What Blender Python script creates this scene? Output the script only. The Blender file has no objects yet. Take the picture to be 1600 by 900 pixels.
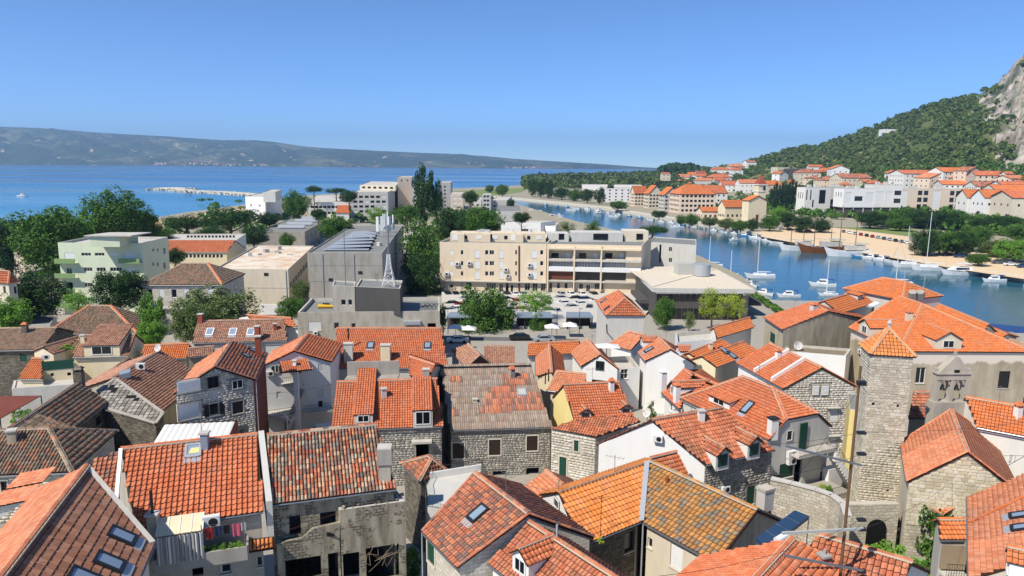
import bpy, bmesh, math, random
import numpy as np
from mathutils import Vector, Matrix
random.seed(7); np.random.seed(7)
scene = bpy.context.scene
COL = scene.collection
R = math.radians
# ------------------------------------------------------------------ camera
F = 1100.0                                   # focal length in photo pixels (1600 wide)
CAMZ = 38.0
PITCH, ROLL = R(9.9), 0.0087
CAM = Vector((0, 0, CAMZ))
CM = Matrix.Rotation(math.pi/2 - PITCH, 3, 'X') @ Matrix.Rotation(ROLL, 3, 'Z')
cd = bpy.data.cameras.new('camera'); cam = bpy.data.objects.new('camera', cd); COL.objects.link(cam)
cd.sensor_width = 36.0; cd.lens = F/1600*36.0; cd.clip_start = 0.5; cd.clip_end = 60000
cam.matrix_world = Matrix.Translation(CAM) @ CM.to_4x4()
scene.camera = cam
# ------------------------------------------------------------------ sky, sun, exposure
SUN_EL, SUN_AZ = R(50), R(43)                # sun high on the left, a little behind the camera
SUN_TO = Vector((-math.cos(SUN_EL)*math.cos(SUN_AZ), -math.cos(SUN_EL)*math.sin(SUN_AZ), math.sin(SUN_EL)))
sun_el = math.asin(SUN_TO.z); sun_az = math.atan2(SUN_TO.x, SUN_TO.y)
w = bpy.data.worlds.new('World'); scene.world = w; w.use_nodes = True
nt = w.node_tree; bg = nt.nodes['Background']
sky = nt.nodes.new('ShaderNodeTexSky'); sky.sky_type = 'NISHITA'; sky.sun_disc = False
sky.sun_elevation = sun_el; sky.sun_rotation = sun_az
sky.altitude = 5800; sky.air_density = 1.0; sky.dust_density = 0.0; sky.ozone_density = 6.0
hs_n = nt.nodes.new('ShaderNodeHueSaturation'); hs_n.inputs['Saturation'].default_value = 1.06; hs_n.inputs['Hue'].default_value = 0.5
nt.links.new(sky.outputs[0], hs_n.inputs['Color']); nt.links.new(hs_n.outputs[0], bg.inputs[0]); bg.inputs[1].default_value = 0.15
sl = bpy.data.lights.new('sun', 'SUN'); sun = bpy.data.objects.new('sun', sl); COL.objects.link(sun)
sl.energy = 4.4; sl.angle = R(0.5); sl.color = (1.0, 0.95, 0.87)
sun.rotation_euler = SUN_TO.to_track_quat('Z', 'Y').to_euler(); sun.location = (-60, -30, 120)
scene.view_settings.view_transform = 'Standard'; scene.view_settings.look = 'None'
scene.view_settings.exposure = 0.44; scene.view_settings.gamma = 1.0
scene.view_settings.use_curve_mapping = False
scene.render.engine = 'CYCLES'
scene.cycles.max_bounces = 6; scene.cycles.diffuse_bounces = 2; scene.cycles.glossy_bounces = 2
scene.cycles.transparent_max_bounces = 6; scene.cycles.volume_bounces = 0
scene.cycles.use_denoising = True

# ------------------------------------------------------------------ projection helpers: where a line of sight meets a height or a depth
def ray(x, y):
    return (CM @ Vector(((x-800)/F, (450-y)/F, -1.0)))
def P(x, y, z):
    d = ray(x, y); return CAM + d*((z-CAMZ)/d.z)
def PD(x, y, dep):
    d = ray(x, y); return CAM + d*(dep/d.y)
def hitplane(x, y, p0, n):
    d = ray(x, y); return CAM + d*((p0-CAM).dot(n)/d.dot(n))
def PG(x, y):
    z = 5.0
    for _ in range(12): z = ground(P(x, y, z).y)
    return P(x, y, z)
def ground(y):
    return float(np.interp(y, [0, 30, 60, 75, 100, 150, 190], [11, 8.5, 5, 3.6, 3.2, 2.8, 2]))

# ------------------------------------------------------------------ materials
def C(h):
    h = h.lstrip('#'); v = [int(h[i:i+2], 16)/255 for i in (0, 2, 4)]
    return tuple(c/12.92 if c <= .04045 else ((c+.055)/1.055)**2.4 for c in v) + (1.0,)
MATS = {}
class NT:
    def __init__(s, name, rough=.9, spec=.2):
        s.m = bpy.data.materials.new(name); s.m.use_nodes = True
        s.n = s.m.node_tree.nodes; s.l = s.m.node_tree.links
        s.b = s.n['Principled BSDF']; s.b.inputs['Roughness'].default_value = rough
        s.b.inputs['Specular IOR Level'].default_value = spec
    def add(s, t, **kw):
        n = s.n.new(t)
        for k, v in kw.items(): setattr(n, k, v)
        return n
    def link(s, a, b): s.l.new(a, b)
    def pos(s):
        g = s.add('ShaderNodeNewGeometry'); return g.outputs['Position'], g.outputs['Normal']
    def mapping(s, v, scale):
        m = s.add('ShaderNodeMapping'); m.inputs['Scale'].default_value = scale; s.link(v, m.inputs[0]); return m.outputs[0]
    def noise(s, v, scale, detail=4, rough=.6):
        n = s.add('ShaderNodeTexNoise'); n.inputs['Scale'].default_value = scale; n.inputs['Detail'].default_value = detail
        n.inputs['Roughness'].default_value = rough
        if v is not None: s.link(v, n.inputs['Vector'])
        return n.outputs['Fac']
    def ramp(s, f, stops, interp='LINEAR'):
        r = s.add('ShaderNodeValToRGB'); cr = r.color_ramp; cr.interpolation = interp
        while len(cr.elements) < len(stops): cr.elements.new(.5)
        for e, (p, c) in zip(cr.elements, stops): e.position = p; e.color = c if len(c) == 4 else (*c, 1)
        s.link(f, r.inputs[0]); return r.outputs[0]
    def mix(s, f, a, b, mode='MIX'):
        m = s.add('ShaderNodeMix', data_type='RGBA', blend_type=mode)
        for sock, v in ((m.inputs[0], f), (m.inputs[6], a), (m.inputs[7], b)):
            if hasattr(v, 'is_output'): s.link(v, sock)
            else: sock.default_value = v
        return m.outputs[2]
    def math(s, op, a, b=None):
        m = s.add('ShaderNodeMath', operation=op)
        for i, v in enumerate((a, b)):
            if v is None: continue
            if hasattr(v, 'is_output'): s.link(v, m.inputs[i])
            else: m.inputs[i].default_value = v
        return m.outputs[0]
    def bump(s, h, st=.3, dist=.05):
        b = s.add('ShaderNodeBump'); b.inputs['Strength'].default_value = st; b.inputs['Distance'].default_value = dist
        s.link(h, b.inputs['Height']); s.link(b.outputs[0], s.b.inputs['Normal'])
    def col(s, c):
        if hasattr(c, 'is_output'): s.link(c, s.b.inputs['Base Color'])
        else: s.b.inputs['Base Color'].default_value = c
        return s.m
    def wallcoord(s):
        p, n = s.pos()
        cr = s.add('ShaderNodeVectorMath', operation='CROSS_PRODUCT'); s.link(n, cr.inputs[0]); cr.inputs[1].default_value = (0, 0, 1)
        dt = s.add('ShaderNodeVectorMath', operation='DOT_PRODUCT'); s.link(cr.outputs[0], dt.inputs[0]); s.link(p, dt.inputs[1])
        sx = s.add('ShaderNodeSeparateXYZ'); s.link(p, sx.inputs[0])
        cb = s.add('ShaderNodeCombineXYZ'); s.link(dt.outputs['Value'], cb.inputs[0]); s.link(sx.outputs[2], cb.inputs[1])
        return cb.outputs[0], p
def scl(c, k): return (c[0]*k, c[1]*k, c[2]*k, 1)
def plaster(name, hexc, stain=.35, dark=.55, rough=.9):
    if name in MATS: return MATS[name]
    s = NT(name, rough); c = C(hexc); p, n = s.pos()
    a = s.noise(s.mapping(p, (.9, .9, .22)), 1.0, 5, .65); b = s.noise(p, 6.0, 4)
    f = s.ramp(a, [(.42, (0, 0, 0)), (.75, (stain, stain, stain))])
    base = s.mix(f, c, (c[0]*dark, c[1]*dark, c[2]*dark*.92, 1))
    base = s.mix(s.math('MULTIPLY', b, .22), base, scl(c, .7))
    s.bump(b, .15, .03); MATS[name] = s.col(base); return MATS[name]
def plain(name, hexc, rough=.6, spec=.3, metal=0.0, vary=.15):
    if name in MATS: return MATS[name]
    s = NT(name, rough, spec); c = C(hexc); s.b.inputs['Metallic'].default_value = metal
    p, n = s.pos(); f = s.noise(p, 3.0, 3)
    s.col(s.mix(s.math('MULTIPLY', f, vary*2), c, scl(c, .55))); MATS[name] = s.m; return s.m
def stonewall(name, c1, c2, mortar, bw=.45, bh=.24, bump=.6):
    if name in MATS: return MATS[name]
    s = NT(name, .95, .1); uv, p = s.wallcoord()
    nz = s.add('ShaderNodeTexNoise'); nz.inputs['Scale'].default_value = 1.4; s.link(uv, nz.inputs['Vector'])
    ad = s.add('ShaderNodeVectorMath', operation='MULTIPLY_ADD'); s.link(nz.outputs['Color'], ad.inputs[0]); ad.inputs[1].default_value = (.34, .3, 0); s.link(uv, ad.inputs[2])
    br = s.add('ShaderNodeTexBrick'); s.link(ad.outputs[0], br.inputs['Vector'])
    br.inputs['Color1'].default_value = C(c1); br.inputs['Color2'].default_value = C(c2); br.inputs['Mortar'].default_value = C(mortar)
    br.inputs['Scale'].default_value = 1.0; br.inputs['Brick Width'].default_value = bw; br.inputs['Row Height'].default_value = bh
    br.inputs['Mortar Size'].default_value = .022; br.inputs['Mortar Smooth'].default_value = .3; br.offset = .45
    big = s.noise(p, .5, 4); fine = s.noise(p, 9.0, 4)
    c = s.mix(s.ramp(big, [(.45, (0, 0, 0)), (.72, (.45, .45, .45))]), br.outputs['Color'], scl(C(c2), .45))
    c = s.mix(s.math('MULTIPLY', fine, .3), c, scl(C(c1), .6))
    h = s.math('SUBTRACT', fine, s.math('MULTIPLY', br.outputs['Fac'], 1.2))
    s.bump(h, bump, .05); MATS[name] = s.col(c); return s.m
def blockstone(name, cols):
    if name in MATS: return MATS[name]
    s = NT(name, .95, .1); p, n = s.pos()
    g = s.add('ShaderNodeNewGeometry'); o = s.add('ShaderNodeObjectInfo')
    f = s.math('FRACT', s.math('ADD', g.outputs['Random Per Island'], o.outputs['Random']))
    c = s.ramp(f, [(i/(len(cols)-1), C(k)) for i, k in enumerate(cols)])
    fn = s.noise(p, 7.0, 4); bg_ = s.noise(p, .45, 3)
    c = s.mix(s.math('MULTIPLY', fn, .3), c, scl(C(cols[0]), .5))
    c = s.mix(s.ramp(bg_, [(.45, (0, 0, 0)), (.75, (.5, .5, .5))]), c, scl(C(cols[0]), .55))
    s.bump(fn, .5, .04); MATS[name] = s.col(c); return s.m
def tilemat(name, cols, moss=.0, mosscol='3c3a2c', mscale=1.6, rough=.85, grime=.25):
    if name in MATS: return MATS[name]
    s = NT(name, rough, .2); p, n = s.pos()
    g = s.add('ShaderNodeNewGeometry'); o = s.add('ShaderNodeObjectInfo')
    f = s.math('FRACT', s.math('ADD', g.outputs['Random Per Island'], o.outputs['Random']))
    k = len(cols); c = s.ramp(f, [(i/k, C(h)) for i, h in enumerate(cols)], 'CONSTANT')
    fn = s.noise(p, 5.0, 4); bg_ = s.noise(p, mscale, 5, .7)
    c = s.mix(s.math('MULTIPLY', fn, grime*2), c, s.mix(.5, c, (.08, .04, .025, 1)))
    wz = s.noise(p, .55, 5, .7); w2 = s.noise(s.mapping(p, (2.2, .5, .5)), 1.0, 4)
    c = s.mix(s.ramp(wz, [(.45, (0,)*3), (.7, (.5,)*3)]), c, s.mix(.6, c, (.22, .15, .11, 1)))
    c = s.mix(s.ramp(w2, [(.5, (0,)*3), (.72, (.35,)*3)]), c, s.mix(.5, c, (.62, .48, .38, 1)))
    if moss > 0:
        m = s.ramp(bg_, [(.62-moss*.3, (0, 0, 0)), (.75-moss*.2, (.9, .9, .9))])
        c = s.mix(s.math('MULTIPLY', m, s.ramp(fn, [(.3, (.35,)*3), (.6, (1,)*3)])), c, C(mosscol))
    s.bump(fn, .25, .02); MATS[name] = s.col(c); return s.m
def glassy(name, hexc, rough=.12, spec=.6):
    if name in MATS: return MATS[name]
    s = NT(name, rough, spec); MATS[name] = s.col(C(hexc)); return s.m
def leafmat(name, c1, c2, c3=None, ns=.55, nk=.8):
    if name in MATS: return MATS[name]
    s = NT(name, .7, .15); g = s.add('ShaderNodeNewGeometry'); p = g.outputs['Position']; o = s.add('ShaderNodeObjectInfo')
    f = s.math('FRACT', s.math('ADD', g.outputs['Random Per Island'], o.outputs['Random']))
    n = s.noise(p, ns, 3)
    c = s.mix(f, C(c1), C(c2)); c = s.mix(s.ramp(n, [(.36, (0,)*3), (.62, (nk,)*3)]), c, C(c3 or c1))
    s.col(c); tr = s.add('ShaderNodeBsdfTranslucent'); s.link(c, tr.inputs[0])
    ms = s.add('ShaderNodeMixShader'); ms.inputs[0].default_value = .16
    s.link(s.b.outputs[0], ms.inputs[1]); s.link(tr.outputs[0], ms.inputs[2]); s.link(ms.outputs[0], s.n['Material Output'].inputs[0])
    MATS[name] = s.m; return s.m

# walls
plaster('white', 'e4e0d6', .25); plaster('whiteclean', 'eae7e0', .15); plaster('cream', 'e2d3b0', .3); plaster('beige', 'd8cbb2', .3)
plaster('yellow', 'ecd68e', .3); plaster('palegrey', 'c9c5bb', .35); plaster('greyplaster', 'b7ae9d', .8, .5); plaster('concrete', 'a8a195', .7, .55)
plaster('oldplaster', 'bdb197', .95, .45); plaster('palegreen', 'd3d9ba', .2); plaster('green2', '869f68', .2); plaster('darkgrey', '55524e', .4)
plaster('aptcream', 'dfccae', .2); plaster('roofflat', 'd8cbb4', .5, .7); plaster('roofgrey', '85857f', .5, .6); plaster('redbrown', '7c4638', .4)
plaster('slab', 'c4beb2', .5); plaster('paving', 'a59e91', .5, .7); plaster('carpark', 'c4beb2', .4, .75); plaster('asphalt', '6d6b68', .4); plaster('dirt', '8a7d68', .8)
plaster('sand', 'dec29b', .4, .75); plaster('rockpale', 'd0c7b4', .5, .6); plaster('salmonwall', 'e2cdb4', .2)
stonewall('stonegrey', 'b8b2a5', '928c80', '7d776c'); stonewall('stonelight', 'd2c8b4', 'b3a891', '9a9080', .5, .27)
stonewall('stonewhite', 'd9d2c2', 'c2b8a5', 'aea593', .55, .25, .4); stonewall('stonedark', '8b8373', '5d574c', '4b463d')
blockstone('blk_tower', ['b8ad96', 'd0c5ad', 'dcd2bc', 'c0b59e', 'e4dbc8', 'b5aa94']); blockstone('blk_grey', ['8a857a', 'ada79a', 'bcb6aa', '9c968a', 'c8c2b5'])
blockstone('blk_white', ['c6bba6', 'dbd2c0', 'e6dfd0', 'd0c6b3', 'e9e3d7']); blockstone('blk_chapel', ['c4b596', 'dfd2b4', 'e9dec6', 'd0c19f', 'ece3d0'])
plaster('mortar', 'b9ae98', .5, .6); plaster('mortargrey', '7f796d', .5, .6)
def ruinwall():
    s = NT('ruinwall', .95, .1); uv, p = s.wallcoord()
    br = s.add('ShaderNodeTexBrick'); s.link(uv, br.inputs['Vector']); br.inputs['Color1'].default_value = C('9a9282'); br.inputs['Color2'].default_value = C('746c5e'); br.inputs['Mortar'].default_value = C('57503f')
    br.inputs['Scale'].default_value = 1.0; br.inputs['Brick Width'].default_value = .42; br.inputs['Row Height'].default_value = .2; br.inputs['Mortar Size'].default_value = .03
    m = s.noise(p, 1.1, 6, .7); st = s.noise(s.mapping(p, (1.6, 1.6, .3)), 1.0, 5); fn = s.noise(p, 12, 4)
    pl = s.mix(s.ramp(st, [(.35, (0,)*3), (.68, (1,)*3)]), C('b3a992'), C('6f6756')); pl = s.mix(s.math('MULTIPLY', fn, .4), pl, C('857c6a'))
    k = s.ramp(m, [(.52, (0,)*3), (.55, (1,)*3)]); c = s.mix(k, pl, br.outputs['Color'])
    s.bump(s.math('SUBTRACT', s.math('MULTIPLY', fn, .4), s.math('MULTIPLY', k, .8)), .8, .08); MATS['ruinwall'] = s.col(c)
ruinwall()
def stainband():
    s = NT('stainband', .95, .1); p, n = s.pos(); sx = s.add('ShaderNodeSeparateXYZ'); s.link(p, sx.inputs[0]); a = s.noise(s.mapping(p, (.5, .5, .2)), 1.0, 5); b = s.noise(p, 4, 4)
    f = s.math('SUBTRACT', s.math('ADD', sx.outputs[2], s.math('MULTIPLY', a, -2.2)), 9.6); k = s.ramp(f, [(.0, (1,)*3), (.35, (0,)*3)])
    c = s.mix(k, C('ddd0bf'), s.mix(s.ramp(a, [(.35, (0,)*3), (.65, (1,)*3)]), C('bbae96'), C('978a72'))); c = s.mix(s.math('MULTIPLY', b, .3), c, C('b3a690')); s.bump(b, .3, .03); MATS['stainband'] = s.col(c)
stainband()
# tiles
tilemat('t_red', ['cd734a', 'd37a50', 'c86d45', 'd68055', 'ca7048'], .0, grime=.18)
tilemat('t_orange', ['d97a42', 'de8149', 'd4743d', 'dc7e46'], .0, grime=.15)
tilemat('t_salmon', ['d18058', 'd88a62', 'cc7a53', 'dc9068'], .0, grime=.12)
tilemat('t_brownflat', ['ab7458', 'b57d5f', '9d6950', 'bc8465', 'a77053'], .25, '554034', 3.0)
tilemat('t_oldmix', ['b5654a', 'c87c58', '8c6552', 'd0a884', '9c8975', 'a85a42', '74665a', 'd08a62', 'bda68b', '8a8074'], .25, '524b40', 2.5)
tilemat('t_dark', ['82705d', '937e68', '70604f', 'a68468', '978874', '796958', 'bc7b5a'], .25, '51483b', 2.0)
tilemat('t_brown', ['b07f67', 'bc8a70', 'a0745e', 'c19376', 'a97b65'], .1, '634f3f', 1.5)
tilemat('t_brownold', ['9f8870', 'ae957a', '907b65', 'b89c7f', 'be8c6c'], .2, '675a49', 1.5)
tilemat('t_patch', ['bd7254', 'ca7c5a', '92685a', 'c47a5a', '836658', 'd0875f', 'b86a4c'], .25, '665448', 3.0)
tilemat('t_ochre', ['b9824a', 'c48c50', 'ac804f', '96866a', 'cc924e', 'b67e42', '877c6c'], .35, '75705c', 1.8)
tilemat('t_bright', ['dd8844', 'e3914c', 'd88040', 'e08c50', 'd07e40'], .05, 'b07048', grime=.12)
tilemat('t_mossred', ['c47250', 'ce7c58', 'ba6a48', 'd4855e'], .42, '66543f', .9)
tilemat('t_fibre', ['9a8b7c', 'a29383', '928373', 'ab9c8a', 'a88a76'], .4, '7a6c60', .8)
tilemat('t_stone', ['8f8b80', 'a39e92', '7d796e', 'b3aea2', '98938a'], .2, '5b574d', 2.0)
def rustroof():
    s = NT('roofrust', .9, .1); p, n = s.pos(); a = s.noise(p, .18, 6, .7); b = s.noise(p, 2.0, 4); c = s.mix(s.ramp(a, [(.45, (0,)*3), (.62, (.75,)*3)]), C('e0d4c0'), C('c39a74')); MATS['roofrust'] = s.col(s.mix(s.math('MULTIPLY', b, .25), c, C('a89880')))
rustroof()
plain('metalwhite', 'dad9d2', .5); plain('undertile_shade', '3a241b', .95); plain('underdark', '2f2a24', .95); plaster('capmortar', 'c9b9a0', .4)  # layer under the tiles: shade of the gaps put into its dark colour
# fittings
glassy('glass', '10171c'); glassy('glass_skytint', '8796a4', .08, .8); plain('framewhite', 'e6e4de', .5); plain('framestone', 'cfc6b4', .9)  # the pale skylight glass has the sky's reflection put into its colour
plain('shutgreen', '1f4a3a', .6); plain('shutdark', '3a2c26', .7); plain('shutwhite', 'e4e2dc', .6); plain('shutbrown', '6b3f2a', .7); plain('shutgrey', 'b9b7ae', .7)
plain('metalgrey', '8d9092', .4, .5, .6); plain('metaldark', '2c2f31', .5, .4, .3); plain('acwhite', 'dcdad4', .5); plain('wood', '6b5138', .8); plain('pole', '9c8a70', .9)
plain('brick', '9a4f3a', .9); plain('black', '131313', .6); plain('zinc', 'b4b7b8', .45, .5, .3); plain('bluegrey', '8f9ba6', .5, .4, .2)
plain('red', '9c2a24', .5); plain('navy', '26324d', .6); plain('pink', 'c25a6a', .7); plain('bluepanel', '2e4560', .25, .6); plain('yellowc', 'd8a92c', .6)
plain('woodboat', '7a4a28', .5); plain('boatwhite', 'e8e8e4', .35, .4); plain('boatblue', '3f7fb0', .5); plain('tarp', '2c4f86', .7); plain('rubber', '161616', .8)
leafmat('leaf', '496c2b', '678c39', '395720'); leafmat('leafbright', '6d9a35', '89b145', '527b2b'); leafmat('leafdark', '314c26', '486631', '263f1d')
leafmat('leafolive', '61733e', '7d8c51', '4b5c2e'); leafmat('leafpine', '325021', '496c2b', '253e1a'); leafmat('leafcypress', '253d26', '34512d', '1c301c')
leafmat('leafwood', '56692f', '78884a', '35491f', .1, .95); leafmat('leafyellow', '98ab39', 'b6c04c', '728b30')

# ------------------------------------------------------------------ mesh building
class MB:
    def __init__(s): s.v = []; s.f = []; s.mi = []; s.cur = 0
    def add(s, vs, fs):
        o = len(s.v); s.v += [tuple(v) for v in vs]; s.f += [tuple(i+o for i in f) for f in fs]; s.mi += [s.cur]*len(fs); return s
    def quad(s, a, b, c, d): return s.add([a, b, c, d], [(0, 1, 2, 3)])
    def poly(s, pts): return s.add(pts, [tuple(range(len(pts)))])
    def obox(s, c, X, Y, Z):      # centre and three half-axes
        c = Vector(c); vs = [c+X*i+Y*j+Z*k for k in (-1, 1) for j in (-1, 1) for i in (-1, 1)]
        return s.add(vs, [(0, 2, 3, 1), (4, 5, 7, 6), (0, 1, 5, 4), (2, 6, 7, 3), (0, 4, 6, 2), (1, 3, 7, 5)])
    def box(s, x0, y0, z0, x1, y1, z1):
        return s.obox(((x0+x1)/2, (y0+y1)/2, (z0+z1)/2), Vector(((x1-x0)/2, 0, 0)), Vector((0, (y1-y0)/2, 0)), Vector((0, 0, (z1-z0)/2)))
    def rbox(s, c, w_, d_, h, rz=0):   # base centre, size, turn
        cx, sx = math.cos(rz), math.sin(rz); c = Vector(c)
        return s.obox(c+Vector((0, 0, h/2)), Vector((cx, sx, 0))*w_/2, Vector((-sx, cx, 0))*d_/2, Vector((0, 0, h/2)))
    def prism(s, pts, off):       # polygon swept by an offset
        n = len(pts); off = Vector(off); pts = [Vector(p) for p in pts]
        vs = pts+[p+off for p in pts]
        return s.add(vs, [tuple(range(n))[::-1], tuple(range(n, 2*n))]+[(i, (i+1) % n, n+(i+1) % n, n+i) for i in range(n)])
    def tube(s, a, b, r, n=6, r2=None):
        a = Vector(a); b = Vector(b); d = (b-a).normalized(); r2 = r if r2 is None else r2
        u = d.orthogonal().normalized(); v = d.cross(u); vs = []
        for p, q in ((a, r), (b, r2)):
            vs += [p+(u*math.cos(2*math.pi*i/n)+v*math.sin(2*math.pi*i/n))*q for i in range(n)]
        return s.add(vs, [(i, (i+1) % n, n+(i+1) % n, n+i) for i in range(n)]+[tuple(range(n))[::-1], tuple(range(n, 2*n))])
    def path(s, pts, r, n=5):
        for a, b in zip(pts[:-1], pts[1:]): s.tube(a, b, r, n)
        return s
    def build(s, name, mat, parent=None, fix=True):
        me = bpy.data.meshes.new(name); off = parent_loc(parent)
        me.from_pydata([(v[0]-off[0], v[1]-off[1], v[2]-off[2]) for v in s.v], [], s.f)
        mats = mat if isinstance(mat, (list, tuple)) else [mat]
        for m in mats: me.materials.append(MATS[m] if isinstance(m, str) else m)
        if len(mats) > 1: me.polygons.foreach_set('material_index', s.mi)
        if fix:
            bm = bmesh.new(); bm.from_mesh(me); bmesh.ops.recalc_face_normals(bm, faces=bm.faces); bm.to_mesh(me); bm.free()
        me.update(); return link(name, me, parent)
WLOC = {}
def parent_loc(p):
    return WLOC.get(p.name, Vector((0, 0, 0))) if p is not None else Vector((0, 0, 0))
def link(name, me, parent=None, loc=None):
    o = bpy.data.objects.new(name, me); COL.objects.link(o)
    if parent is not None: o.parent = parent
    if loc is not None: o.location = loc
    WLOC[o.name] = parent_loc(parent) + (Vector(loc) if loc is not None else Vector((0, 0, 0)))
    return o
def tag(o, label, cat, group=None):
    o['label'] = label; o['category'] = cat
    if group: o['group'] = group
    return o
def thing(name, label, cat, loc, group=None, rz=0):
    o = link(name, None, None, loc); o.rotation_euler = (0, 0, rz); return tag(o, label, cat, group)
def struct(name, mb, mat, fix=True):
    o = mb.build(name, mat, None, fix); o['kind'] = 'structure'; return o
def np_obj(name, verts, faces, mat, parent=None, smooth=False):
    me = bpy.data.meshes.new(name); off = np.array(parent_loc(parent)); verts = np.asarray(verts, dtype=np.float32)-off.astype(np.float32)
    faces = np.asarray(faces, dtype=np.int32); n, k = faces.shape
    me.vertices.add(len(verts)); me.vertices.foreach_set('co', verts.ravel())
    me.loops.add(n*k); me.loops.foreach_set('vertex_index', faces.ravel())
    me.polygons.add(n); me.polygons.foreach_set('loop_start', np.arange(0, n*k, k, dtype=np.int32))
    if smooth: me.polygons.foreach_set('use_smooth', np.ones(n, dtype=bool))
    me.materials.append(MATS[mat] if isinstance(mat, str) else mat); me.update(calc_edges=True); me.validate()
    return link(name, me, parent)

# ------------------------------------------------------------------ roof tiles
PROF = {
 'roman': [(.05, .012), (.12, 0), (.5, 0), (.62, .05), (.78, .085), (.92, .05), (.97, .0)],
 'barrel': [(.1, -.02), (.17, .055), (.32, .1), (.5, .115), (.68, .1), (.83, .055), (.9, -.02)],
 'cheap': [(.06, .0), (.4, .0), (.7, .08), (.96, .0)],
 'flat': [(.03, 0), (.08, .022), (.5, .012), (.92, .022), (.97, 0)],
 'corr': [(0, 0), (.25, .05), (.5, .07), (.75, .05), (1.0, 0)],
 'slabs': [(.03, 0), (.1, .05), (.5, .06), (.9, .05), (.97, 0)],
}
_tm = {}
def tile_geo(style, w_, L):
    pr = PROF[style]; k = len(pr); hs = w_/.28 if style in ('roman', 'barrel', 'cheap') else 1.0
    lift = {'roman': .045, 'barrel': .04, 'cheap': .05, 'flat': .04, 'corr': .02, 'slabs': .05}[style]
    v = [((x-.5)*w_, -L*.5, h*hs+lift) for x, h in pr]+[((x-.5)*w_, L*({'corr': .56, 'barrel': .5, 'slabs': .5}.get(style, .43)), h*hs+.004) for x, h in pr]+[((x-.5)*w_, -L*.5, h*hs+lift-.035) for x, h in pr]
    f = [(i, i+1, k+i+1, k+i) for i in range(k-1)]+[(2*k+i, 2*k+i+1, i+1, i) for i in range(k-1)]
    return np.array(v, dtype=np.float32), np.array(f, dtype=np.int32)
def inside(pu, pv, poly):
    c = np.zeros(len(pu), bool); n = len(poly)
    for i in range(n):
        x1, y1 = poly[i]; x2, y2 = poly[(i+1) % n]
        if abs(y1-y2) < 1e-9: continue
        t = ((y1 > pv) != (y2 > pv)) & (pu < (x2-x1)*(pv-y1)/(y2-y1)+x1); c ^= t
    return c
def tiles(parent, poly, style, mat, w_=.3, L=.36, nobj=0, jit=0.0, lift=.05, under='undertile_shade', thick=.14, pname='roof', udir=None, holes=()):
    """a roof slope: a slab with the tiles laid on it; nobj of them, nearest first, are single objects"""
    poly = [Vector(p) for p in poly]
    N = Vector((0, 0, 0))
    for i in range(len(poly)):
        a, b = poly[i], poly[(i+1) % len(poly)]; N += (a-poly[0]).cross(b-poly[0])
    N.normalize()
    if N.z < 0: N = -N
    U = Vector((0, 0, 1)).cross(N)
    U = U.normalized() if U.length > 1e-4 else Vector((1, 0, 0))
    if udir is not None: U = (udir-N*udir.dot(N)).normalized()
    V = N.cross(U)
    if V.z < 0: V = -V; U = -U
    o = poly[0]; q = [((p-o).dot(U), (p-o).dot(V)) for p in poly]
    slab = MB().prism([p-N*.02 for p in poly], -N*thick).build(pname, under, parent)
    us = [a for a, b in q]; vs = [b for a, b in q]
    gu, gv = np.meshgrid(np.arange(min(us)+w_*.5-w_*.02, max(us)+w_*.45, w_), np.arange(min(vs)+L*.5, max(vs)+L*.3, L))
    gu = gu.ravel(); gv = gv.ravel(); k = inside(gu, gv, q)
    for hp in holes:
        hq = [((Vector(p)-o).dot(U), (Vector(p)-o).dot(V)) for p in hp]; k &= ~inside(gu, gv, hq)
    gu, gv = gu[k], gv[k]; n = len(gu)
    if n == 0: return slab
    M = np.array([list(U), list(V), list(N)], dtype=np.float32)
    cen = np.array(o)[None]+gu[:, None]*np.array(U)[None]+gv[:, None]*np.array(V)[None]
    cen = cen+np.array(N)[None]*(np.random.rand(n, 1)*jit*.03-.015)
    ang = (np.random.rand(n)-.5)*jit*.12
    order = np.argsort(((cen-np.array(CAM))**2).sum(1)); cen = cen[order]; ang = ang[order]
    tv, tf = tile_geo(style, w_, L)
    if nobj:
        key = (style, round(w_, 3), round(L, 3), mat)
        if key not in _tm:
            me = bpy.data.meshes.new('roof_tile'); me.from_pydata(tv.tolist(), [], tf.tolist()); me.materials.append(MATS[mat]); _tm[key] = me
        m = min(nobj, n); off = parent_loc(slab)
        B = Matrix((U, V, N)).transposed()
        for i in range(m):
            t = bpy.data.objects.new('roof_tile', _tm[key]); COL.objects.link(t); t.parent = slab
            t.matrix_basis = Matrix.Translation(Vector(cen[i])-off) @ (B @ Matrix.Rotation(ang[i], 3, 'Z')).to_4x4()
        cen, ang = cen[m:], ang[m:]; n -= m
    if n > 0:
        c, s_ = np.cos(ang)[:, None], np.sin(ang)[:, None]
        x = tv[None, :, 0]*c-tv[None, :, 1]*s_; y = tv[None, :, 0]*s_+tv[None, :, 1]*c; z = np.repeat(tv[None, :, 2], n, 0)
        W = x[..., None]*M[0]+y[..., None]*M[1]+z[..., None]*M[2]+cen[:, None, :]
        Fc = tf[None]+(np.arange(n)*len(tv))[:, None, None]
        t = np_obj('roof_tiles', W.reshape(-1, 3), Fc.reshape(-1, 4), mat, slab); t['kind'] = 'stuff'
    return slab
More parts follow.
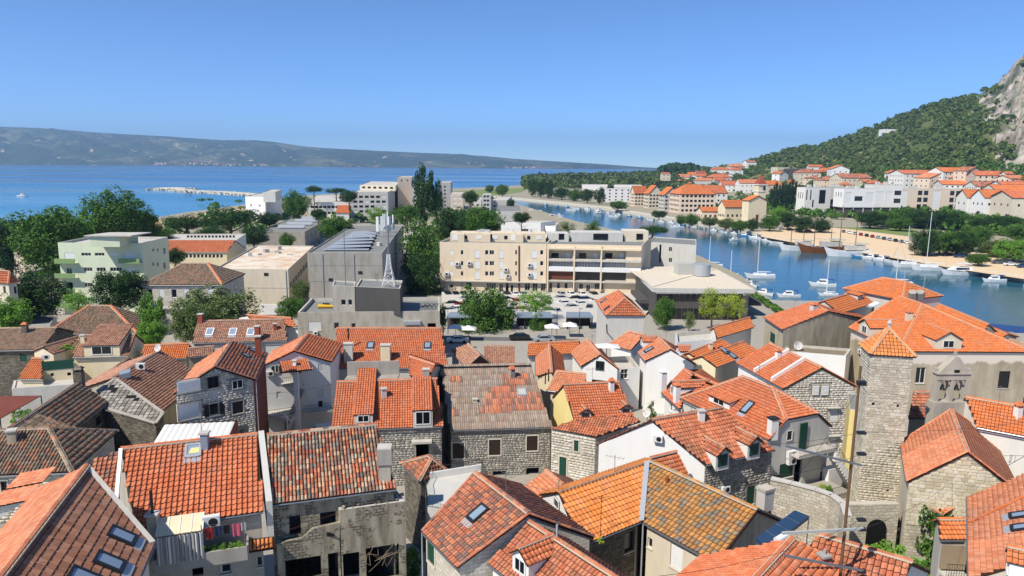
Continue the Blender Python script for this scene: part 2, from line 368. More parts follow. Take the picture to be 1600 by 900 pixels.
def caps(parent, A, B, mat, r=.14, L=.4, name='ridge_tiles', mortar=True):
    A = Vector(A); B = Vector(B); d = B-A; n = max(1, int(d.length/L)); D = d.normalized()
    side = D.cross(Vector((0, 0, 1))).normalized(); up = side.cross(D); mb = MB()
    if up.z < 0: up = -up
    for i in range(n):
        p = A+d*(i/n); q = A+d*((i+1.08)/n); r1, r2 = r*1.08, r*.94; vs = []
        for c, rr in ((p, r1), (q, r2)):
            vs += [c+side*math.cos(a)*rr+up*(math.sin(a)*rr-.02) for a in (0, .7, 1.57, 2.44, 3.14)]
        mb.add(vs, [(j, j+1, 6+j, 5+j) for j in range(4)]+[(0, 1, 2, 3, 4)])
    o = mb.build(name, mat, parent, False)
    if mortar:
        MB().obox((A+B)/2-up*.02, D*d.length*.5, side*r*1.25, up*.045).build('mortar_bed', 'capmortar', parent)
    return o
# ------------------------------------------------------------------ buildings: walls with real openings
ZUP = Vector((0, 0, 1))
class Bld:
    def __init__(s, name, label, cat, centre, zb, wall, group=None):
        zb = min(zb, ground(centre[1])-.5) if zb < ground(centre[1])+4 and centre[1] < 160 else zb
        s.root = thing(name, label, cat, (centre[0], centre[1], zb), group); s.zb = zb; s.wallmat = wall
        s.walls = []; s.slopes = []; s.cen = Vector((centre[0], centre[1], zb)); s.stone = {}
    def addwall(s, A, B, z1, gable=None, mat=None, z0=None):
        A = Vector((A[0], A[1], 0)); B = Vector((B[0], B[1], 0)); U = (B-A).normalized(); N = U.cross(ZUP)
        if N.dot(A-Vector((s.cen.x, s.cen.y, 0))) < 0: N = -N
        s.walls.append(dict(A=A, B=B, U=U, N=N, L=(B-A).length, z1=z1, z0=s.zb if z0 is None else z0, gable=gable, mat=mat or s.wallmat, wins=[]))
        return s.walls[-1]
    def find(s, x, y):
        best = None
        for wl in s.walls:
            n = wl['N']; p0 = Vector((wl['A'].x, wl['A'].y, wl['z0']))
            if n.dot(CAM-p0) <= 0: continue
            h = hitplane(x, y, p0, n)
            if h.y < 1: continue
            u = (h-p0).dot(wl['U']); top = wl['z1']
            if wl['gable']: top = max(g.z for g in wl['gable'])
            e = max(0, -u)+max(0, u-wl['L'])+max(0, wl['z0']-h.z)+max(0, h.z-top)
            dist = (h-CAM).length
            if best is None or (e*20+dist*.02) < best[0]: best = (e*20+dist*.02, wl, h)
        return best[1], best[2]
    def win(s, x0, y0, x1, y1, st='d', wl=None):
        xc, yc = (x0+x1)/2, (y0+y1)/2
        if wl is None: wl, _ = s.find(xc, yc)
        p0 = Vector((wl['A'].x, wl['A'].y, wl['z0']))
        h = lambda x, y: hitplane(x, y, p0, wl['N'])
        ua, ub = (h(x0, yc)-p0).dot(wl['U']), (h(x1, yc)-p0).dot(wl['U']); z1, z0 = h(xc, y0).z, h(xc, y1).z
        u0, u1 = max(.08, min(ua, ub)), min(wl['L']-.08, max(ua, ub))
        if u1-u0 < .12: return s
        wl['wins'].append([u0, u1, max(z0, wl['z0']+.05), z1, st]); return s
    def wins(s, lst):
        for t in lst: s.win(*t[:4], *(t[4:] or ['d']))
        return s
    def grid(s, wl, nu, nz, w_, h_, z0, dz, st='d', u0=None, u1=None):
        u0 = 1.0 if u0 is None else u0; u1 = wl['L']-1.0 if u1 is None else u1
        for j in range(nz):
            for i in range(nu):
                c = u0+(u1-u0)*(i+.5)/nu; stt = st if isinstance(st, str) else random.choice(st)
                wl['wins'].append([c-w_/2, c+w_/2, z0+j*dz, z0+j*dz+h_, stt])
        return s
    def finish(s):
        for wl in s.walls:
            A, U, N, z0, z1, Ln = wl['A'], wl['U'], wl['N'], wl['z0'], wl['z1'], wl['L']; mb = MB()
            pt = lambda u, z, d=0: Vector((A.x, A.y, z))+U*u+N*d
            wins = []; extra = []
            for k in wl['wins']:
                if k[3] > z1-.02: extra.append(k); continue
                if any(not (k[1] <= q[0] or k[0] >= q[1] or k[3] <= q[2] or k[2] >= q[3]) for q in wins): continue
                wins.append(k)
            us = sorted({0, Ln} | {q for k in wins for q in k[:2]}); zs = sorted({z0, z1} | {q for k in wins for q in k[2:4]})
            for i in range(len(us)-1):
                for j in range(len(zs)-1):
                    uc, zc = (us[i]+us[i+1])/2, (zs[j]+zs[j+1])/2
                    if any(k[0] < uc < k[1] and k[2] < zc < k[3] for k in wins): continue
                    mb.quad(pt(us[i], zs[j]), pt(us[i+1], zs[j]), pt(us[i+1], zs[j+1]), pt(us[i], zs[j+1]))
            for k in wins:
                a, b, c, d = k[:4]; r = -.22
                mb.quad(pt(a, c), pt(a, d), pt(a, d, r), pt(a, c, r)).quad(pt(b, c), pt(b, d), pt(b, d, r), pt(b, c, r))
                mb.quad(pt(a, c), pt(b, c), pt(b, c, r), pt(a, c, r)).quad(pt(a, d), pt(b, d), pt(b, d, r), pt(a, d, r))
            if wl['gable']: mb.poly([pt(0, z1), pt(Ln, z1)]+[Vector(g) for g in wl['gable']])
            wo = mb.build('wall', wl['mat'], s.root, True)
            for k in wins+extra: s.fit(wl, k, pt, k in extra)
            if wl.get('blocks'): blocks(s, wl, wo, pt, wins+extra, **wl['blocks'])
        return s
    def fit(s, wl, k, pt, surf):
        a, b, c, d, st = k; U, N = wl['U'], wl['N']; b_ = .24 if surf else 0.0
        w_, h_ = b-a, d-c; code = st[0]; arg = st[1:]
        if code == 'h': return                                    # bare opening with a dark room behind
        far = (pt(a, c)-CAM).length > 330
        sz = (d-c)*F/(pt(a, c)-CAM).length
        fm = 'framewhite'
        def bx(mb, u0, u1, zz0, zz1, d0, d1):
            mb.obox((pt(u0, zz0, d0)+pt(u1, zz1, d1))/2, U*(u1-u0)/2, N*(d1-d0)/2, ZUP*(zz1-zz0)/2)
        if far:
            mb = MB(); bx(mb, a, b, c, d, -.2+b_, -.16+b_); mb.build('window', {'d': 'glass', 's': 'shut'+arg if code == 's' else 'glass'}.get(code, 'glass'), s.root); return
        mb = MB()
        if code in 'sS':      # closed shutter
            bx(mb, a+.02, b-.02, c+.02, d-.02, -.1+b_, -.05+b_)
            if sz > 11:
                n = max(4, int(h_/.16))
                for i in range(n): bx(mb, a+.06, b-.06, c+.05+(h_-.1)*i/n, c+.05+(h_-.1)*(i+.55)/n, -.06+b_, -.03+b_)
            o = mb.build('shutter', 'shut'+arg, s.root)
        else:
            t = min(.07, w_*.12)
            bx(mb, a, a+t, c, d, -.19+b_, -.12+b_); bx(mb, b-t, b, c, d, -.19+b_, -.12+b_); bx(mb, a+t, b-t, c, c+t, -.19+b_, -.12+b_); bx(mb, a+t, b-t, d-t, d, -.19+b_, -.12+b_)
            nm = max(1, int(round(w_/.7)))
            for i in range(1, nm): x = a+w_*i/nm; bx(mb, x-t*.45, x+t*.45, c+t, d-t, -.19+b_, -.125+b_)
            o = mb.build('window', {'w': 'framewhite', 'd': 'framewhite', 'g': 'metalgrey', 'o': 'framewhite', 'k': 'shutdark', 'n': 'shutgreen'}.get(code, fm), s.root)
            g = MB(); bx(g, a, b, c, d, -.21+b_, -.17+b_); g.build('pane', 'glass' if code != 'g' else 'glass_skytint', o)
            if code == 'o':
                for u0, u1 in ((a-w_*.52, a-.02), (b+.02, b+w_*.52)):
                    q = MB(); bx(q, u0, u1, c, d, .02, .06); q.build('shutter', 'shut'+arg, s.root)
        if sz > 14 and code in 'sdokn' and s.wallmat.startswith('stone'):   # stone surround
            q = MB(); t = .13
            bx(q, a-t, a, c-t, d+t, -.2+b_, .04+b_*0); bx(q, b, b+t, c-t, d+t, -.2+b_, .04); bx(q, a, b, d, d+t, -.2+b_, .045); bx(q, a-.05, b+.05, c-t, c, -.2+b_, .09)
            q.build('window_surround', 'framestone', s.root)
        elif sz > 12:
            q = MB(); bx(q, a-.06, b+.06, c-.07, c-.005, -.18+b_, .08); q.build('sill', 'framestone', s.root)
_bm = {}
def blocks(s, wl, wo, pt, holes, mat='blk_grey', w_=(.3, .62), h=(.18, .3), nobj=0, gable=True, z0=None, dz=.02):
    """courses of separate stones over a wall"""
    U, N, Ln = wl['U'], wl['N'], wl['L']; zt = max([g.z for g in wl['gable']] or [wl['z1']]) if wl['gable'] else wl['z1']
    poly = None
    if wl['gable']:
        A0 = Vector((wl['A'].x, wl['A'].y, 0)); poly = [(0, wl['z0']), (Ln, wl['z0']), (Ln, wl['z1'])]+[((g-A0).dot(U), g.z) for g in wl['gable']]+[(0, wl['z1'])]
    z = wl['z0'] if z0 is None else z0; out = []; rnd = random.Random(int(wl['A'].x*100))
    while z < zt-.05:
        hh = rnd.uniform(*h); u = -rnd.random()*.3
        while u < Ln:
            ww = rnd.uniform(*w_); u0, u1 = max(0.0, u), min(Ln, u+ww); u += ww
            if u1-u0 < .08: continue
            uc, zc = (u0+u1)/2, z+hh/2
            if zc > zt: continue
            if poly is not None and zc > wl['z1']-.1 and not (inside(np.array([u0+.02, u1-.02]), np.array([z+hh-.03]*2), poly).all()): continue
            if poly is None and z+hh > zt+.02: continue
            if any(k[0]-.12 < u1 and k[1]+.12 > u0 and k[2]-.12 < z+hh and k[3]+.12 > z for k in holes): continue
            out.append((u0+.012, u1-.012, z+.012, z+hh-.012, rnd.uniform(.012, .045)+dz))
        z += hh
    base = np.array([(-1, -.0, -1), (1, 0, -1), (1, 0, 1), (-1, 0, 1), (-.9, 1, -.88), (.9, 1, -.88), (.9, 1, .88), (-.9, 1, .88)], dtype=np.float32)
    fc = np.array([(4, 5, 6, 7), (0, 1, 5, 4), (1, 2, 6, 5), (2, 3, 7, 6), (3, 0, 4, 7)], dtype=np.int32)
    cen = [((a+b)/2, (c+d)/2) for a, b, c, d, e in out]
    out = [o for _, o in sorted(zip([(pt(*c)-CAM).length for c in cen], out))]
    if nobj:
        if mat not in _bm:
            me = bpy.data.meshes.new('stone_block'); me.from_pydata(base.tolist(), [], fc.tolist()); me.materials.append(MATS[mat]); _bm[mat] = me
        off = parent_loc(wo)
        for a, b, c, d, e in out[:nobj]:
            t = bpy.data.objects.new('stone_block', _bm[mat]); COL.objects.link(t); t.parent = wo
            m = Matrix((U*(b-a)/2, N*e, ZUP*(d-c)/2)).transposed().to_4x4()
            t.matrix_basis = Matrix.Translation(pt((a+b)/2, (c+d)/2)-off) @ m
        out = out[nobj:]
    if out:
        V = []
        for a, b, c, d, e in out:
            p = np.array(pt((a+b)/2, (c+d)/2)); V.append(p+base[:, :1]*np.array(U*(b-a)/2)+base[:, 1:2]*np.array(N*e)+base[:, 2:]*np.array(ZUP*(d-c)/2))
        V = np.concatenate(V); Fc = (fc[None]+(np.arange(len(out))*8)[:, None, None]).reshape(-1, 4)
        o = np_obj('stone_blocks', V, Fc, mat, wo); o['kind'] = 'stuff'

STY = {  # style: tile shape, material, width, course, jitter
 'red': ('roman', 't_red', .27, .36, .45), 'orange': ('roman', 't_orange', .28, .36, .35), 'salmon': ('flat', 't_salmon', .28, .34, .3), 'brownflat': ('flat', 't_brownflat', .42, .42, .3),
 'oldmix': ('barrel', 't_oldmix', .24, .42, 1.0), 'dark': ('barrel', 't_dark', .26, .42, 1.0), 'brown': ('cheap', 't_brown', .28, .36, .4), 'brownold': ('barrel', 't_brownold', .26, .42, .8),
 'patch': ('roman', 't_patch', .27, .36, .6), 'ochre': ('roman', 't_ochre', .36, .4, .4), 'bright': ('roman', 't_bright', .36, .42, .2), 'mossred': ('roman', 't_mossred', .28, .36, .5),
 'fibre': ('corr', 't_fibre', .24, 1.1, .1), 'stone': ('slabs', 't_stone', .5, .42, 1.0), 'white': ('corr', 'metalwhite', .32, 3.0, 0), 'redfar': ('cheap', 't_red', .34, .5, .2),
 'orangefar': ('cheap', 't_orange', .34, .5, .2), 'darkflat': ('flat', 't_dark', .5, .45, .5), 'salmonfar': ('cheap', 't_salmon', .34, .5, .2), 'shedbrown': ('flat', 't_brownold', .5, .5, .5)}
class House(Bld):
    """ridge seen from R1 to R2 at height zr, eave below it from E1 to E2 at height ze; the far slope mirrors the near one"""
    def __init__(s, label, R_, zr, E, ze, zb=None, tile='red', wall='white', hip=(0, 0), nobj=0, name='old_house', bw=1.0, ov=.3, tw=1.0, cap=True, group=None, fit='mean', cat='house', bt=None, holes=(), eo=.12):
        r1, r2 = P(*R_[0], zr), P(*R_[1], zr); e1, e2 = P(*E[0], ze), P(*E[1], ze)
        D = (r2-r1); D.z = 0; D.normalize()
        if fit == 'E':
            D = e2-e1; D.z = 0; D.normalize()
        side = Vector((-D.y, D.x, 0))
        if side.dot((e1+e2)/2-r1) < 0: side = -side
        if fit == 'E':
            rm = (r1+r2)/2; r1, r2 = [rm+D*(q-rm).dot(D) for q in (r1, r2)]
        o1, o2 = (e1-r1).dot(side), (e2-r1).dot(side); o = (o1+o2)/2 if fit in ('mean', 'E') else (o1 if fit == 1 else o2)
        a1, a2 = (e1-r1).dot(D), (e2-r1).dot(D)
        s.D, s.side, s.off, s.pitch = D, side, o, (zr-ze)/max(o, .1)
        if abs(o1-o2) > 1.2 or not (.2 < s.pitch < 1.0): print('HOUSE', label[:40], 'off %.1f %.1f pitch %.2f len %.1f d %.0f' % (o1, o2, s.pitch, (r2-r1).length, r1.y))
        f = lambda a, w_, z: Vector((r1.x, r1.y, 0))+D*a+side*w_+ZUP*z
        lr = (r2-r1).dot(D); e1, e2 = f(a1, o, ze), f(a2, o, ze); zbk = zr-(zr-ze)*bw
        b1 = f(a1 if hip[0] else -a1*bw, -o*bw, zbk); b2 = f(a2 if hip[1] else lr-(a2-lr)*bw, -o*bw, zbk)
        cen = (e1+e2+b1+b2)/4; zb = ground(cen.y)-.5 if zb is None else zb
        super().__init__(name, label, cat, cen, zb, wall, group)
        s.r1, s.r2, s.e1, s.e2, s.b1, s.b2, s.zr, s.ze = r1, r2, e1, e2, b1, b2, zr, ze
        st = STY[tile]; s.tile = st[1]; kw = dict(w_=st[2]*tw, L=st[3]*tw, jit=st[4])
        s.front = [e1, e2, r2, r1]; back = [b2, b1, r1, r2]; half = hip[1] if 0 < hip[1] < 1 else 0
        if half:      # half-hipped end: the gable is cut off below the ridge end
            top2 = f((a2+(b2-f(0, -o*bw, zbk)).dot(D))/2, 0, zr); mf, mk = top2+(e2-top2)*half, top2+(b2-top2)*half
            s.front = [e1, e2, mf, r2, r1]; back = [b2, b1, r1, r2, mk]
        fs = tiles(s.root, s.front, st[0], st[1], nobj=nobj, holes=holes, **kw); s.slab = fs
        s2 = STY[bt or tile]
        tiles(s.root, back, s2[0], s2[1], **kw)
        if hip[0]: tiles(s.root, [e1, b1, r1], st[0], st[1], **kw)
        if hip[1]: tiles(s.root, [mf, mk, r2] if half else [e2, b2, r2], st[0], st[1], **kw)
        s.plane = (r1, (e1-r1).cross(r2-r1).normalized())
        if s.plane[1].z < 0: s.plane = (r1, -s.plane[1])
        s.slopes = [s.plane]
        if cap:
            caps(s.root, r1+ZUP*.08, r2+ZUP*.08, s.tile)
            for hh, ee, bb, rr in ((hip[0], e1, b1, r1), (hip[1], e2, b2, r2)):
                if hh and half and ee is e2: ee, bb = mf, mk
                if hh: caps(s.root, rr+ZUP*.06, ee+ZUP*.06, s.tile); caps(s.root, rr+ZUP*.06, bb+ZUP*.06, s.tile)
        # walls inside the eaves
        i_ = ov; zt = ze+i_*s.pitch-.16; ztb = zbk+i_*s.pitch-.16
        def ins(p, q, k): return p+(q-p).normalized()*k
        fe1, fe2 = e1-side*i_, e2-side*i_; be1, be2 = b1+side*i_, b2+side*i_
        k1 = i_ if hip[0] else eo; k2 = i_ if hip[1] and not half else eo
        fe1, be1 = fe1+D*k1, be1+D*k1; fe2, be2 = fe2-D*k2, be2-D*k2
        s.W = dict(front=s.addwall(fe1, fe2, zt), back=s.addwall(be1, be2, ztb))
        zl = min(zt, ztb)
        for nm, fe, be, rr, hp, kk in (('end1', fe1, be1, r1, hip[0], k1), ('end2', fe2, be2, r2, hip[1], -k2)):
            if hp and half and nm == 'end2': s.W[nm] = s.addwall(fe, be, zl, gable=[Vector((be.x, be.y, ztb)), mk-D*k2-ZUP*.17, mf-D*k2-ZUP*.17, Vector((fe.x, fe.y, zt))])
            elif hp: s.W[nm] = s.addwall(fe, be, zl)
            else:
                q = (o-i_)/((o-i_)+(o*bw-i_)); tp = Vector((fe.x+(be.x-fe.x)*q, fe.y+(be.y-fe.y)*q, zr-.17))
                fz = Vector((fe.x, fe.y, zt)); bz = Vector((be.x, be.y, ztb))
                s.W[nm] = s.addwall(fe, be, zl, gable=[bz, tp, fz])
        # gutter along the near eave
        MB().tube(e1+side*.04-ZUP*.08, e2+side*.04-ZUP*.08, .055, 5).build('gutter', 'metalgrey', s.root)
    def verge(s, mat='capmortar', ends=(1, 1)):
        for k, (r_, e, b) in enumerate(((s.r1, s.e1, s.b1), (s.r2, s.e2, s.b2))):
            if ends[k]:
                for q in (e, b): caps(s.root, q+ZUP*.06, r_+ZUP*.06, s.tile, .1, .4, 'verge_tiles', False)
        return s
    def on(s, x, y, k=0): return hitplane(x, y, *s.slopes[k])

class Block(Bld):
    """flat-roofed building: three roof corners front-left, front-right, far-right (or a list of corners) at height zt"""
    def __init__(s, label, pts, zt, zb, wall='concrete', roof='roofgrey', par=.5, name='flat_roofed_building', cat='building', group=None, world=False, pw=.25):
        q = [Vector(p) if world else P(*p, zt) for p in pts]
        if len(q) == 3: q.append(q[0]+q[2]-q[1])
        cen = sum(q, Vector())/len(q); super().__init__(name, label, cat, cen, zb, wall, group); s.q = q; s.zt = zt
        for a, b in zip(q, q[1:]+q[:1]): s.addwall(a, b, zt)
        zr = zt-par
        MB().poly([Vector((p.x, p.y, zr)) for p in q]).build('flat_roof', roof, s.root)
        # parapet: inner face and coping
        inn = [p+(cen-p).normalized()*pw*1.4 for p in q]; inn = [Vector((p.x, p.y, zt)) for p in inn]; mb = MB()
        for i in range(len(q)):
            j = (i+1) % len(q); a, b, c, d = q[i], q[j], inn[j], inn[i]
            z = Vector((0, 0, zt)); mb.quad(Vector((a.x, a.y, zt)), Vector((b.x, b.y, zt)), c, d)
            mb.quad(d, c, Vector((c.x, c.y, zr)), Vector((d.x, d.y, zr)))
        mb.build('parapet', 'slab', s.root)
        s.slopes = [(Vector((cen.x, cen.y, zr)), ZUP)]
    def on(s, x, y, k=0): return hitplane(x, y, *s.slopes[k])

# ------------------------------------------------------------------ roof and wall fittings
def skylight(b, x, y, w_=.8, h=1.2, k=0, glass='glass_skytint', frame='metaldark'):
    p0, N = b.slopes[k]; c = hitplane(x, y, p0, N); U = ZUP.cross(N).normalized(); V = N.cross(U)
    if V.z < 0: V = -V
    c = c+N*.06; mb = MB(); t = .07
    for uo, vo, uw, vh in ((-w_/2, 0, t, h/2+t), (w_/2, 0, t, h/2+t), (0, h/2, w_/2-t, t), (0, -h/2, w_/2-t, t*1.6)):
        mb.obox(c+U*uo+V*vo, U*uw, V*vh, N*.11)
    o = mb.build('skylight', frame, b.root)
    MB().obox(c, U*(w_/2-t*.5), V*(h/2-t*.5), N*.07).build('pane', glass, o)
    MB().obox(c-V*(h/2+.3)-N*.04, U*(w_/2+.1), V*.2, N*.05).build('flashing', 'zinc', o)
def chimney(b, base, w_, d_, h, mat='palegrey', rz=0, top='slab', pots=0, name='chimney', cap='slab'):
    base = Vector(base); o = MB().rbox(base-ZUP*.8, w_, d_, h+.8, rz).build(name, mat, b.root)
    if cap == 'slab': MB().rbox(base+ZUP*(h+.002), w_+.16, d_+.16, .12, rz).build('chimney_cap', top, o)
    elif cap == 'tile':
        X = Vector((math.cos(rz), math.sin(rz), 0)); Y = Vector((-X.y, X.x, 0)); c = base+ZUP*h
        m = MB()
        for i in (-1, 1):
            for j in (-1, 1): m.rbox(c+X*i*w_*.38+Y*j*d_*.38, .12, .12, .26, rz)
        a = [c+X*i*(w_/2+.1)+Y*j*(d_/2+.1)+ZUP*.26 for i, j in ((-1, -1), (1, -1), (1, 1), (-1, 1))]; t1, t2 = c-X*w_*.3+ZUP*.6, c+X*w_*.3+ZUP*.6
        m.poly([a[0], a[1], t2, t1]).poly([a[2], a[3], t1, t2]).poly([a[1], a[2], t2]).poly([a[3], a[0], t1]).poly(a)
        m.build('chimney_cap', top, o)
    for i in range(pots): MB().tube(base+Vector((0, 0, h)), base+Vector((0, 0, h+.7)), .11, 8).build('flue', 'metaldark', o)
    return o
def acunit(b, x, y, wl=None, p=None, N=None, sc=1.0):
    if p is None:
        wl, p = b.find(x, y); N = wl['N']
    U = N.cross(ZUP); c = Vector(p)+N*.24*sc
    o = MB().obox(c, U*.42*sc, N*.16*sc, ZUP*.3*sc).build('air_conditioner', 'acwhite', b.root)
    m = MB(); cc = c+N*.165*sc-U*.1*sc; n = 14; m.poly([cc+(U*math.cos(i*6.283/n)+ZUP*math.sin(i*6.283/n))*.23*sc for i in range(n)]); m.build('fan_grille', 'metaldark', o)
    MB().obox(c-N*.1*sc-ZUP*.34*sc, U*.3*sc, N*.14*sc, ZUP*.03*sc).build('bracket', 'metalgrey', o)
def dish(b, p, r=.45, aim=(-.3, -1, .35)):
    p = Vector(p); a = Vector(aim).normalized(); u = a.orthogonal().normalized(); v = a.cross(u); vs = [p]; fs = []; n = 14
    for j, (rr, dp) in enumerate(((.55, .05), (1, .16))): vs += [p+(u*math.cos(i*6.283/n)+v*math.sin(i*6.283/n))*r*rr+a*dp for i in range(n)]
    fs = [(0, 1+i, 1+(i+1) % n) for i in range(n)]+[(1+i, 1+n+i, 1+n+(i+1) % n, 1+(i+1) % n) for i in range(n)]
    m = MB().add(vs, fs); o = m.build('satellite_dish', 'palegrey', b.root, False)
    m = MB().tube(p-ZUP*.9, p-a*.05, .03, 6).tube(p-ZUP*.05*r+a*.05, p+a*.5-v*.1, .012, 4).rbox(p+a*.5-v*.1, .08, .08, .1); m.build('dish_mount', 'metalgrey', o)
def antenna(b, p, h=2.2, n=6, rz=.6, mat='metalgrey'):
    p = Vector(p); m = MB().tube(p-ZUP*.3, p+ZUP*h, .022, 5); X = Vector((math.cos(rz), math.sin(rz), 0)); Y = Vector((-X.y, X.x, 0)); c = p+ZUP*(h-.15)
    m.tube(c-X*.7, c+X*.7, .014, 4)
    for i in range(n): q = c+X*(-.65+1.3*i/(n-1)); m.tube(q-Y*(.4-.04*i), q+Y*(.4-.04*i), .009, 4)
    return m.build('antenna', mat, b.root)
def dormer(b, x, y, w_, h, kind='gable', tile='red', wall='white', st='d', k=0, hr=None, s2=.15, win=.6, frame=None, eave=.18, wz=.2):
    """dormer whose front foot stands on the slope at the place seen at (x, y)"""
    p0, N = b.slopes[k]; c = hitplane(x, y, p0, N); U = ZUP.cross(N).normalized(); O = Vector((N.x, N.y, 0)).normalized()
    tp = math.hypot(N.x, N.y)/N.z; t = STY[tile]; kw = dict(w_=t[2], L=t[3], jit=t[4])
    root = MB(); z0 = c.z-.05
    A, B = c-U*w_/2, c+U*w_/2
    top = c.z+h
    if kind == 'gable':
        hr = w_*.32 if hr is None else hr; ln = h/tp; lr = (h+hr)/tp; ap = c+ZUP*(h+hr)
        fr = [A-ZUP*.1, B-ZUP*.1, B+ZUP*h, ap, A+ZUP*h]; root.poly(fr)
        root.poly([A, A+ZUP*h, A+ZUP*h-O*ln]); root.poly([B, B+ZUP*h, B+ZUP*h-O*ln]); o = root.build('dormer', wall, b.root)
        e = O*eave; sl = hr/(w_/2)
        for S, sg in ((A, -1), (B, 1)):
            lo = S+ZUP*(h-sl*.15)+U*sg*.15+ZUP*.06; top_ = ap+ZUP*.06
            tiles(o, [lo+e, top_+e, top_-O*lr, lo-O*(ln-.1)], t[0], t[1], pname='dormer_roof', thick=.08, **kw)
        caps(o, ap+e+ZUP*.12, ap-O*lr*.95+ZUP*.12, t[1], .12)
    else:
        ln = h/max(tp-s2, .08); ap = None
        root.poly([A-ZUP*.1, B-ZUP*.1, B+ZUP*h, A+ZUP*h]); back = -O*ln+ZUP*(ln*s2)
        root.poly([A, A+ZUP*h, A+ZUP*h+back]); root.poly([B, B+ZUP*h, B+ZUP*h+back]); o = root.build('dormer', wall, b.root)
        e = O*eave-ZUP*s2*eave
        tiles(o, [A-U*.12+ZUP*(h+.06)+e, B+U*.12+ZUP*(h+.06)+e, B+U*.12+ZUP*(h+.06)+back, A-U*.12+ZUP*(h+.06)+back], t[0], t[1], pname='dormer_roof', thick=.08, **kw)
    # window in the front
    ww, wh = w_*win, h*.72; cc = c+ZUP*(h*wz+wh/2)+O*.02; m = MB()
    if st == 'd':
        for du, dz_, a_, b_2 in ((-ww/2, 0, .05, wh/2), (ww/2, 0, .05, wh/2), (0, 0, .03, wh/2), (0, wh/2, ww/2, .05), (0, -wh/2, ww/2, .05)): m.obox(cc+U*du+ZUP*dz_, U*a_, O*.05, ZUP*b_2)
        wo = m.build('window', frame or 'framewhite', o); MB().obox(cc, U*ww/2, O*.02, ZUP*wh/2).build('pane', 'glass', o)
    else:
        m.obox(cc, U*ww/2, O*.05, ZUP*wh/2).build('shutter', st, o)
    return o
def railing(root, pts, h=.95, mat='metaldark', gap=.14, name='railing', r=.012):
    m = MB()
    for a, b in zip(pts[:-1], pts[1:]):
        a = Vector(a); b = Vector(b); m.tube(a+ZUP*h, b+ZUP*h, .022, 5); m.tube(a+ZUP*.08, b+ZUP*.08, .016, 4); n = max(1, int((b-a).length/gap))
        for i in range(n+1): q = a+(b-a)*(i/n); m.tube(q, q+ZUP*h, r, 4)
    return m.build(name, mat, root)
def pipe(root, pts, r=.05, mat='zinc', name='downpipe'): return MB().path([Vector(p) for p in pts], r, 6).build(name, mat, root)

# ------------------------------------------------------------------ plants
def crown_mesh(name, shape, n, size, mat, seed=1, clumps=45):
    rs = np.random.RandomState(seed)
    c = rs.normal(size=(clumps, 3)); c /= np.linalg.norm(c, axis=1)[:, None]; c *= (rs.rand(clumps, 1)**.45)*.82
    cr = .15+rs.rand(clumps)*.15
    if shape == 'pine': c[:, 2] *= .6; c[:, 2] += .15
    if shape == 'poplar': cr *= .75
    if shape == 'cone': k = (c[:, 2]+1)/2; c[:, :2] *= (1.05-k[:, None]*.95)
    which = rs.randint(0, clumps, n); d = rs.normal(size=(n, 3)); d /= np.linalg.norm(d, axis=1)[:, None]
    p = c[which]+d*(cr[which]*(.55+.5*rs.rand(n)))[:, None]
    nrm = d*.8+rs.normal(size=(n, 3))*.55+np.array([0, 0, .35]); nrm /= np.linalg.norm(nrm, axis=1)[:, None]
    t = np.cross(nrm, rs.normal(size=(n, 3))); t /= np.linalg.norm(t, axis=1)[:, None]; b = np.cross(nrm, t)
    sz = size*(.6+.8*rs.rand(n))[:, None]
    V = np.stack([p-t*sz, p-b*sz*.55+nrm*sz*.12, p+t*sz, p+b*sz*.55+nrm*sz*.12], 1)
    V = V.reshape(-1, 3); Fc = np.arange(n*4).reshape(-1, 4)
    me = bpy.data.meshes.new(name); me.from_pydata(V.tolist(), [], Fc.tolist()); me.materials.append(MATS[mat]); return me
CR = {}
def crown(kind, mat, var):
    k = (kind, mat, var)
    if k not in CR:
        n, sz, cl = {'round': (13500, .034, 105), 'poplar': (6500, .042, 110), 'pine': (7500, .032, 70), 'cone': (2600, .055, 50), 'bush': (1600, .075, 26), 'sparse': (4200, .036, 60)}[kind]
        CR[k] = crown_mesh('crown', kind, n, sz, mat, var*7+len(kind), cl)
    return CR[k]
def tree(label, x, ytop, ybot, dep, wpx, kind='round', mat='leaf', var=1, name='tree', cat='tree', group=None, trunk=None, zg=None):
    """crown seen between ytop and ybot at column x, width wpx, standing at a depth"""
    t, bt = PD(x, ytop, dep), PD(x, ybot, dep); sc_ = (t-CAM).length/F; rx = wpx*sc_/2; rzz = (t.z-bt.z)/2*1.0; cz = (t.z+bt.z)/2
    zg = ground(dep) if zg is None else zg
    root = thing(name, label, cat, (t.x, t.y, zg), group)
    c = link('crown', crown(kind, mat, var), root, (0, 0, cz-zg)); c.scale = (rx*1.14, rx*1.14, rzz*1.12); c.rotation_euler = (0, 0, random.random()*6)
    if trunk is not False:
        th = cz-zg; r = max(.12, rx*.07); m = MB(); b0 = Vector((t.x, t.y, zg-.3)); m.tube(b0, Vector((t.x, t.y, cz)), r, 8, r*.55)
        for i in range(7):
            a = random.random()*6.28; s0 = Vector((t.x, t.y, zg+th*random.uniform(.45, .95))); m.tube(s0, s0+Vector((math.cos(a)*rx*.6, math.sin(a)*rx*.6, rzz*random.uniform(.3, .7))), r*.4, 5, r*.12)
        m.build('trunk', 'wood', root)
    return root
def bush(label, p, rx, rz_, mat='leafbright', var=1, name='shrub', cat='shrub', group=None):
    p = Vector(p); root = thing(name, label, cat, p, group); c = link('crown', crown('bush', mat, var), root, (0, 0, rz_*.9)); c.scale = (rx, rx, rz_); c.rotation_euler = (0, 0, random.random()*6)
    MB().tube(p, p+ZUP*rz_, .05, 6).build('stem', 'wood', root); return root
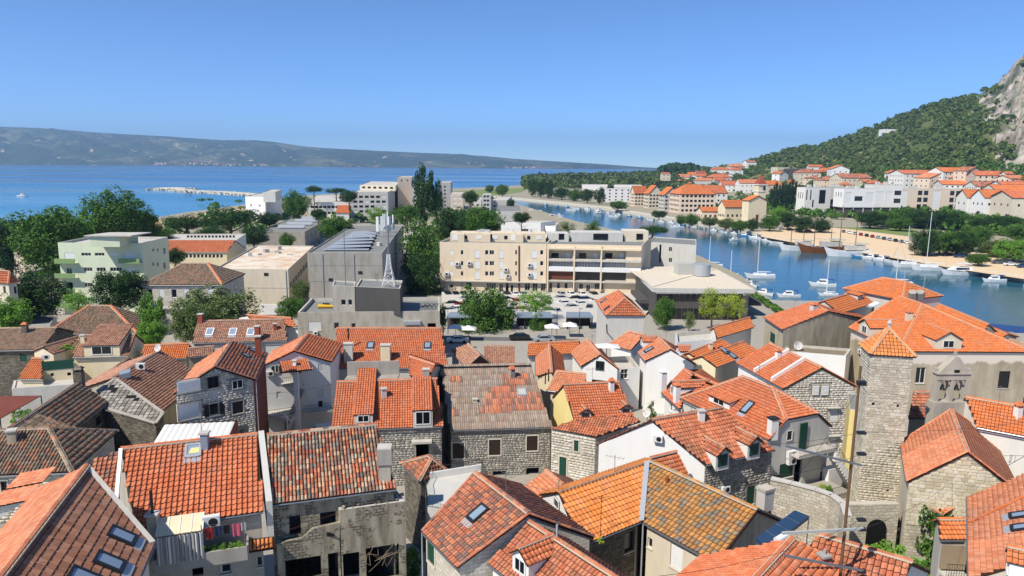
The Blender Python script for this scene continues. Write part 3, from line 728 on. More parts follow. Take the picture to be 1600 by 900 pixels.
# ------------------------------------------------------------------ the setting: sea, land, hills
def watermat():
    s = NT('water', .16, .5); p, n = s.pos(); s.b.inputs['IOR'].default_value = 1.33
    big = s.noise(s.mapping(p, (.0007, .0024, 1)), 1.0, 4, .6); sh = s.noise(p, .01, 2)
    sx = s.add('ShaderNodeSeparateXYZ'); s.link(p, sx.inputs[0])
    mr = s.add('ShaderNodeMapRange'); mr.inputs[1].default_value = 350; mr.inputs[2].default_value = 1500; s.link(sx.outputs[1], mr.inputs[0])
    c = s.mix(mr.outputs[0], C('3d86aa'), s.mix(s.ramp(big, [(.35, (0,)*3), (.7, (1,)*3)]), C('1f5080'), C('3f7cac')))
    s.link(s.ramp(big, [(.4, (.1,)*3), (.62, (.42,)*3)]), s.b.inputs['Roughness'])
    s.col(c)
    a = s.noise(s.mapping(p, (.35, .9, 1)), 1.0, 3); b = s.noise(s.mapping(p, (.05, .12, 1)), 1.0, 3)
    s.bump(s.math('ADD', s.math('MULTIPLY', a, .35), b), .16, .4); MATS['water'] = s.m
watermat()
def rivermat():
    s = NT('riverwater', .12, .5); p, n = s.pos(); s.b.inputs['IOR'].default_value = 1.33
    c = s.mix(s.noise(p, .012, 3), C('1d4d60'), C('2c6272')); s.col(c)
    a = s.noise(s.mapping(p, (.5, 1.0, 1)), 1.0, 3); b = s.noise(s.mapping(p, (.07, .14, 1)), 1.0, 3)
    s.bump(s.math('ADD', s.math('MULTIPLY', a, .35), b), .3, .3); MATS['riverwater'] = s.m
rivermat()
def hillmat(name, green, dry, rock, scale, rockamt=.6, haze=0):
    s = NT(name, .95, .05); p, n = s.pos()
    a = s.noise(p, scale, 6, .65); b = s.noise(p, scale*6, 5, .7)
    c = s.mix(s.ramp(b, [(.35, (0,)*3), (.65, (1,)*3)]), C(green), scl(C(green), .6))
    c = s.mix(s.ramp(a, [(.5, (0,)*3), (.62, (.8,)*3)]), c, C(dry))
    c = s.mix(s.ramp(b, [(rockamt, (0,)*3), (rockamt+.08, (1,)*3)]), c, C(rock)); s.bump(b, .8, 6.0); MATS[name] = s.col(c)
hillmat('islandmat', '33452c', '6f6f50', 'c0b498', .0016, .60); hillmat('hillside', '5c6a38', '847f58', 'aaa08c', .012, .6)
def cliffmat():
    s = NT('cliff', .95, .05); p, n = s.pos(); a = s.noise(s.mapping(p, (1, 1, .35)), .03, 7, .7); b = s.noise(p, .012, 5)
    c = s.ramp(a, [(.35, C('6f675c')), (.5, C('a89e90')), (.62, C('c9c0b2'))]); c = s.mix(s.ramp(b, [(.52, (0,)*3), (.6, (.8,)*3)]), c, C('4a5632'))
    s.bump(a, 1.0, 8.0); MATS['cliff'] = s.col(c)
cliffmat()
plaster('grassland', '7d8a4e', .6, .6); plaster('landcol', 'a39a84', .6, .6)

sea = MB(); sea.quad((-14000, -600, 0), (14000, -600, 0), (14000, 13500, 0), (-14000, 13500, 0)); struct('sea', sea, 'water')
def land(name, pts, z, mat, z0=-3):
    m = MB().prism([Vector((p[0], p[1], z0)) for p in pts], (0, 0, z-z0)); return struct(name, m, mat)
W0 = lambda *l: [P(x, y, 0) for x, y in l]
bank_near = W0((1600, 530), (1400, 515), (1230, 494), (1183, 466), (1160, 441), (1092, 407), (1000, 374), (900, 350), (840, 332), (795, 318), (740, 313))
coast_l = W0((700, 312), (640, 307), (560, 303), (480, 308), (400, 320), (336, 330), (290, 336), (237, 346), (150, 356), (60, 362), (-40, 366), (-200, 380))
b1600 = bank_near[0]
land('town_land', [(190, 152, 0)]+[(p.x, p.y) for p in bank_near+coast_l]+[(-260, 150)], 2.0, 'landcol')
# the river as its own sheet just above the sea
far_bank = W0((700, 305), (760, 308), (810, 313), (860, 318), (930, 326), (1000, 338), (1100, 354), (1150, 363), (1240, 383), (1330, 396), (1400, 408), (1500, 425), (1600, 441), (1750, 458))
rv = MB().poly([Vector((p.x, p.y, .05)) for p in far_bank]+[Vector((260, 120, .05))]+[Vector((p.x, p.y, .05)) for p in bank_near]); struct('river', rv, 'riverwater')
far_coast = W0((1300, 276), (1100, 274), (1000, 276), (900, 285), (830, 290), (760, 294), (700, 297))
land('far_bank_land', [(p.x, p.y) for p in far_bank]+[(700, 250), (1500, 900), (1500, 2300)]+[(p.x, p.y) for p in far_coast], 1.8, 'landcol')
# old town ground, falling away from the castle hill
g = MB(); ys = [-30, 0, 15, 30, 45, 60, 80, 100, 125, 150, 170, 190]
for a, b in zip(ys[:-1], ys[1:]):
    for x0, x1 in ((-260, -60), (-60, 60), (60, 110 if b > 150 else 190)):
        g.quad((x0, a, ground(a)+.01), (x1, a, ground(a)+.01), (x1, b, ground(b)+.01), (x0, b, ground(b)+.01))
struct('ground', g, 'paving')
# paved car park, street, promenade
def sheet(name, px, z, mat): return struct(name, MB().poly([P(x, y, z) for x, y in px]), mat)
sheet('car_park', [(690, 456), (1040, 458), (1000, 500), (880, 512), (690, 512)], 2.95, 'carpark')
sheet('street', [(690, 545), (905, 548), (905, 530), (690, 524)], ground(150)+.1, 'asphalt')
bw_ = [Vector((p.x, p.y, 0)) for p in bank_near]
m = MB()
for a, b in zip(far_bank[1:-1], far_bank[2:]):
    n = (b-a).cross(ZUP).normalized(); n = -n if n.y < 0 else n
    m.prism([Vector((a.x, a.y, 1.84)), Vector((b.x, b.y, 1.84)), Vector((b.x, b.y, 1.84))+n*9, Vector((a.x, a.y, 1.84))+n*9], (0, 0, .05))
    m.prism([Vector((a.x, a.y, -1))-n*.3, Vector((b.x, b.y, -1))-n*.3, Vector((b.x, b.y, -1))+n*.5, Vector((a.x, a.y, -1))+n*.5], (0, 0, 3.2))
struct('quay_promenade', m, 'rockpale')
sheet('sand_lot', [(1180, 362), (1245, 352), (1330, 358), (1420, 362), (1420, 376), (1560, 395), (1600, 412), (1600, 436), (1500, 421), (1400, 404), (1330, 392), (1240, 379), (1190, 370)], 1.9, 'sand')
sheet('beach', [(225, 348), (290, 338), (340, 331), (420, 319), (440, 322), (400, 330), (320, 345), (250, 362)], 2.05, 'sand')
sheet('meadow', [(705, 306), (760, 308), (815, 300), (830, 293), (760, 296), (705, 299)], 1.9, 'grassland')
sheet('lawn', [(1300, 355), (1420, 356), (1440, 363), (1425, 370), (1330, 358)], 1.95, 'grassland')

# ------------------------------------------------------------------ far hills as solid relief
def relief(name, xs, sil, foot, d0, d1, mat, nx, nt_, zfoot, rough, seed, split=None):
    from mathutils import noise as nz
    V = []; X = np.linspace(xs[0], xs[1], nx); T = np.linspace(0, 1, nt_)
    for t in T:
        for x in X:
            dep = np.interp(x, *d0)*(1-t)+np.interp(x, *d1)*t
            hs = np.interp(x, *sil); p1 = PD(x, hs, np.interp(x, *d1)); z1 = p1.z
            q = Vector((x*.02+seed, t*6, seed)); n_ = nz.fractal(q, 1.0, 2.0, 6)
            sh = t**.85; z = zfoot+(z1-zfoot)*sh+(z1-zfoot)*rough*n_*math.sin(math.pi*min(1, t*1.0))
            if split and x > split: z += (z1-zfoot)*.05*nz.fractal(Vector((x*.16, t*26, 3)), 1.0, 2.0, 5)*min(1, (x-split)/40)*min(1, t*3)
            r_ = ray(x, 300+(hs-300)*t); k = dep/r_.y; V.append((CAM.x+r_.x*k, dep, z))
    for t in (1.15, 1.5):
        for x in X:
            dep = np.interp(x, *d1)*t; hs = np.interp(x, *sil); r_ = ray(x, hs); k = dep/r_.y; z1 = PD(x, hs, np.interp(x, *d1)).z
            V.append((CAM.x+r_.x*k, dep, z1*(.8 if t < 1.3 else -.02)))
    nt2 = nt_+2; Fc = [(j*nx+i, j*nx+i+1, (j+1)*nx+i+1, (j+1)*nx+i) for j in range(nt2-1) for i in range(nx-1)]
    o = np_obj(name, V, Fc, mat, None, True); o['kind'] = 'structure'; return o
isl = ([-200, 0, 60, 100, 150, 200, 260, 300, 350, 400, 430, 470, 500, 560, 600, 660, 700, 760, 800, 850, 900, 950, 1000, 1060, 1150, 1250], [203, 198, 200, 203, 207, 210, 213, 216, 219, 219, 222, 228, 231, 234, 236, 239, 240, 244, 248, 251, 254, 257, 261, 264, 266, 268])
relief('far_island_hills', (-250, 1060), isl, None, ([-200, 1100], [6900, 8800]), ([-200, 1100], [9300, 10800]), 'islandmat', 300, 44, -2, .30, 3.1)
relief('distant_coast_hills', (1050, 1190), ([1040, 1075, 1095, 1120, 1160, 1200], [268, 262, 259, 263, 262, 262]), None, ([1000, 1200], [8000, 8000]), ([1000, 1200], [9500, 9500]), 'islandmat', 30, 10, -2, .1, 9.0)
HS = ([1000, 1050, 1100, 1150, 1180, 1230, 1280, 1330, 1380, 1430, 1480, 1530, 1550, 1575, 1600, 1650, 1720, 1800], [274, 271, 266, 261, 250, 236, 229, 213, 194, 174, 160, 150, 138, 112, 84, 40, 10, 0])
HD0 = ([1000, 1200, 1400, 1600, 1800], [1250, 980, 800, 640, 520]); HD1 = ([1000, 1200, 1400, 1600, 1800], [1650, 1650, 1500, 1250, 1050])
hill = relief('forested_hillside', (1000, 1800), HS, None, HD0, HD1, 'hillside', 240, 90, 1.5, .10, 5.5, split=1500)
hill.data.materials.append(MATS['cliff'])
_hv = np.empty(len(hill.data.vertices)*3, dtype=np.float32); hill.data.vertices.foreach_get('co', _hv); _hv = _hv.reshape(-1, 3)[:240*90].reshape(90, 240, 3)
def hill_at(x, t):
    i = (x-1000)/800*239; j = t*89; i0, j0 = int(min(238, i)), int(min(88, j)); a, b = i-i0, j-j0
    v = (_hv[j0, i0]*(1-a)+_hv[j0, i0+1]*a)*(1-b)+(_hv[j0+1, i0]*(1-a)+_hv[j0+1, i0+1]*a)*b; return Vector([float(k) for k in v])
def to_px(p):
    q = CM.transposed() @ (Vector(p)-CAM); return 800+q.x/-q.z*F, 450-q.y/-q.z*F
def hill_px(x, y):
    lo, hi = 0.0, 1.0
    for _ in range(24):
        m_ = (lo+hi)/2; py = to_px(hill_at(x, m_))[1]
        if py > y: lo = m_
        else: hi = m_
    return hill_at(x, lo)
def is_cliff(x, y): return (x > 1530 and y < 330-(x-1530)*.2 and (x-1530)*2.2 > (y-165) and not (y > 215 and x < 1572)) or (x > 1555 and y < 262)
_pi = []
for p in hill.data.polygons:
    c = sum((Vector(hill.data.vertices[k].co) for k in p.vertices), Vector())/4; x_, y_ = to_px(c); _pi.append(1 if is_cliff(x_, y_+random.uniform(-14, 14)) else 0)
hill.data.polygons.foreach_set('material_index', _pi)

# woods: masses of small trees on the slope and the far spit
def wood(name, label, pts, sizes, mat, nq=46, squash=.85, seed=1, cat='woodland'):
    rs = np.random.RandomState(seed); pts = np.asarray(pts, dtype=np.float32); n = len(pts); sizes = np.asarray(sizes, dtype=np.float32)
    d = rs.normal(size=(n, nq, 3)); d /= np.linalg.norm(d, axis=2)[..., None]; d[..., 2] = np.where(d[..., 2] < -.3, -d[..., 2], d[..., 2])
    lump = 1+.25*np.sin(d[..., :1]*5+rs.rand(n, 1, 1)*6)*np.cos(d[..., 1:2]*4+rs.rand(n, 1, 1)*6)
    c = pts[:, None, :]+d*lump*sizes[:, None, None]*(.8+.25*rs.rand(n, nq, 1))*np.array([1, 1, squash]); c[..., 2] += sizes[:, None]*.7
    nr = d+rs.normal(size=d.shape)*.35; nr /= np.linalg.norm(nr, axis=2)[..., None]
    t = np.cross(nr, rs.normal(size=d.shape)); t /= np.linalg.norm(t, axis=2)[..., None]; b = np.cross(nr, t); s = sizes[:, None, None]*.36*(.6+.7*rs.rand(n, nq, 1))
    V = np.stack([c-t*s, c-b*s*.8, c+t*s, c+b*s*.8], 2).reshape(-1, 3); o = np_obj(name, V, np.arange(len(V)).reshape(-1, 4), mat); o['kind'] = 'stuff'; tag(o, label, cat); return o
rs = np.random.RandomState(11); pp, ss = [], []
HOUSE_GAPS = [(1255, 1520, 286, 345), (1380, 1402, 199, 212), (1150, 1250, 255, 300), (1500, 1600, 285, 330), (1410, 1500, 268, 300)]
for _ in range(11000):
    x = rs.uniform(1000, 1780); t = rs.rand()**.8; p = hill_at(x, t); px, py = to_px(p)
    if is_cliff(px+rs.uniform(-34, 34), py+rs.uniform(-30, 30)) and rs.rand() > .06: continue
    if math.sin(px*.09+py*.05)+math.sin(px*.031-py*.11+2)+.8*math.sin(py*.21+px*.02) > .95 and rs.rand() > .3: continue
    if any(a < px < b and c < py < d for a, b, c, d in HOUSE_GAPS) and rs.rand() > .25: continue
    if rs.rand() < .12: continue
    pp.append((p.x, p.y, p.z-1)); ss.append((1.6+4.4*rs.rand()**1.8)*(1.2 if t > .6 else 1))
wood('hillside_woodland', 'dense dark green pine wood covering the mountain slope above the town', pp, ss, 'leafwood', 40)
pp, ss = [], []
for _ in range(1500):
    x = rs.uniform(820, 1090); f_ = (x-820)/270; y = rs.uniform(293-14*f_, 284-12*f_) if rs.rand() < .85 else rs.uniform(296, 287)
    p = P(x, y, 2); pp.append((p.x, p.y, 1.5)); ss.append(rs.uniform(5, 9)*(p.y/1400)**.4)
wood('spit_woodland', 'long belt of green trees along the far spit beside the sea', pp, ss, 'leafwood', 46, 1.3, 3)
pp, ss = [], []
for _ in range(140):
    x = rs.uniform(1032, 1088); p = PD(x, rs.uniform(264, 277)-6*math.cos((x-1060)/28*1.5)*rs.rand(), 1500+rs.rand()*60); pp.append(tuple(p-ZUP*7)); ss.append(rs.uniform(6, 10))
wood('knoll_woodland', 'dark rounded pine knoll rising above the far spit', pp, ss, 'leafpine', 46, .9, 5)
# far-shore villages on the island
def village(name, label, boxes, seed):
    rs = random.Random(seed); m = MB()
    for x0, x1, y0, y1, n in boxes:
        for _ in range(n):
            x = rs.uniform(x0, x1); y = rs.uniform(y0, y1); p = PD(x, y, np.interp(x, [-200, 1100], [6900, 8800])+30+(y1-y)*60); m.cur = 0 if rs.random() < .6 else 1; m.rbox((p.x, p.y, p.z-12), rs.uniform(12, 26), 16, rs.uniform(14, 20)); m.cur = 2; m.rbox((p.x, p.y, p.z+4), 20, 14, 7)
    o = m.build(name, ['white', 'beige', 't_red'], None); o['kind'] = 'stuff'; tag(o, label, 'village'); return o
village('far_village', 'tiny pale houses of a village on the island shore behind the breakwater', [(228, 415, 255, 258.5, 120), (240, 330, 252, 256, 30)], 1)
village('far_village', 'tiny pale houses on the island shore above the apartment towers', [(535, 590, 258, 261.5, 40), (835, 900, 262.5, 265, 46), (780, 835, 261, 263, 18)], 2)
# breakwater with rocks
bwk = thing('breakwater', 'pale stone breakwater with a round rocky head reaching into the blue sea', 'breakwater', P(330, 301, 0))
m = MB(); cl = [P(270, 296, 0), P(300, 300.5, 0), P(345, 302, 0), P(385, 305, 0), P(425, 309, 0)]
for a, b in zip(cl[:-1], cl[1:]):
    n = (b-a).cross(ZUP).normalized()*7; m.prism([a-n-ZUP, b-n-ZUP, b+n-ZUP, a+n-ZUP], (0, 0, 3.4))
m.tube(cl[0]-ZUP, cl[0]+ZUP*2.6, 22, 12, 16); m.tube(P(290, 297, 2), P(290, 297, 7), 1, 6); m.build('mole', 'rockpale', bwk)
rk = []
for i in range(260):
    k = rs.randint(0, 4); a, b = cl[k], cl[k+1]; t = rs.rand(); q = a+(b-a)*t; n = (b-a).cross(ZUP).normalized(); q = q+n*(9+rs.rand()*6)*rs.choice([-1, 1]) if rs.rand() < .7 else cl[0]+Vector((rs.uniform(-26, 26), rs.uniform(-26, 26), 0)); rk.append((q.x, q.y, -.5))
wk = MB()
for q in rk: wk.rbox(q, rs.uniform(2, 5), rs.uniform(2, 4), rs.uniform(1.5, 3), rs.rand()*3)
wk.build('rocks', 'rockpale', bwk)['kind'] = 'stuff'
# ------------------------------------------------------------------ old town, nearest houses
def slope_px(b, px, k, style, nobj=0, tw=1.0, pname='roof', plane=None, **kw):
    st = STY[style]; pl = plane or b.slopes[k]; pts = [hitplane(x, y, *pl) for x, y in px]
    return tiles(b.root, pts, st[0], st[1], w_=st[2]*tw, L=st[3]*tw, jit=st[4], nobj=nobj, pname=pname, **kw)
def plane3(a, b, c):
    n = (b-a).cross(c-a).normalized(); return (a, n if n.z > 0 else -n)
# bottom-left house: brown flat tiles on the shaded side, salmon ones on the sunny side
h1 = House('large house with brown flat-tiled slope, three skylights and a salmon sunny side', [(-45, 962), (135, 729)], 21.5, [(185, 980), (239, 850)], 18.7, tile='brownflat', wall='palegrey', bt='salmon', nobj=300, cap=False)
caps(h1.root, h1.r1+ZUP*.06, h1.r2+ZUP*.06, 't_salmon', .16)
for x, y in ((190, 839), (170, 880), (131, 905)): skylight(h1, x, y, .85, 1.25)
_v = h1.on(135, 729), h1.on(239, 850)
MB().obox((_v[0]+_v[1])/2+ZUP*.08, (_v[1]-_v[0])/2, Vector((.09, .09, 0)), ZUP*.05).build('valley_flashing', 'slab', h1.root)
_N2 = Vector((-h1.side.x, -h1.side.y, 0)).normalized(); h1.slopes.append((h1.r1, (_N2*h1.pitch+ZUP).normalized()))
for x, y in ((30, 775), (2, 805)):
    dormer(h1, x, y, 1.9, 1.0, 'shed', 'salmon', 'palegrey', 'd', 1, s2=.12)
h1.finish()
# row house with the red roof and the laundry balcony
h2 = House('row house with evenly laid red tiled roof above a balcony hung with laundry', [(189, 702), (402, 679)], 20.0, [(212, 830), (411, 796)], 17.3, tile='red', wall='greyplaster', nobj=300, tw=1.12)
slope_px(h2, [(207, 832), (183, 787), (189, 703), (152, 716), (136, 731)], 0, 'patch')
sp = [h2.on(x, y) for x, y in ((189, 706), (182, 786), (207, 831))]
for a, b in zip(sp[:-1], sp[1:]): MB().obox((a+b)/2+ZUP*.12, (b-a)/2, Vector((.12, 0, 0)), ZUP*.12).build('flashing', 'whiteclean', h2.root)
skylight(h2, 302, 705, .85, 1.0, 0, 'glass_skytint', 'zinc'); MB().obox(h2.on(305, 706)+h2.plane[1]*.15, h2.D*.3, Vector((0, .2, .1)), h2.plane[1]*.01).build('blind', 'yellow', h2.root)
chimney(h2, h2.on(321, 700), .45, .45, 1.0, 'bluegrey', .1); antenna(h2, h2.on(316, 690), 1.6, 5)
chimney(h2, h2.on(240, 822)-ZUP*.2, .55, .5, .9, 'greyplaster', .1, cap='slab'); pipe(h2.root, [h2.on(240, 822)+ZUP*.6, h2.on(240, 822)+ZUP*2.2], .09, 'metaldark', 'flue')
fw = h2.W['front']; FN, FU = fw['N'], fw['U']; fp = Vector((fw['A'].x, fw['A'].y, fw['z0'])); F0 = (fp, FN); F1 = (fp+FN*1.4, FN)
fh = lambda x, y: hitplane(x, y, *F1); wh_ = lambda x, y: hitplane(x, y, *F0)
a, b = fh(238, 882), fh(386, 853); zt_, zb_ = b.z, fh(386, 874).z
m = MB(); A = Vector((a.x, a.y, 0)); B = Vector((b.x, b.y, 0)); Ub = (B-A).normalized(); Lb = (B-A).length
m.obox(A+Ub*Lb/2+ZUP*(zt_+zb_)/2, Ub*Lb/2, FN*.07, ZUP*(zt_-zb_)/2); m.obox(A+Ub*Lb/2-FN*.7+ZUP*(zb_+.05), Ub*Lb/2, FN*.63, ZUP*.1)
for e in (A, B): m.obox(e-FN*.7+ZUP*(zt_+zb_)/2, Ub*.06, FN*.63, ZUP*(zt_-zb_)/2-ZUP*.003)
bal = m.build('balcony', 'concrete', h2.root)
for u in (fh(317, 860), B-Ub*.1): MB().tube(Vector((u.x, u.y, zt_)), Vector((u.x, u.y, zt_+1.7)), .03, 6).build('balcony_post', 'metalgrey', bal)
cn = [wh_(250, 823), wh_(317, 812), fh(317, 830), fh(243, 839)]; zc = (cn[2].z+cn[3].z)/2; cn = [Vector((cn[3].x, cn[3].y, zc+.45))-FN*1.35, Vector((cn[2].x, cn[2].y, zc+.45))-FN*1.35, Vector((cn[2].x, cn[2].y, zc)), Vector((cn[3].x, cn[3].y, zc))]
MB().prism(cn, (0, 0, .05)).build('canopy', 'cream', bal)
for i in range(5): q = (cn[3]+(cn[2]-cn[3])*i/4+ZUP*.06); q2 = cn[0]+(cn[1]-cn[0])*i/4+ZUP*.06; MB().tube(q, q2, .025, 4).build('canopy_rib', 'framewhite', bal)
cu = MB(); n = 60; c0, c1 = Vector((cn[3].x, cn[3].y, 0))+FN*.12, Vector((cn[2].x, cn[2].y, 0))+FN*.12; zl = fh(280, 877).z
for i in range(n):
    q = []
    for k in (i, i+1): q.append(c0+(c1-c0)*k/n+FN*(.06*math.sin(k*1.25)+.03*math.sin(k*.53)))
    cu.quad(q[0]+ZUP*zl, q[1]+ZUP*zl, q[1]+ZUP*zc, q[0]+ZUP*zc)
def stripes():
    s = NT('curtain', .9, .1); uv, p = s.wallcoord(); sx = s.add('ShaderNodeSeparateXYZ'); s.link(uv, sx.inputs[0])
    f = s.math('GREATER_THAN', s.math('FRACT', s.math('MULTIPLY', sx.outputs[0], 6.5)), .5); MATS['curtain'] = s.col(s.mix(f, C('d8d4cc'), C('8f8a86')))
stripes(); cu.build('curtain', 'curtain', bal, False)
cl0, cl1 = fh(322, 832), fh(384, 818); zl_ = (cl0.z+cl1.z)/2+.1; line = lambda t: Vector((cl0.x+(cl1.x-cl0.x)*t, cl0.y+(cl1.y-cl0.y)*t, zl_))-FN*.2
lr_ = thing('clothes_line', 'washing line strung across the balcony of the red-roofed row house', 'clothes line', line(0))
m = MB(); [m.tube(line(0)-FN*d, line(1)-FN*d, .012, 4) for d in (0, .25, .5)]; m.build('line', 'metalgrey', lr_)
for t, ww, hh, mt, lb in ((.08, .42, .75, 'red', 'red shirt hanging on the balcony washing line'), (.28, .4, .6, 'navy', 'navy cloth on the balcony washing line beside the red shirt'), (.5, .35, .55, 'black', 'black garment in the middle of the balcony washing line'), (.76, .5, .8, 'pink', 'pink towel hanging on the balcony washing line'), (.94, .3, .5, 'shutgrey', 'grey cloth at the outer end of the balcony washing line')):
    c = line(t); mb = MB(); k = 6
    for i in range(k):
        x0, x1 = (i/k-.5)*ww, ((i+1)/k-.5)*ww; f0, f1 = FN*.04*math.sin(i*1.7), FN*.04*math.sin((i+1)*1.7)
        mb.quad(c+Ub*x0+f0*.3, c+Ub*x1+f1*.3, c+Ub*x1*.92+f1-ZUP*hh, c+Ub*x0*.92+f0-ZUP*hh)
    if 'shirt' in lb: mb.quad(c-Ub*ww*.5, c-Ub*ww*.75-ZUP*.3, c-Ub*ww*.6-ZUP*.36, c-Ub*ww*.5-ZUP*.2).quad(c+Ub*ww*.5, c+Ub*ww*.75-ZUP*.3, c+Ub*ww*.6-ZUP*.36, c+Ub*ww*.5-ZUP*.2)
    tag(mb.build('laundry', mt, None, False), lb, 'laundry', 'laundry on the balcony')
for i in range(5):
    q = A+Ub*(Lb*(.56+.09*i))-FN*.25; bush(['first', 'second', 'third', 'fourth', 'fifth'][i]+' low green plant on the balcony parapet, counted from the striped curtain', (q.x, q.y, zt_-.25), .32, .28, 'leafbright', 1+i % 2, 'potted_plant', 'plant', 'balcony plants')
acunit(h2, 0, 0, p=wh_(331, 807)+FN*.3, N=FN, sc=1.15)
h2.wins([(401, 870, 413, 885, 'd'), (345, 882, 362, 896, 'd'), (300, 886, 318, 900, 'h')])
cp = [wh_(388, 848), wh_(428, 843), hitplane(430, 856, fp+FN*.8, FN), hitplane(388, 862, fp+FN*.8, FN)]; zz = cp[3].z; cp[2].z = zz; cp[0].z = cp[1].z = zz+.35
h2.finish(); tiles(h2.root, [cp[3], cp[2], cp[1], cp[0]], 'barrel', 't_bright', .24, .36, 0, .5, pname='porch_roof')
# party wall between the two
A, B = h2.on(404, 681), h2.on(416, 792); N = h2.plane[1]
pw = thing('party_wall', 'white rendered party wall between the red roof and the patchy old roof', 'wall', Vector((A.x, A.y, 9)))
MB().prism([A-ZUP*2+h2.D*-.05, B-ZUP*2, B+ZUP*.35, A+ZUP*.35], h2.D*.36).build('wall', 'palegrey', pw)
# old patchy roof, sagging
h3 = House('old house with weathered multicoloured barrel-tile roof and a big concrete chimney', [(417, 681), (588, 664)], 20.0, [(419, 793), (618, 760)], 17.35, tile='oldmix', wall='ruinwall', nobj=300, tw=.92)
c = h3.on(602, 745); chimney(h3, c-ZUP*.3+h3.D*.0, .75, .75, 2.3, 'greyplaster', .1); MB().rbox(c+ZUP*1.0, .95, .95, 1.05, .1).build('chimney_head', 'concrete', h3.root)
h3.win(438, 862, 632, 925, 'h'); h3.win(452, 806, 470, 835, 'h'); h3.win(500, 800, 525, 822, 'h'); h3.finish()
# ruined concrete annex with dark openings
ru = Block('ruined concrete annex with crumbling walls and dark column openings below the old roof', [(531, 797), (633, 783), (618, 764)], 16.5, 8.5, 'ruinwall', 'slab', .12, 'ruined_annex', 'ruin')
rw = ru.walls[0]; rp = (Vector((rw['A'].x, rw['A'].y, 0)), rw['N'])
h_ = lambda x, y: hitplane(x, y, *rp)
ru.walls[2]['z0'] = 13.8; ru.wins([(572, 853, 624, 905, 'h'), (535, 864, 562, 905, 'h')]); ru.finish()
a, b = h_(432, 850), h_(531, 834); zt_ = a.z-.05; bk = rw['N']*-3.6
rl = Block('low ruined terrace storey with stepped parapet left of the annex', [Vector((a.x, a.y, zt_)), Vector((b.x, b.y, zt_))-rw['U']*.02, Vector((b.x, b.y, zt_))-rw['U']*.02+bk], zt_, 8.5, 'ruinwall', 'concrete', .7, 'ruined_terrace', 'ruin', world=True)
rl.walls[2]['z0'] = 13.5; rl.wins([(446, 872, 502, 905, 'h'), (513, 864, 529, 905, 'h')]); rl.finish()
m = MB(); pts = [(432, 850), (470, 842), (490, 826), (531, 817), (531, 836), (432, 853)]; m.prism([h_(*p) for p in pts], rw['N']*-.25); m.build('stepped_parapet', 'ruinwall', rl.root)
m = MB(); pa = [h_(512, 838)+Vector((math.cos(t)*.5, 0, math.sin(t)*.28)) for t in np.linspace(0, math.pi, 9)]; m.prism(pa, rw['N']*.02); m.build('niche_shade', 'black', rl.root)  # flat black panel painted for the shade inside a niche
m = MB(); rr = random.Random(3)
for i in range(9): q = h_(rr.uniform(575, 620), rr.uniform(858, 880)); m.path([q+Vector((rr.uniform(-.4, .4), .2*k, rr.uniform(-.5, .5)))+rw['U']*k*.35 for k in range(-2, 3)], .012, 4)
rub = MB(); rq = random.Random(5)
for i in range(46):
    q = h_(*rq.choice([(rq.uniform(533, 632), 798-.14*rq.uniform(0, 100)), (rq.uniform(434, 528), rq.uniform(838, 850))])); q = q-rw['N']*rq.uniform(.05, 1.2); q.z = (16.5 if to_px(q)[0] > 531 else zt_-.7); s_ = rq.uniform(.05, .2); rub.rbox(q, s_*1.6, s_, s_*.8, rq.random()*3)
rub.build('rubble', 'ruinwall', rl.root)['kind'] = 'stuff'
vine = thing('dry_vine', 'bare grey creeper stems hanging across the ruin openings', 'vine', h_(600, 870)); m.build('stems', 'pole', vine)
jk = thing('washing_machine', 'old white appliance standing in the ruined terrace corner', 'appliance', h_(437, 838)+bk*.35)
b0 = Vector((jk.location.x, jk.location.y, zt_-.7)); MB().rbox(b0, .6, .6, .85, .15).build('body', 'acwhite', jk); MB().tube(b0+Vector((.05, -.32, .42)), b0+Vector((.05, -.29, .42)), .2, 12).build('door', 'metaldark', jk)
b0 = Vector(h_(478, 830)+bk*.45); b0.z = zt_-.7
sk = thing('sun_lounger', 'faded pink folding lounger among junk on the ruined terrace', 'lounger', b0); MB().obox(b0+ZUP*.4, Vector((.9, .2, .05)), Vector((-.1, .3, 0)), ZUP*.04).build('mattress', 'pink', sk)
m = MB(); [m.tube(b0+Vector((sx*.7, sy*.22, 0)), b0+Vector((sx*.7, sy*.22, .42)), .02, 5) for sx in (-1, 1) for sy in (-1, 1)]; m.build('frame', 'metalgrey', sk)
railing(rl.root, [h_(440, 842)+bk*.2, h_(525, 812)+bk*.2], .02, 'brick', 50)
# house left edge with dark old tiles
h4 = House('low house with dark lichen-covered barrel tiles and orange hip ridge', [(-60, 675), (77, 670)], 16.5, [(-60, 745), (112, 738)], 14.5, tile='dark', wall='stonelight', hip=(0, 1), nobj=300)
h4.W['front']['blocks'] = dict(mat='blk_chapel', z0=10.5); h4.wins([(2, 752, 12, 778, 'k'), (55, 748, 63, 757, 'd')]); h4.finish()
h5 = House('narrow house with mossy dark roof running up to an old stone chimney', [(-6, 683), (124, 597)], 15.0, [(85, 703), (160, 629)], 13.0, tile='dark', wall='stonedark', nobj=200)
chimney(h5, h5.r2-ZUP*1.0, .8, .8, 2.2, 'stonedark', .2, 'stonedark', cap='tile'); h5.win(150, 650, 158, 665, 'k'); h5.finish()
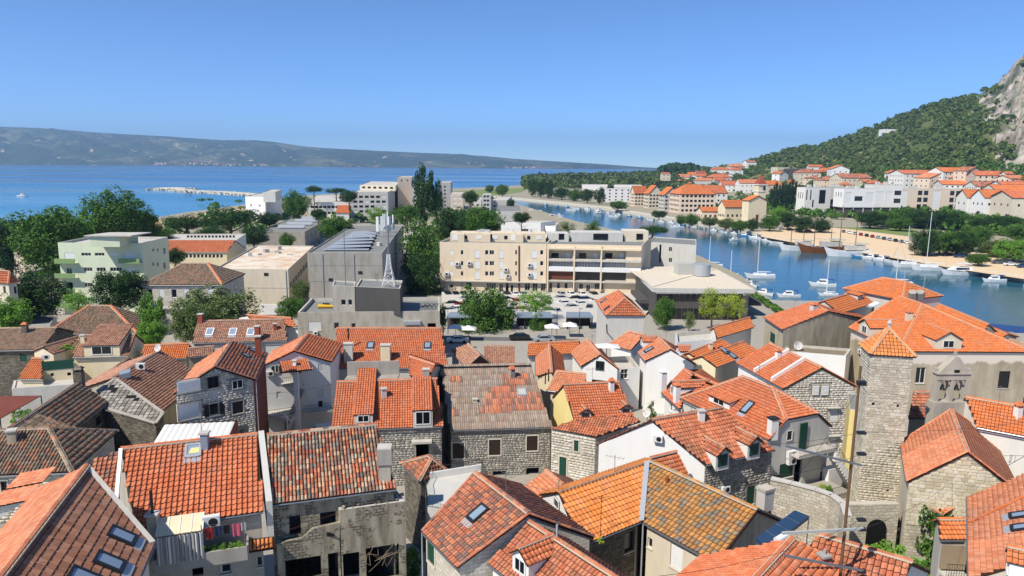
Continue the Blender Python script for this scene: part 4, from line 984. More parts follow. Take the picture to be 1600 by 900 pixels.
# ruined stone-slab roof and the brown-roofed house behind it
h6 = House('house with dark brown ribbed roof behind the broken stone-slab roof', [(178, 590), (250, 548)], 14.6, [(256, 641), (300, 590)], 12.0, tile='brown', wall='oldplaster', fit=1)
c = h6.on(196, 590); m = MB().obox(c+ZUP*.4, Vector((.5, .2, .1)), Vector((-.2, .4, .1)), ZUP*.3); m.build('roof_box', 'bluegrey', h6.root); acunit(h6, 0, 0, p=h6.on(222, 577)+ZUP*.45, N=Vector((.1, -1, 0)).normalized(), sc=1.2); dish(h6, h6.on(248, 552)+ZUP*.7, .5)
h6.finish()
sr = thing('stone_slab_roof', 'broken grey stone-slab roof with holes on a roofless old house', 'ruin', P(200, 660, 8)); pl = plane3(P(180, 593, 14.4), P(254, 646, 12.3), P(163, 638, 12.6))
class _S: pass
srb = _S(); srb.root = sr; srb.slopes = [pl]; srb.zb = 7
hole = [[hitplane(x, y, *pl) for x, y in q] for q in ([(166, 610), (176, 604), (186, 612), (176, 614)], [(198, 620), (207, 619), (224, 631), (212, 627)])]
slope_px(srb, [(152, 612), (180, 592), (255, 646), (243, 662), (163, 638)], 0, 'stone', 180, holes=hole, under='black')  # black underlay painted for the dark inside behind the holes
for A_, B_ in (((152, 612), (180, 592)), ((180, 592), (255, 646)), ((255, 646), (243, 662)), ((163, 638), (243, 662))):
    a, b = hitplane(*A_, *pl), hitplane(*B_, *pl); MB().obox((a+b)/2+ZUP*.05, (b-a)/2, pl[1].cross((b-a).normalized())*.16, pl[1]*.08).build('kerb_edge', 'concrete', sr)
m = MB(); a, b, c, d = [hitplane(x, y, *pl)-ZUP*.2 for x, y in ((163, 638), (243, 662), (255, 646), (180, 592))]
for p, q in ((a, b), (b, c)): m.quad(p, q, Vector((q.x, q.y, 2)), Vector((p.x, p.y, 2)))
m.build('wall', 'stonedark', sr)
# stone house with white shutters
h7 = House('grey stone three-storey house with gable front, white roller shutters and dark windows', [(335, 573), (362, 533)], 17.5, [(400, 593), (412, 552)], 15.4, tile='patch', wall='stonegrey', fit=1, name='stone_house', bt='salmon')
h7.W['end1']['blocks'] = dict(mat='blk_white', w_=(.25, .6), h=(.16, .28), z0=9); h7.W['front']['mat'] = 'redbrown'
h7.wins([(275, 593, 313, 612, 'swhite'), (324, 588, 341, 606, 'k'), (362, 593, 379, 607, 'd'), (277, 631, 313, 655, 'swhite'), (327, 630, 343, 649, 'oshutdark'[:1]+'dark'), (363, 627, 380, 646, 'sdark'), (373, 670, 383, 680, 'd')])
h7.verge('capmortar', (1, 0)); c = h7.on(404, 556); chimney(h7, c-ZUP*.5, .6, .6, 2.8, 'brick', .3); skylight(h7, 384, 556, .7, .9); skylight(h7, 395, 548, .7, .9); pipe(h7.root, [h7.e1-ZUP*.2, Vector((h7.e1.x, h7.e1.y, 8))])
h7.finish()
# white corrugated shed roof
sh = thing('corrugated_shed', 'shed with white corrugated metal roof in front of the stone house', 'shed', P(300, 690, 8)); srb.root = sh
pl = plane3(P(259, 662, 12.5), P(371, 656, 12.5), P(237, 694, 11.9)); srb.slopes = [pl]; q = [hitplane(x, y, *pl) for x, y in ((236, 700), (259, 661), (371, 656), (352, 690))]
tiles(sh, q, 'corr', 'metalwhite', .55, 4.0, 0, 0, udir=(q[2]-q[1])); a, b = q[2], q[3]
m = MB()
for i, j in ((0, 1), (1, 2), (3, 0)): m.quad(q[i]-ZUP*.1, q[j]-ZUP*.1, Vector((q[j].x, q[j].y, 3)), Vector((q[i].x, q[i].y, 3)))
m.build('wall', 'oldplaster', sh); MB().quad(a-ZUP*.1, b-ZUP*.1, b-ZUP*2.5, a-ZUP*2.5).build('side_panel', 'brick', sh)
# white house with outside stairs
h9 = House('white gabled house with outside staircase, pillar and small tiled porch roof', [(459, 548), (481, 522)], 15.0, [(519, 565), (526, 537)], 13.1, tile='red', wall='whiteclean', fit=1, bt='salmon', name='stair_house')
h9.verge(); h9.wins([(423, 571, 430, 582, 'd'), (430, 570, 435, 582, 'd'), (497, 568, 504, 580, 'swhite'), (465, 577, 471, 583, 'd'), (432, 612, 439, 622, 'swhite'), (496, 608, 505, 620, 'swhite'), (497, 626, 505, 640, 'd')]); h9.finish()
gw = h9.W['end1']; gp = Vector((gw['A'].x, gw['A'].y, 0)); GN = gw['N']; GU = gw['U']; gh = lambda x, y, d=0: hitplane(x, y, gp+GN*d, GN)
c = gh(462, 577, 2.0); zt_ = c.z; b0 = Vector((c.x, c.y, 2.5)); MB().rbox(b0, .55, .55, zt_-2.5, 0).build('pillar', 'whiteclean', h9.root)
pr = [c+GU*-1.9+GN*.7, c+GU*1.9+GN*.7, c+GU*1.6-GN*1.9+ZUP*.7, c-GU*1.6-GN*1.9+ZUP*.7]; tiles(h9.root, pr, 'roman', 't_red', .28, .34, 0, .3, pname='porch_roof'); chimney(h9, c-GN*.6+ZUP*.4, .4, .4, .5, 'whiteclean')
def stairs(root, a, b, w_, n, mat, side, wall=True):
    a = Vector(a); b = Vector(b); d = b-a; hd = Vector((d.x, d.y, 0)); L = hd.length; hd.normalize(); sd = Vector((-hd.y, hd.x, 0)); m = MB()
    for i in range(n):
        p = a+Vector((d.x, d.y, 0))*((i+.5)/n); z = a.z+d.z*(i+1)/n; m.obox(Vector((p.x, p.y, z-.45)), hd*L/n*.52, sd*w_/2, ZUP*.45)
    return m.build('staircase', mat, root)
s1, s2_ = gh(446, 640, 2.2), gh(474, 608, 1.2); stairs(h9.root, s1-ZUP*2, s2_, 1.0, 14, 'slab', 1); railing(h9.root, [s1-ZUP*2+GN*.5, s2_+GN*.5], .9, 'metalgrey', .5)
a = gh(430, 648, 1.2); MB().obox(Vector((a.x, a.y, a.z)), GU*2.2, GN*1.2, ZUP*.12).build('landing', 'slab', h9.root); railing(h9.root, [a-GU*2.2+GN*1.2+ZUP*.12, a+GU*1.8+GN*1.2+ZUP*.12], .95, 'metaldark', .2)
a = gh(497, 641, .9); MB().obox(Vector((a.x, a.y, a.z)), GU*1.8, GN*.9, ZUP*.12).build('landing', 'slab', h9.root); railing(h9.root, [a-GU*1.8+GN*.9+ZUP*.12, a+GU*1.8+GN*.9+ZUP*.12], .95, 'metaldark', .2)
a = gh(452, 600, .6); MB().obox(Vector((a.x, a.y, a.z)), GU*.9, GN*.6, ZUP*.1).build('landing', 'slab', h9.root); railing(h9.root, [a-GU*.9+GN*.6+ZUP*.12, a+GU*.9+GN*.6+ZUP*.12], .95, 'metaldark', .25)
acunit(h9, 0, 0, p=gh(421, 583, 0), N=GN); MB().obox(gh(505, 664, 2.5)-ZUP*2.5, GU*.9, GN*.8, ZUP*2.5).build('garden_wall', 'whiteclean', h9.root)
# long orange roof
h10 = House('long low house with bright orange roof, two skylights and two chimneys', [(526, 513), (689, 513)], 14.0, [(520, 575), (700, 575)], 10.2, tile='red', wall='palegrey')
skylight(h10, 579, 540, .9, 1.3); skylight(h10, 668, 540, .9, 1.3); chimney(h10, h10.on(603, 563), 1.3, 1.0, 2.2, 'cream'); chimney(h10, h10.on(545, 563), 1.2, .9, 2.4, 'palegrey', .1); pipe(h10.root, [h10.on(545, 545)+ZUP*1.4, h10.on(545, 545)+ZUP*3], .13, 'metaldark', 'flue'); antenna(h10, h10.on(668, 545), 2.0, 6, 0); h10.finish()
# orange roof with two long sunk dormers
h11 = House('stone house with orange roof and two long cat-slide dormers facing the lane', [(526, 597), (683, 592)], 14.0, [(517, 673), (692, 666)], 10.8, tile='red', wall='stonegrey')
dormer(h11, 568, 662, 1.9, 1.0, 'shed', 'red', 'palegrey', 'd', s2=.38, eave=.1); dormer(h11, 661, 668, 2.0, 1.9, 'shed', 'red', 'palegrey', 'd', s2=.22, eave=.1, win=.75)
h11.W['front']['blocks'] = dict(mat='blk_grey'); h11.win(650, 692, 670, 715, 'h'); h11.finish()
cpw = h11.W['front']; c = hitplane(659, 690, Vector((cpw['A'].x, cpw['A'].y, 0))+cpw['N']*.4, cpw['N']); MB().obox(c, cpw['U']*1.05, cpw['N']*.4, ZUP*.12).build('door_canopy', 'slab', h11.root)
m = MB(); a, b = P(540, 592, 14.1), P(622, 590, 14.1); hz = P(540, 566, 14.1); m.obox((a+b)/2+Vector((0, 1.0, .8)), (b-a)/2, Vector((0, .12, 0)), ZUP*.9); m.obox((a+b)/2+Vector((0, .2, 0)), (b-a)/2, Vector((0, .8, 0)), ZUP*.1)
m.build('roof_terrace', 'concrete', h11.root)
hx = House('small roof piece with orange tiles between the terrace and the grey corrugated roof', [(640, 557), (680, 570)], 14.6, [(623, 590), (683, 591)], 13.6, tile='red', wall='greyplaster', zb=9, ov=.1); chimney(hx, hx.on(666, 589), .75, .6, .9, 'concrete'); hx.finish()
# grey fibre-cement roof
h12 = House('stone house under a grey corrugated fibre-cement roof patched with orange panels', [(688, 574), (829, 571)], 13.5, [(703, 675), (862, 665)], 9.6, tile='fibre', wall='stonegrey', cap=False, name='stone_house')
for q in ([(777, 600), (806, 600), (808, 612), (779, 613)], [(762, 607), (845, 612), (850, 640), (755, 643)], [(748, 632), (800, 632), (800, 645), (748, 645)], [(785, 585), (828, 583), (832, 600), (787, 602)], [(703, 588), (722, 588), (724, 596), (705, 597)], [(706, 636), (714, 636), (716, 650), (708, 650)]):
    pl = (h12.slopes[0][0]+h12.slopes[0][1]*.045, h12.slopes[0][1]); t = [hitplane(x, y, *pl) for x, y in q]; tiles(h12.root, t, 'corr', 't_patch', .24, 1.1, 0, .1, pname='patch_panel', thick=.03)
skylight(h12, 815, 613, 1.0, 1.2, 0, 'shutgrey', 'zinc'); chimney(h12, h12.on(742, 628), .5, .4, .3, 'cream', .2)
h12.W['front']['blocks'] = dict(mat='blk_grey', w_=(.22, .5), h=(.16, .28))
h12.wins([(707, 692, 725, 716, 'sdark'), (764, 687, 782, 711, 'sdark'), (823, 681, 840, 704, 'sdark'), (822, 731, 842, 756, 'h'), (770, 736, 790, 746, 'h')]); h12.finish()
# small hipped outbuilding and black gap
h13 = House('small hip-roofed outbuilding with patchy tiles below the grey stone wall', [(668, 713), (676, 716)], 13.6, [(625, 724), (655, 752)], 12.2, tile='patch', wall='stonedark', hip=(1, 1), fit='E'); h13.finish()
# house with sun terrace and one skylight
h14 = House('house with patchwork terracotta roof, single skylight and a tiled roof terrace behind', [(742, 739), (826, 803)], 17.0, [(661, 830), (711, 887)], 14.5, tile='patch', wall='stonewhite', nobj=300)
skylight(h14, 747, 803, .8, 1.25); h14.wins([(668, 845, 679, 880, 'sgreen')]); h14.verge(); pipe(h14.root, [h14.e1-ZUP*.1, h14.e1-ZUP*5]); h14.finish()
tc = P(668, 792, 15.0), P(688, 795, 15.0), P(745, 745, 15.0), P(752, 735, 15.0), P(672, 748, 15.0), P(664, 762, 15.0)
tr = thing('roof_terrace', 'pale tiled roof terrace with dark railing behind the patchwork roof', 'terrace', P(700, 770, 9)); MB().prism([Vector((p.x, p.y, 4)) for p in tc], (0, 0, 11)).build('terrace_block', 'palegrey', tr)
railing(tr, [tc[5], tc[4], tc[3], P(762, 760, 15)], .9, 'metaldark', .2); railing(tr, [tc[5], tc[0], tc[1]], .9, 'shutgreen', .16); MB().obox((tc[4]+tc[3])/2+ZUP*.25, (tc[3]-tc[4])/2, Vector((0, .1, 0)), ZUP*.25).build('terrace_parapet', 'white', tr)
srb.root = tr; antenna(srb, P(731, 738, 15), 2.6, 5)
# ------------------------------------------------------------------ old town, centre and right
# cross-gabled roofs at the bottom centre
h15 = House('house with terracotta cross-gabled roof, cream gable dormers and a fake-ridge of pale mortar', [(827, 816), (975, 912)], 16.5, [(771, 876), (850, 960)], 14.6, tile='mossred', wall='white', nobj=300, tw=1.0)
dormer(h15, 813, 900, 1.5, 1.15, 'gable', 'red', 'white', 'd', hr=.55, win=.62)
h15.slopes.append((h15.r1, (Vector((h15.side.x*-h15.pitch, h15.side.y*-h15.pitch, 1))).normalized()))
dormer(h15, 935, 845, 1.6, .9, 'gable', 'red', 'palegrey', 'd', 1, hr=.5); dormer(h15, 1022, 893, 1.6, .9, 'gable', 'red', 'palegrey', 'd', 1, hr=.5)
pipe(h15.root, [h15.on(870, 842)+ZUP*.1, h15.on(870, 842)+ZUP*.9], .07, 'zinc', 'flue'); h15.finish()
h16 = House('house with glowing orange roof in neat dark courses and a white gable end', [(873, 768), (1010, 722)], 15.5, [(903, 850), (1001, 815)], 13.5, tile='bright', wall='white', nobj=300, fit=2, tw=.95)
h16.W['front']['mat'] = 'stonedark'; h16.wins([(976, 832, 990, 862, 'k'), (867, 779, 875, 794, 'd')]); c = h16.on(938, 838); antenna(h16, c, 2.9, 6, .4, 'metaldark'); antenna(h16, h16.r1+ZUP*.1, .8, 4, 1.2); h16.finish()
h17 = House('house with lichen-mottled ochre tile roof and old cream walls', [(1014, 720), (1184, 797)], 15.8, [(1005, 816), (1137, 872)], 13.5, tile='ochre', wall='oldplaster', nobj=300, fit=1, tw=.95)
h17.W['front']['mat'] = 'beige'; h17.wins([(1010, 840, 1019, 856, 'd'), (1047, 853, 1067, 890, 'swhite')]); a, b = h17.on(1012, 722), h17.on(1003, 815)
MB().obox((a+b)/2+h17.plane[1]*.1, (b-a)/2, h17.plane[1].cross((b-a).normalized())*.2, h17.plane[1]*.05).build('valley_flashing', 'zinc', h17.root); pipe(h17.root, [h17.e1-ZUP*.1, h17.e1-ZUP*5], .06)
pipe(h17.root, [h17.on(1042, 755), h17.on(1042, 755)+ZUP*.5], .12, 'brick', 'flue'); h17.finish()
hl = House('low lean-to with red roof between the orange roof and the white stone house', [(853, 735), (880, 758)], 13.2, [(808, 766), (836, 784)], 12.0, tile='salmon', wall='oldplaster'); hl.finish()
# white stone house with green shutters and balcony plants, yellow gable behind
h18 = House('white stone house with green shutters, mossy lower roof and a yellow gable', [(880, 601), (967, 597)], 14.0, [(898, 659), (990, 652)], 11.2, tile='red', wall='yellow', name='stone_house'); h18.finish()
dormer(h18, 915, 652, 1.2, .5, 'gable', 'red', 'white', 'shutdark'); dormer(h18, 978, 645, 1.2, .5, 'gable', 'red', 'white', 'shutdark')
q = [P(862, 668, 11.2), P(931, 680, 11.2), P(1000, 657, 11.2), P(985, 650, 11.6), P(898, 656, 11.6)]
hb = Block('white ashlar house front with two green shutters beside the leafy balcony', [Vector((p.x, p.y, 11.0)) for p in (q[0], q[1], P(1003, 664, 11.0))], 11.0, 6, 'stonewhite', 'paving', .1, 'stone_house', 'house', world=True)
hb.walls[0]['blocks'] = dict(mat='blk_white', w_=(.3, .62), h=(.22, .34)); hb.wins([(874, 714, 885, 744, 'sgreen'), (897, 688, 904, 705, 'sgreen'), (983, 680, 999, 713, 'sgreen'), (1003, 682, 1009, 706, 'd')])
acunit(hb, 946, 692); hb.finish()
pl = plane3(q[0]+ZUP*.1, q[1]+ZUP*.1, q[4]+ZUP*.6); srb.root = hb.root; srb.slopes = [pl]; slope_px(srb, [(861, 668), (931, 682), (1001, 658), (985, 648), (898, 656)], 0, 'mossred', 0, pname='pent_roof')
w1 = hb.walls[1]; hp = lambda x, y, d=0: hitplane(x, y, Vector((w1['A'].x, w1['A'].y, 0))+w1['N']*d, w1['N'])
a = hp(975, 727, .8); MB().obox(a-ZUP*.1, w1['U']*2.0, w1['N']*.9, ZUP*.12).build('balcony', 'slab', hb.root)
for i, (x, y, r_) in enumerate(((952, 722, .7), (966, 724, .6), (985, 722, .4))): c = hp(x, y, 1.0); bush(['dark leafy palm-like plant at the outer end of the small balcony', 'bushy dark plant in the middle of the small balcony', 'small yellow-green potted plant by the balcony door'][i], c, r_, r_*1.3, ['leafdark', 'leafdark', 'leafyellow'][i], 1+i % 2, 'potted_plant', 'plant')
c = hp(981, 718, .9); tb = thing('patio_table', 'small white table on the leafy balcony', 'table', c-ZUP*.6); MB().rbox(c, .8, .7, .05).build('table_top', 'framewhite', tb); MB().tube(c-ZUP*.6, c, .04, 6).build('leg', 'framewhite', tb); dish(hb, P(1012, 648, 13)+ZUP*.2, .5, (-.8, -.6, .5))
# stone house with two dormers and mossy roof
h27 = House('house with moss-streaked orange roof, two gabled dormers and shaded stone front', [(1017, 656), (1127, 637)], 15.5, [(1108, 729), (1207, 701)], 12.2, tile='mossred', wall='whiteclean', nobj=300, tw=1.05, name='stone_house')
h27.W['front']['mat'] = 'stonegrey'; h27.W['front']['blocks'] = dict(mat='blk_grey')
dormer(h27, 1128, 733, 1.5, 1.5, 'gable', 'mossred', 'white', 'shutgreen', hr=.6, win=.7, eave=.35); dormer(h27, 1177, 716, 1.5, 1.5, 'gable', 'mossred', 'white', 'shutgreen', hr=.6, win=.7, eave=.35)
h27.wins([(1167, 760, 1179, 788, 'sgreen')]); acunit(h27, 1131, 763); acunit(h27, 1029, 684); h27.finish(); antenna(h27, h27.r1, 1.8, 4, 1.0)
hq = House('small red roof leaning against the white gable wall', [(1016, 716), (1057, 706)], 13.8, [(1040, 750), (1084, 748)], 12.2, tile='red', wall='white'); hq.finish()
# big roof with half-hip, skylight and shed dormer
h26 = House('house with broad terracotta hipped roof, single skylight, shed dormer and grey shaded end wall', [(1157, 589), (1212, 606)], 15.6, [(1062, 622), (1200, 687)], 12.2, tile='red', wall='palegrey', hip=(1, .5), fit='E', name='old_house')
skylight(h26, 1168, 637, .8, 1.5); dormer(h26, 1123, 634, 3.2, .8, 'shed', 'red', 'white', 'd', s2=.22, win=.5)
h26.wins([(1247, 660, 1259, 702, 'sgreen'), (1228, 672, 1237, 688, 'd'), (1218, 724, 1239, 746, 'sgreen'), (1241, 718, 1252, 755, 'h'), (1281, 735, 1300, 757, 'sgreen')]); chimney(h26, h26.on(1207, 674), .8, .7, 1.3, 'white', .3, 'metaldark'); h26.finish()
e = h26.W['end2']; ep = lambda x, y, d=0: hitplane(x, y, Vector((e['A'].x, e['A'].y, 0))+e['N']*d, e['N'])
a = ep(1270, 704, .7); MB().obox(a-ZUP*.1, e['U']*2.6, e['N']*.7, ZUP*.1).build('landing', 'slab', h26.root); railing(h26.root, [a-e['U']*2.6+e['N']*.7, a+e['U']*2.6+e['N']*.7], .95, 'metaldark', .16); acunit(h26, 0, 0, p=ep(1233, 708), N=e['N'], sc=1.2); acunit(h26, 0, 0, p=ep(1233, 718), N=e['N'], sc=1.2)
s1, s2_ = ep(1300, 705, 1.0), ep(1335, 755, 1.6); stairs(h26.root, s2_-ZUP*.3, s1, 1.1, 12, 'whiteclean', 1); railing(h26.root, [s2_-ZUP*.3+e['N']*.5, s1+e['N']*.5], .95, 'metaldark', .25); MB().obox(ep(1300, 745, .5), e['U']*1.0, e['N']*.4, ZUP*1.1).build('stair_wall', 'whiteclean', h26.root)
a = ep(1275, 768, 2.0); MB().obox(a-ZUP*.2, e['U']*3.2, e['N']*1.6, ZUP*.2).build('patio', 'paving', h26.root); railing(h26.root, [a-e['U']*3.2+e['N']*1.6, a+e['U']*3.2+e['N']*1.6], .95, 'metaldark', .2)
for i, (x, y) in enumerate(((1284, 765), (1296, 768), (1215, 752))): bush(['yellow-flowering plant in the patio trough', 'bright green plant at the patio railing', 'grey-green shrub by the house door'][i], ep(x, y, 2.6 if i < 2 else .5), .5, .35, ['leafyellow', 'leafbright', 'leafolive'][i], 1, 'potted_plant', 'plant')
# row with white party walls and stone gable
h28 = House('stone-gabled house with red roof and white raised party walls', [(1203, 537), (1284, 574)], 14.5, [(1151, 567), (1222, 607)], 12.0, tile='red', wall='stonelight', name='stone_house')
h28.W['end2']['blocks'] = dict(mat='blk_white', w_=(.3, .7), h=(.2, .34)); h28.W['front']['mat'] = 'whiteclean'
h28.wins([(1268, 602, 1279, 617, 'swhite'), (1282, 602, 1294, 617, 'swhite'), (1296, 640, 1310, 658, 'swhite'), (1297, 683, 1307, 698, 'swhite')]); h28.verge()
for A_, B_ in (((1232, 550), (1178, 582)), ((1257, 563), (1205, 596))):
    a, b = h28.on(*A_), h28.on(*B_); MB().obox((a+b)/2+ZUP*.2, (b-a)/2, h28.D*.14, ZUP*.3).build('party_wall', 'whiteclean', h28.root)
e = h28.W['end2']; ep2 = lambda x, y, d=0: hitplane(x, y, Vector((e['A'].x, e['A'].y, 0))+e['N']*d, e['N'])
for x, y in ((1303, 637), (1302, 681)): MB().obox(ep2(x, y, .25), e['U']*.8, e['N']*.25, ZUP*.06).build('window_hood', 'slab', h28.root)
h28.finish()
yh = Block('narrow yellow house with brown shutters squeezed beside the stone tower', [(1328, 640), (1345, 643), (1340, 615)], 13.2, 7, 'yellow', 'roofgrey', .1, 'narrow_house', 'house'); yh.wins([(1336, 646, 1343, 667, 'sbrown'), (1333, 686, 1342, 714, 'sbrown')]); yh.finish()
# small dormered roofs
h25 = House('small white house with orange hip roof, two tiny dormers and a fat white chimney', [(1069, 577), (1082, 586)], 12.8, [(1034, 614), (1062, 640)], 11.2, tile='red', wall='whiteclean', hip=(1, 0), fit='E')
dormer(h25, 1050, 618, 1.3, 1.2, 'gable', 'red', 'whiteclean', 'd', hr=.5, win=.55); chimney(h25, h25.on(1057, 628), .6, .6, 1.8, 'whiteclean', .3, 't_red', cap='tile'); chimney(h25, h25.on(1035, 611), .7, .7, 2.2, 'whiteclean', .3, 'whiteclean', cap='tile'); h25.wins([(1046, 630, 1050, 643, 'd')]); h25.finish()
h20 = House('white gabled house with one black square window in its gable', [(938, 554), (917, 530)], 12.3, [(907, 572), (890, 551)], 10.4, tile='salmon', wall='whiteclean', fit=1); h20.wins([(931, 564, 944, 578, 'n'), (925, 594, 950, 602, 'h')]); h20.verge(); h20.finish()
h21 = House('tall white gabled house with skylight and blank sunlit gable', [(1048, 545), (1030, 527)], 12.9, [(1007, 564), (992, 551)], 10.9, tile='salmon', wall='whiteclean', fit=1); skylight(h21, 1014, 547, 1.0, 1.3); h21.verge(); h21.wins([(994, 580, 998, 596, 'sgrey'), (970, 575, 981, 591, 'w')]); h21.finish()
dormer(h21, 1003, 540, 2.0, .9, 'gable', 'red', 'whiteclean', 'd', hr=.45, win=.3)
hr_ = Block('white roof-terrace house with furniture between the two white gables', [(930, 578), (1000, 574), (985, 556)], 9.6, 4.5, 'whiteclean', 'slab', .8); hr_.wins([(970, 577, 981, 592, 'w')]); hr_.finish()
um = thing('parasol', 'square white parasol open on the roof terrace', 'parasol', P(948, 560, 8.8)); c = P(948, 541, 11.4); m = MB(); t4 = [c+Vector(v) for v in ((-1.9, -1.2, 0), (1.9, -1.2, 0), (1.9, 1.2, 0), (-1.9, 1.2, 0))]
for i in range(4): m.poly([t4[i], t4[(i+1) % 4], c+ZUP*.45])
m.build('canopy', 'framewhite', um); MB().tube(Vector((c.x, c.y, 8.8)), c+ZUP*.4, .05, 6).build('pole', 'wood', um)
h22 = House('orange-roofed house with plain salmon slope left of the white gables', [(862, 582), (858, 538)], 12.0, [(837, 587), (823, 558)], 10.2, tile='salmon', wall='cream', fit=1, bt='red'); h22.finish()
h22b = House('narrow orange roof strip behind the salmon slope', [(826, 537), (905, 533)], 11.2, [(824, 556), (900, 552)], 9.9, tile='orange', wall='whiteclean'); h22b.finish()
h23 = House('small salmon-tiled house with a thin black flue', [(871, 580), (915, 585)], 12.2, [(848, 617), (925, 610)], 10.6, tile='salmon', wall='beige', hip=(1, 0)); pipe(h23.root, [h23.on(852, 600), h23.on(852, 600)+ZUP*1.5], .08, 'metaldark', 'flue'); pipe(h23.root, [h23.on(857, 596), h23.on(857, 596)+ZUP*1.6], .08, 'metaldark', 'flue'); h23.finish()
h9b = House('small tiled house with orange-salmon roof behind the parasol terrace', [(987, 517), (1003, 525)], 12.3, [(951, 538), (985, 547)], 10.4, tile='salmon', wall='whiteclean', hip=(1, 0), fit='E'); h9b.finish()
dormer(h21, 1060, 552, 2.2, .6, 'gable', 'red', 'whiteclean', 'd', hr=.4, win=.3)
# tall pale house with pyramid roof by the square
h19 = House('tall pale house with red pyramid roof standing alone by the square', [(976, 465), (966, 454)], 14.2, [(946, 493), (926, 470)], 11.2, tile='redfar', wall='palegrey', hip=(1, 1), fit=1); skylight(h19, 943, 470, 1.0, 1.3); skylight(h19, 949, 482, 1.0, 1.3, 0, 'glass'); pipe(h19.root, [P(948, 507, 10.2), P(949, 530, 6)], .12, 'metaldark'); h19.finish()
h40 = House('hipped brown-red roof house below the leafy square', [(736, 537), (745, 555)], 11.6, [(703, 547), (728, 574)], 9.9, tile='brown', wall='palegrey', hip=(0, 1), fit='E'); h40.finish()
h41 = House('plain brown tiled shed roof next to the hipped roof', [(756, 541), (804, 541)], 10.2, [(756, 571), (805, 570)], 8.8, tile='brown', wall='palegrey'); h41.finish()
# orange flats by the white terrace
h29 = House('cream house with orange roof and a pair of skylights', [(1096, 556), (1161, 534)], 12.2, [(1126, 575), (1182, 548)], 11.0, tile='orange', wall='cream'); skylight(h29, 1131, 548, 1.0, 1.5); skylight(h29, 1143, 555, 1.0, 1.5); h29.finish()
h29b = House('cream house with plain orange roof behind the paired skylights', [(1076, 551), (1127, 531)], 11.8, [(1092, 563), (1150, 541)], 10.9, tile='orange', wall='cream'); h29b.finish()
h30 = House('orange lean-to roof against the grey old house', [(1115, 512), (1172, 496)], 11.3, [(1118, 528), (1180, 512)], 10.2, tile='orange', wall='whiteclean'); h30.finish()
wt = Block('white walled roof terrace with a yellow ladder on its parapet', [(1058, 535), (1118, 530), (1112, 515)], 9.6, 4, 'whiteclean', 'slab', .7); wt.finish()
ld = thing('ladder', 'yellow ladder lying across the white terrace parapet', 'ladder', P(1130, 515, 10)); a, b = P(1122, 510, 10.6), P(1137, 521, 10.2); m = MB(); o_ = Vector((.35, .1, 0)); m.tube(a, b, .05, 5).tube(a+o_, b+o_, .05, 5)
for i in range(7): q = a+(b-a)*(i+.5)/7; m.tube(q, q+o_, .035, 4)
m.build('ladder_frame', 'yellowc', ld)
h31 = House('weathered grey-walled house with red roof beside the river bend', [(1266, 472), (1294, 486)], 14.8, [(1170, 495), (1222, 515)], 12.6, tile='red', wall='oldplaster', fit=2); h31.wins([(1179, 508, 1187, 530, 'sgreen'), (1203, 520, 1211, 536, 'sgreen')]); h31.finish(); c = h31.on(1272, 484); chimney(h31, c-ZUP*.3, 1.2, .8, 1.0, 'palegrey', .4, 't_red', cap='tile')
gb = Block('grey rendered old building with white terrace wall, yellow door and dark shutters', [(1240, 500), (1337, 483), (1320, 468)], 12.6, 5, 'oldplaster', 'roofgrey', .2, 'old_building'); gb.wins([(1255, 526, 1264, 553, 'sbrown'), (1277, 526, 1286, 541, 'odark'), (1203, 520, 1211, 535, 'k')]); gb.finish(); dish(gb, P(1247, 540, 10), .7, (-.2, -1, .3))
tw_ = Block('white terrace wall with plants in front of the grey old building', [(1222, 548), (1322, 556), (1330, 545)], 9.6, 5, 'whiteclean', 'dirt', .4, 'terrace_wall', 'wall'); tw_.finish()
# the big orange-roofed block by the water
hm = House('large rendered house with broad bright orange hipped roof and cream dormers', [(1405, 463), (1441, 475)], 17.2, [(1313, 512), (1404, 549)], 12.6, tile='orange', wall='oldplaster', hip=(1, 1), fit=2, name='large_house', tw=1.1)
hm.W['end2']['mat'] = 'stainband'; hm.W['front']['mat'] = 'stainband'; hm.slopes.append(plane3(hm.e2, hm.b2, hm.r2))
dormer(hm, 1350, 523, 3.6, 1.5, 'gable', 'orange', 'beige', 'd', 0, hr=.9, win=.35); dormer(hm, 1481, 546, 3.8, 1.4, 'gable', 'orange', 'beige', 'd', 1, hr=1.1, win=.4)
hm.wins([(1431, 574, 1446, 599, 'w'), (1560, 580, 1578, 607, 'k')]); acunit(hm, 1346, 549)
for x, y in ((1432, 574), (1562, 580)): pass
hm.finish(); skylight(hm, 1366, 476, 1.2, 1.2, 0, 'shutwhite', 'framewhite')
hw = House('rear wing of the waterfront house with orange hipped roof and a pair of metal vents', [(1379, 434), (1415, 440)], 17.6, [(1326, 450), (1400, 470)], 15.2, tile='orangefar', wall='palegrey', hip=(1, 1), name='large_house'); hw.finish()
for dx in (0, 12): pipe(hw.root, [P(1426+dx, 466, 16), P(1426+dx, 456, 17.2)], .7, 'concrete', 'roof_vent')
hv = House('middle wing with orange roof and small dormers behind the grey building', [(1288, 470), (1372, 447)], 15.2, [(1312, 490), (1392, 466)], 13.6, tile='orangefar', wall='palegrey', name='large_house'); hv.finish(); dormer(hv, 1344, 468, 2.2, .8, 'shed', 'orange', 'palegrey', 'd')
hu = House('low eastern wing with orange roof stepping down to the river road', [(1462, 473), (1545, 507)], 13.6, [(1445, 490), (1520, 530)], 11.8, tile='orangefar', wall='beige', name='large_house'); hu.finish()
hu2 = House('small tiled outhouse at the end of the orange roofs by the river road', [(1530, 505), (1574, 522)], 11.0, [(1510, 525), (1560, 540)], 9.8, tile='orangefar', wall='beige', name='outhouse'); hu2.finish()
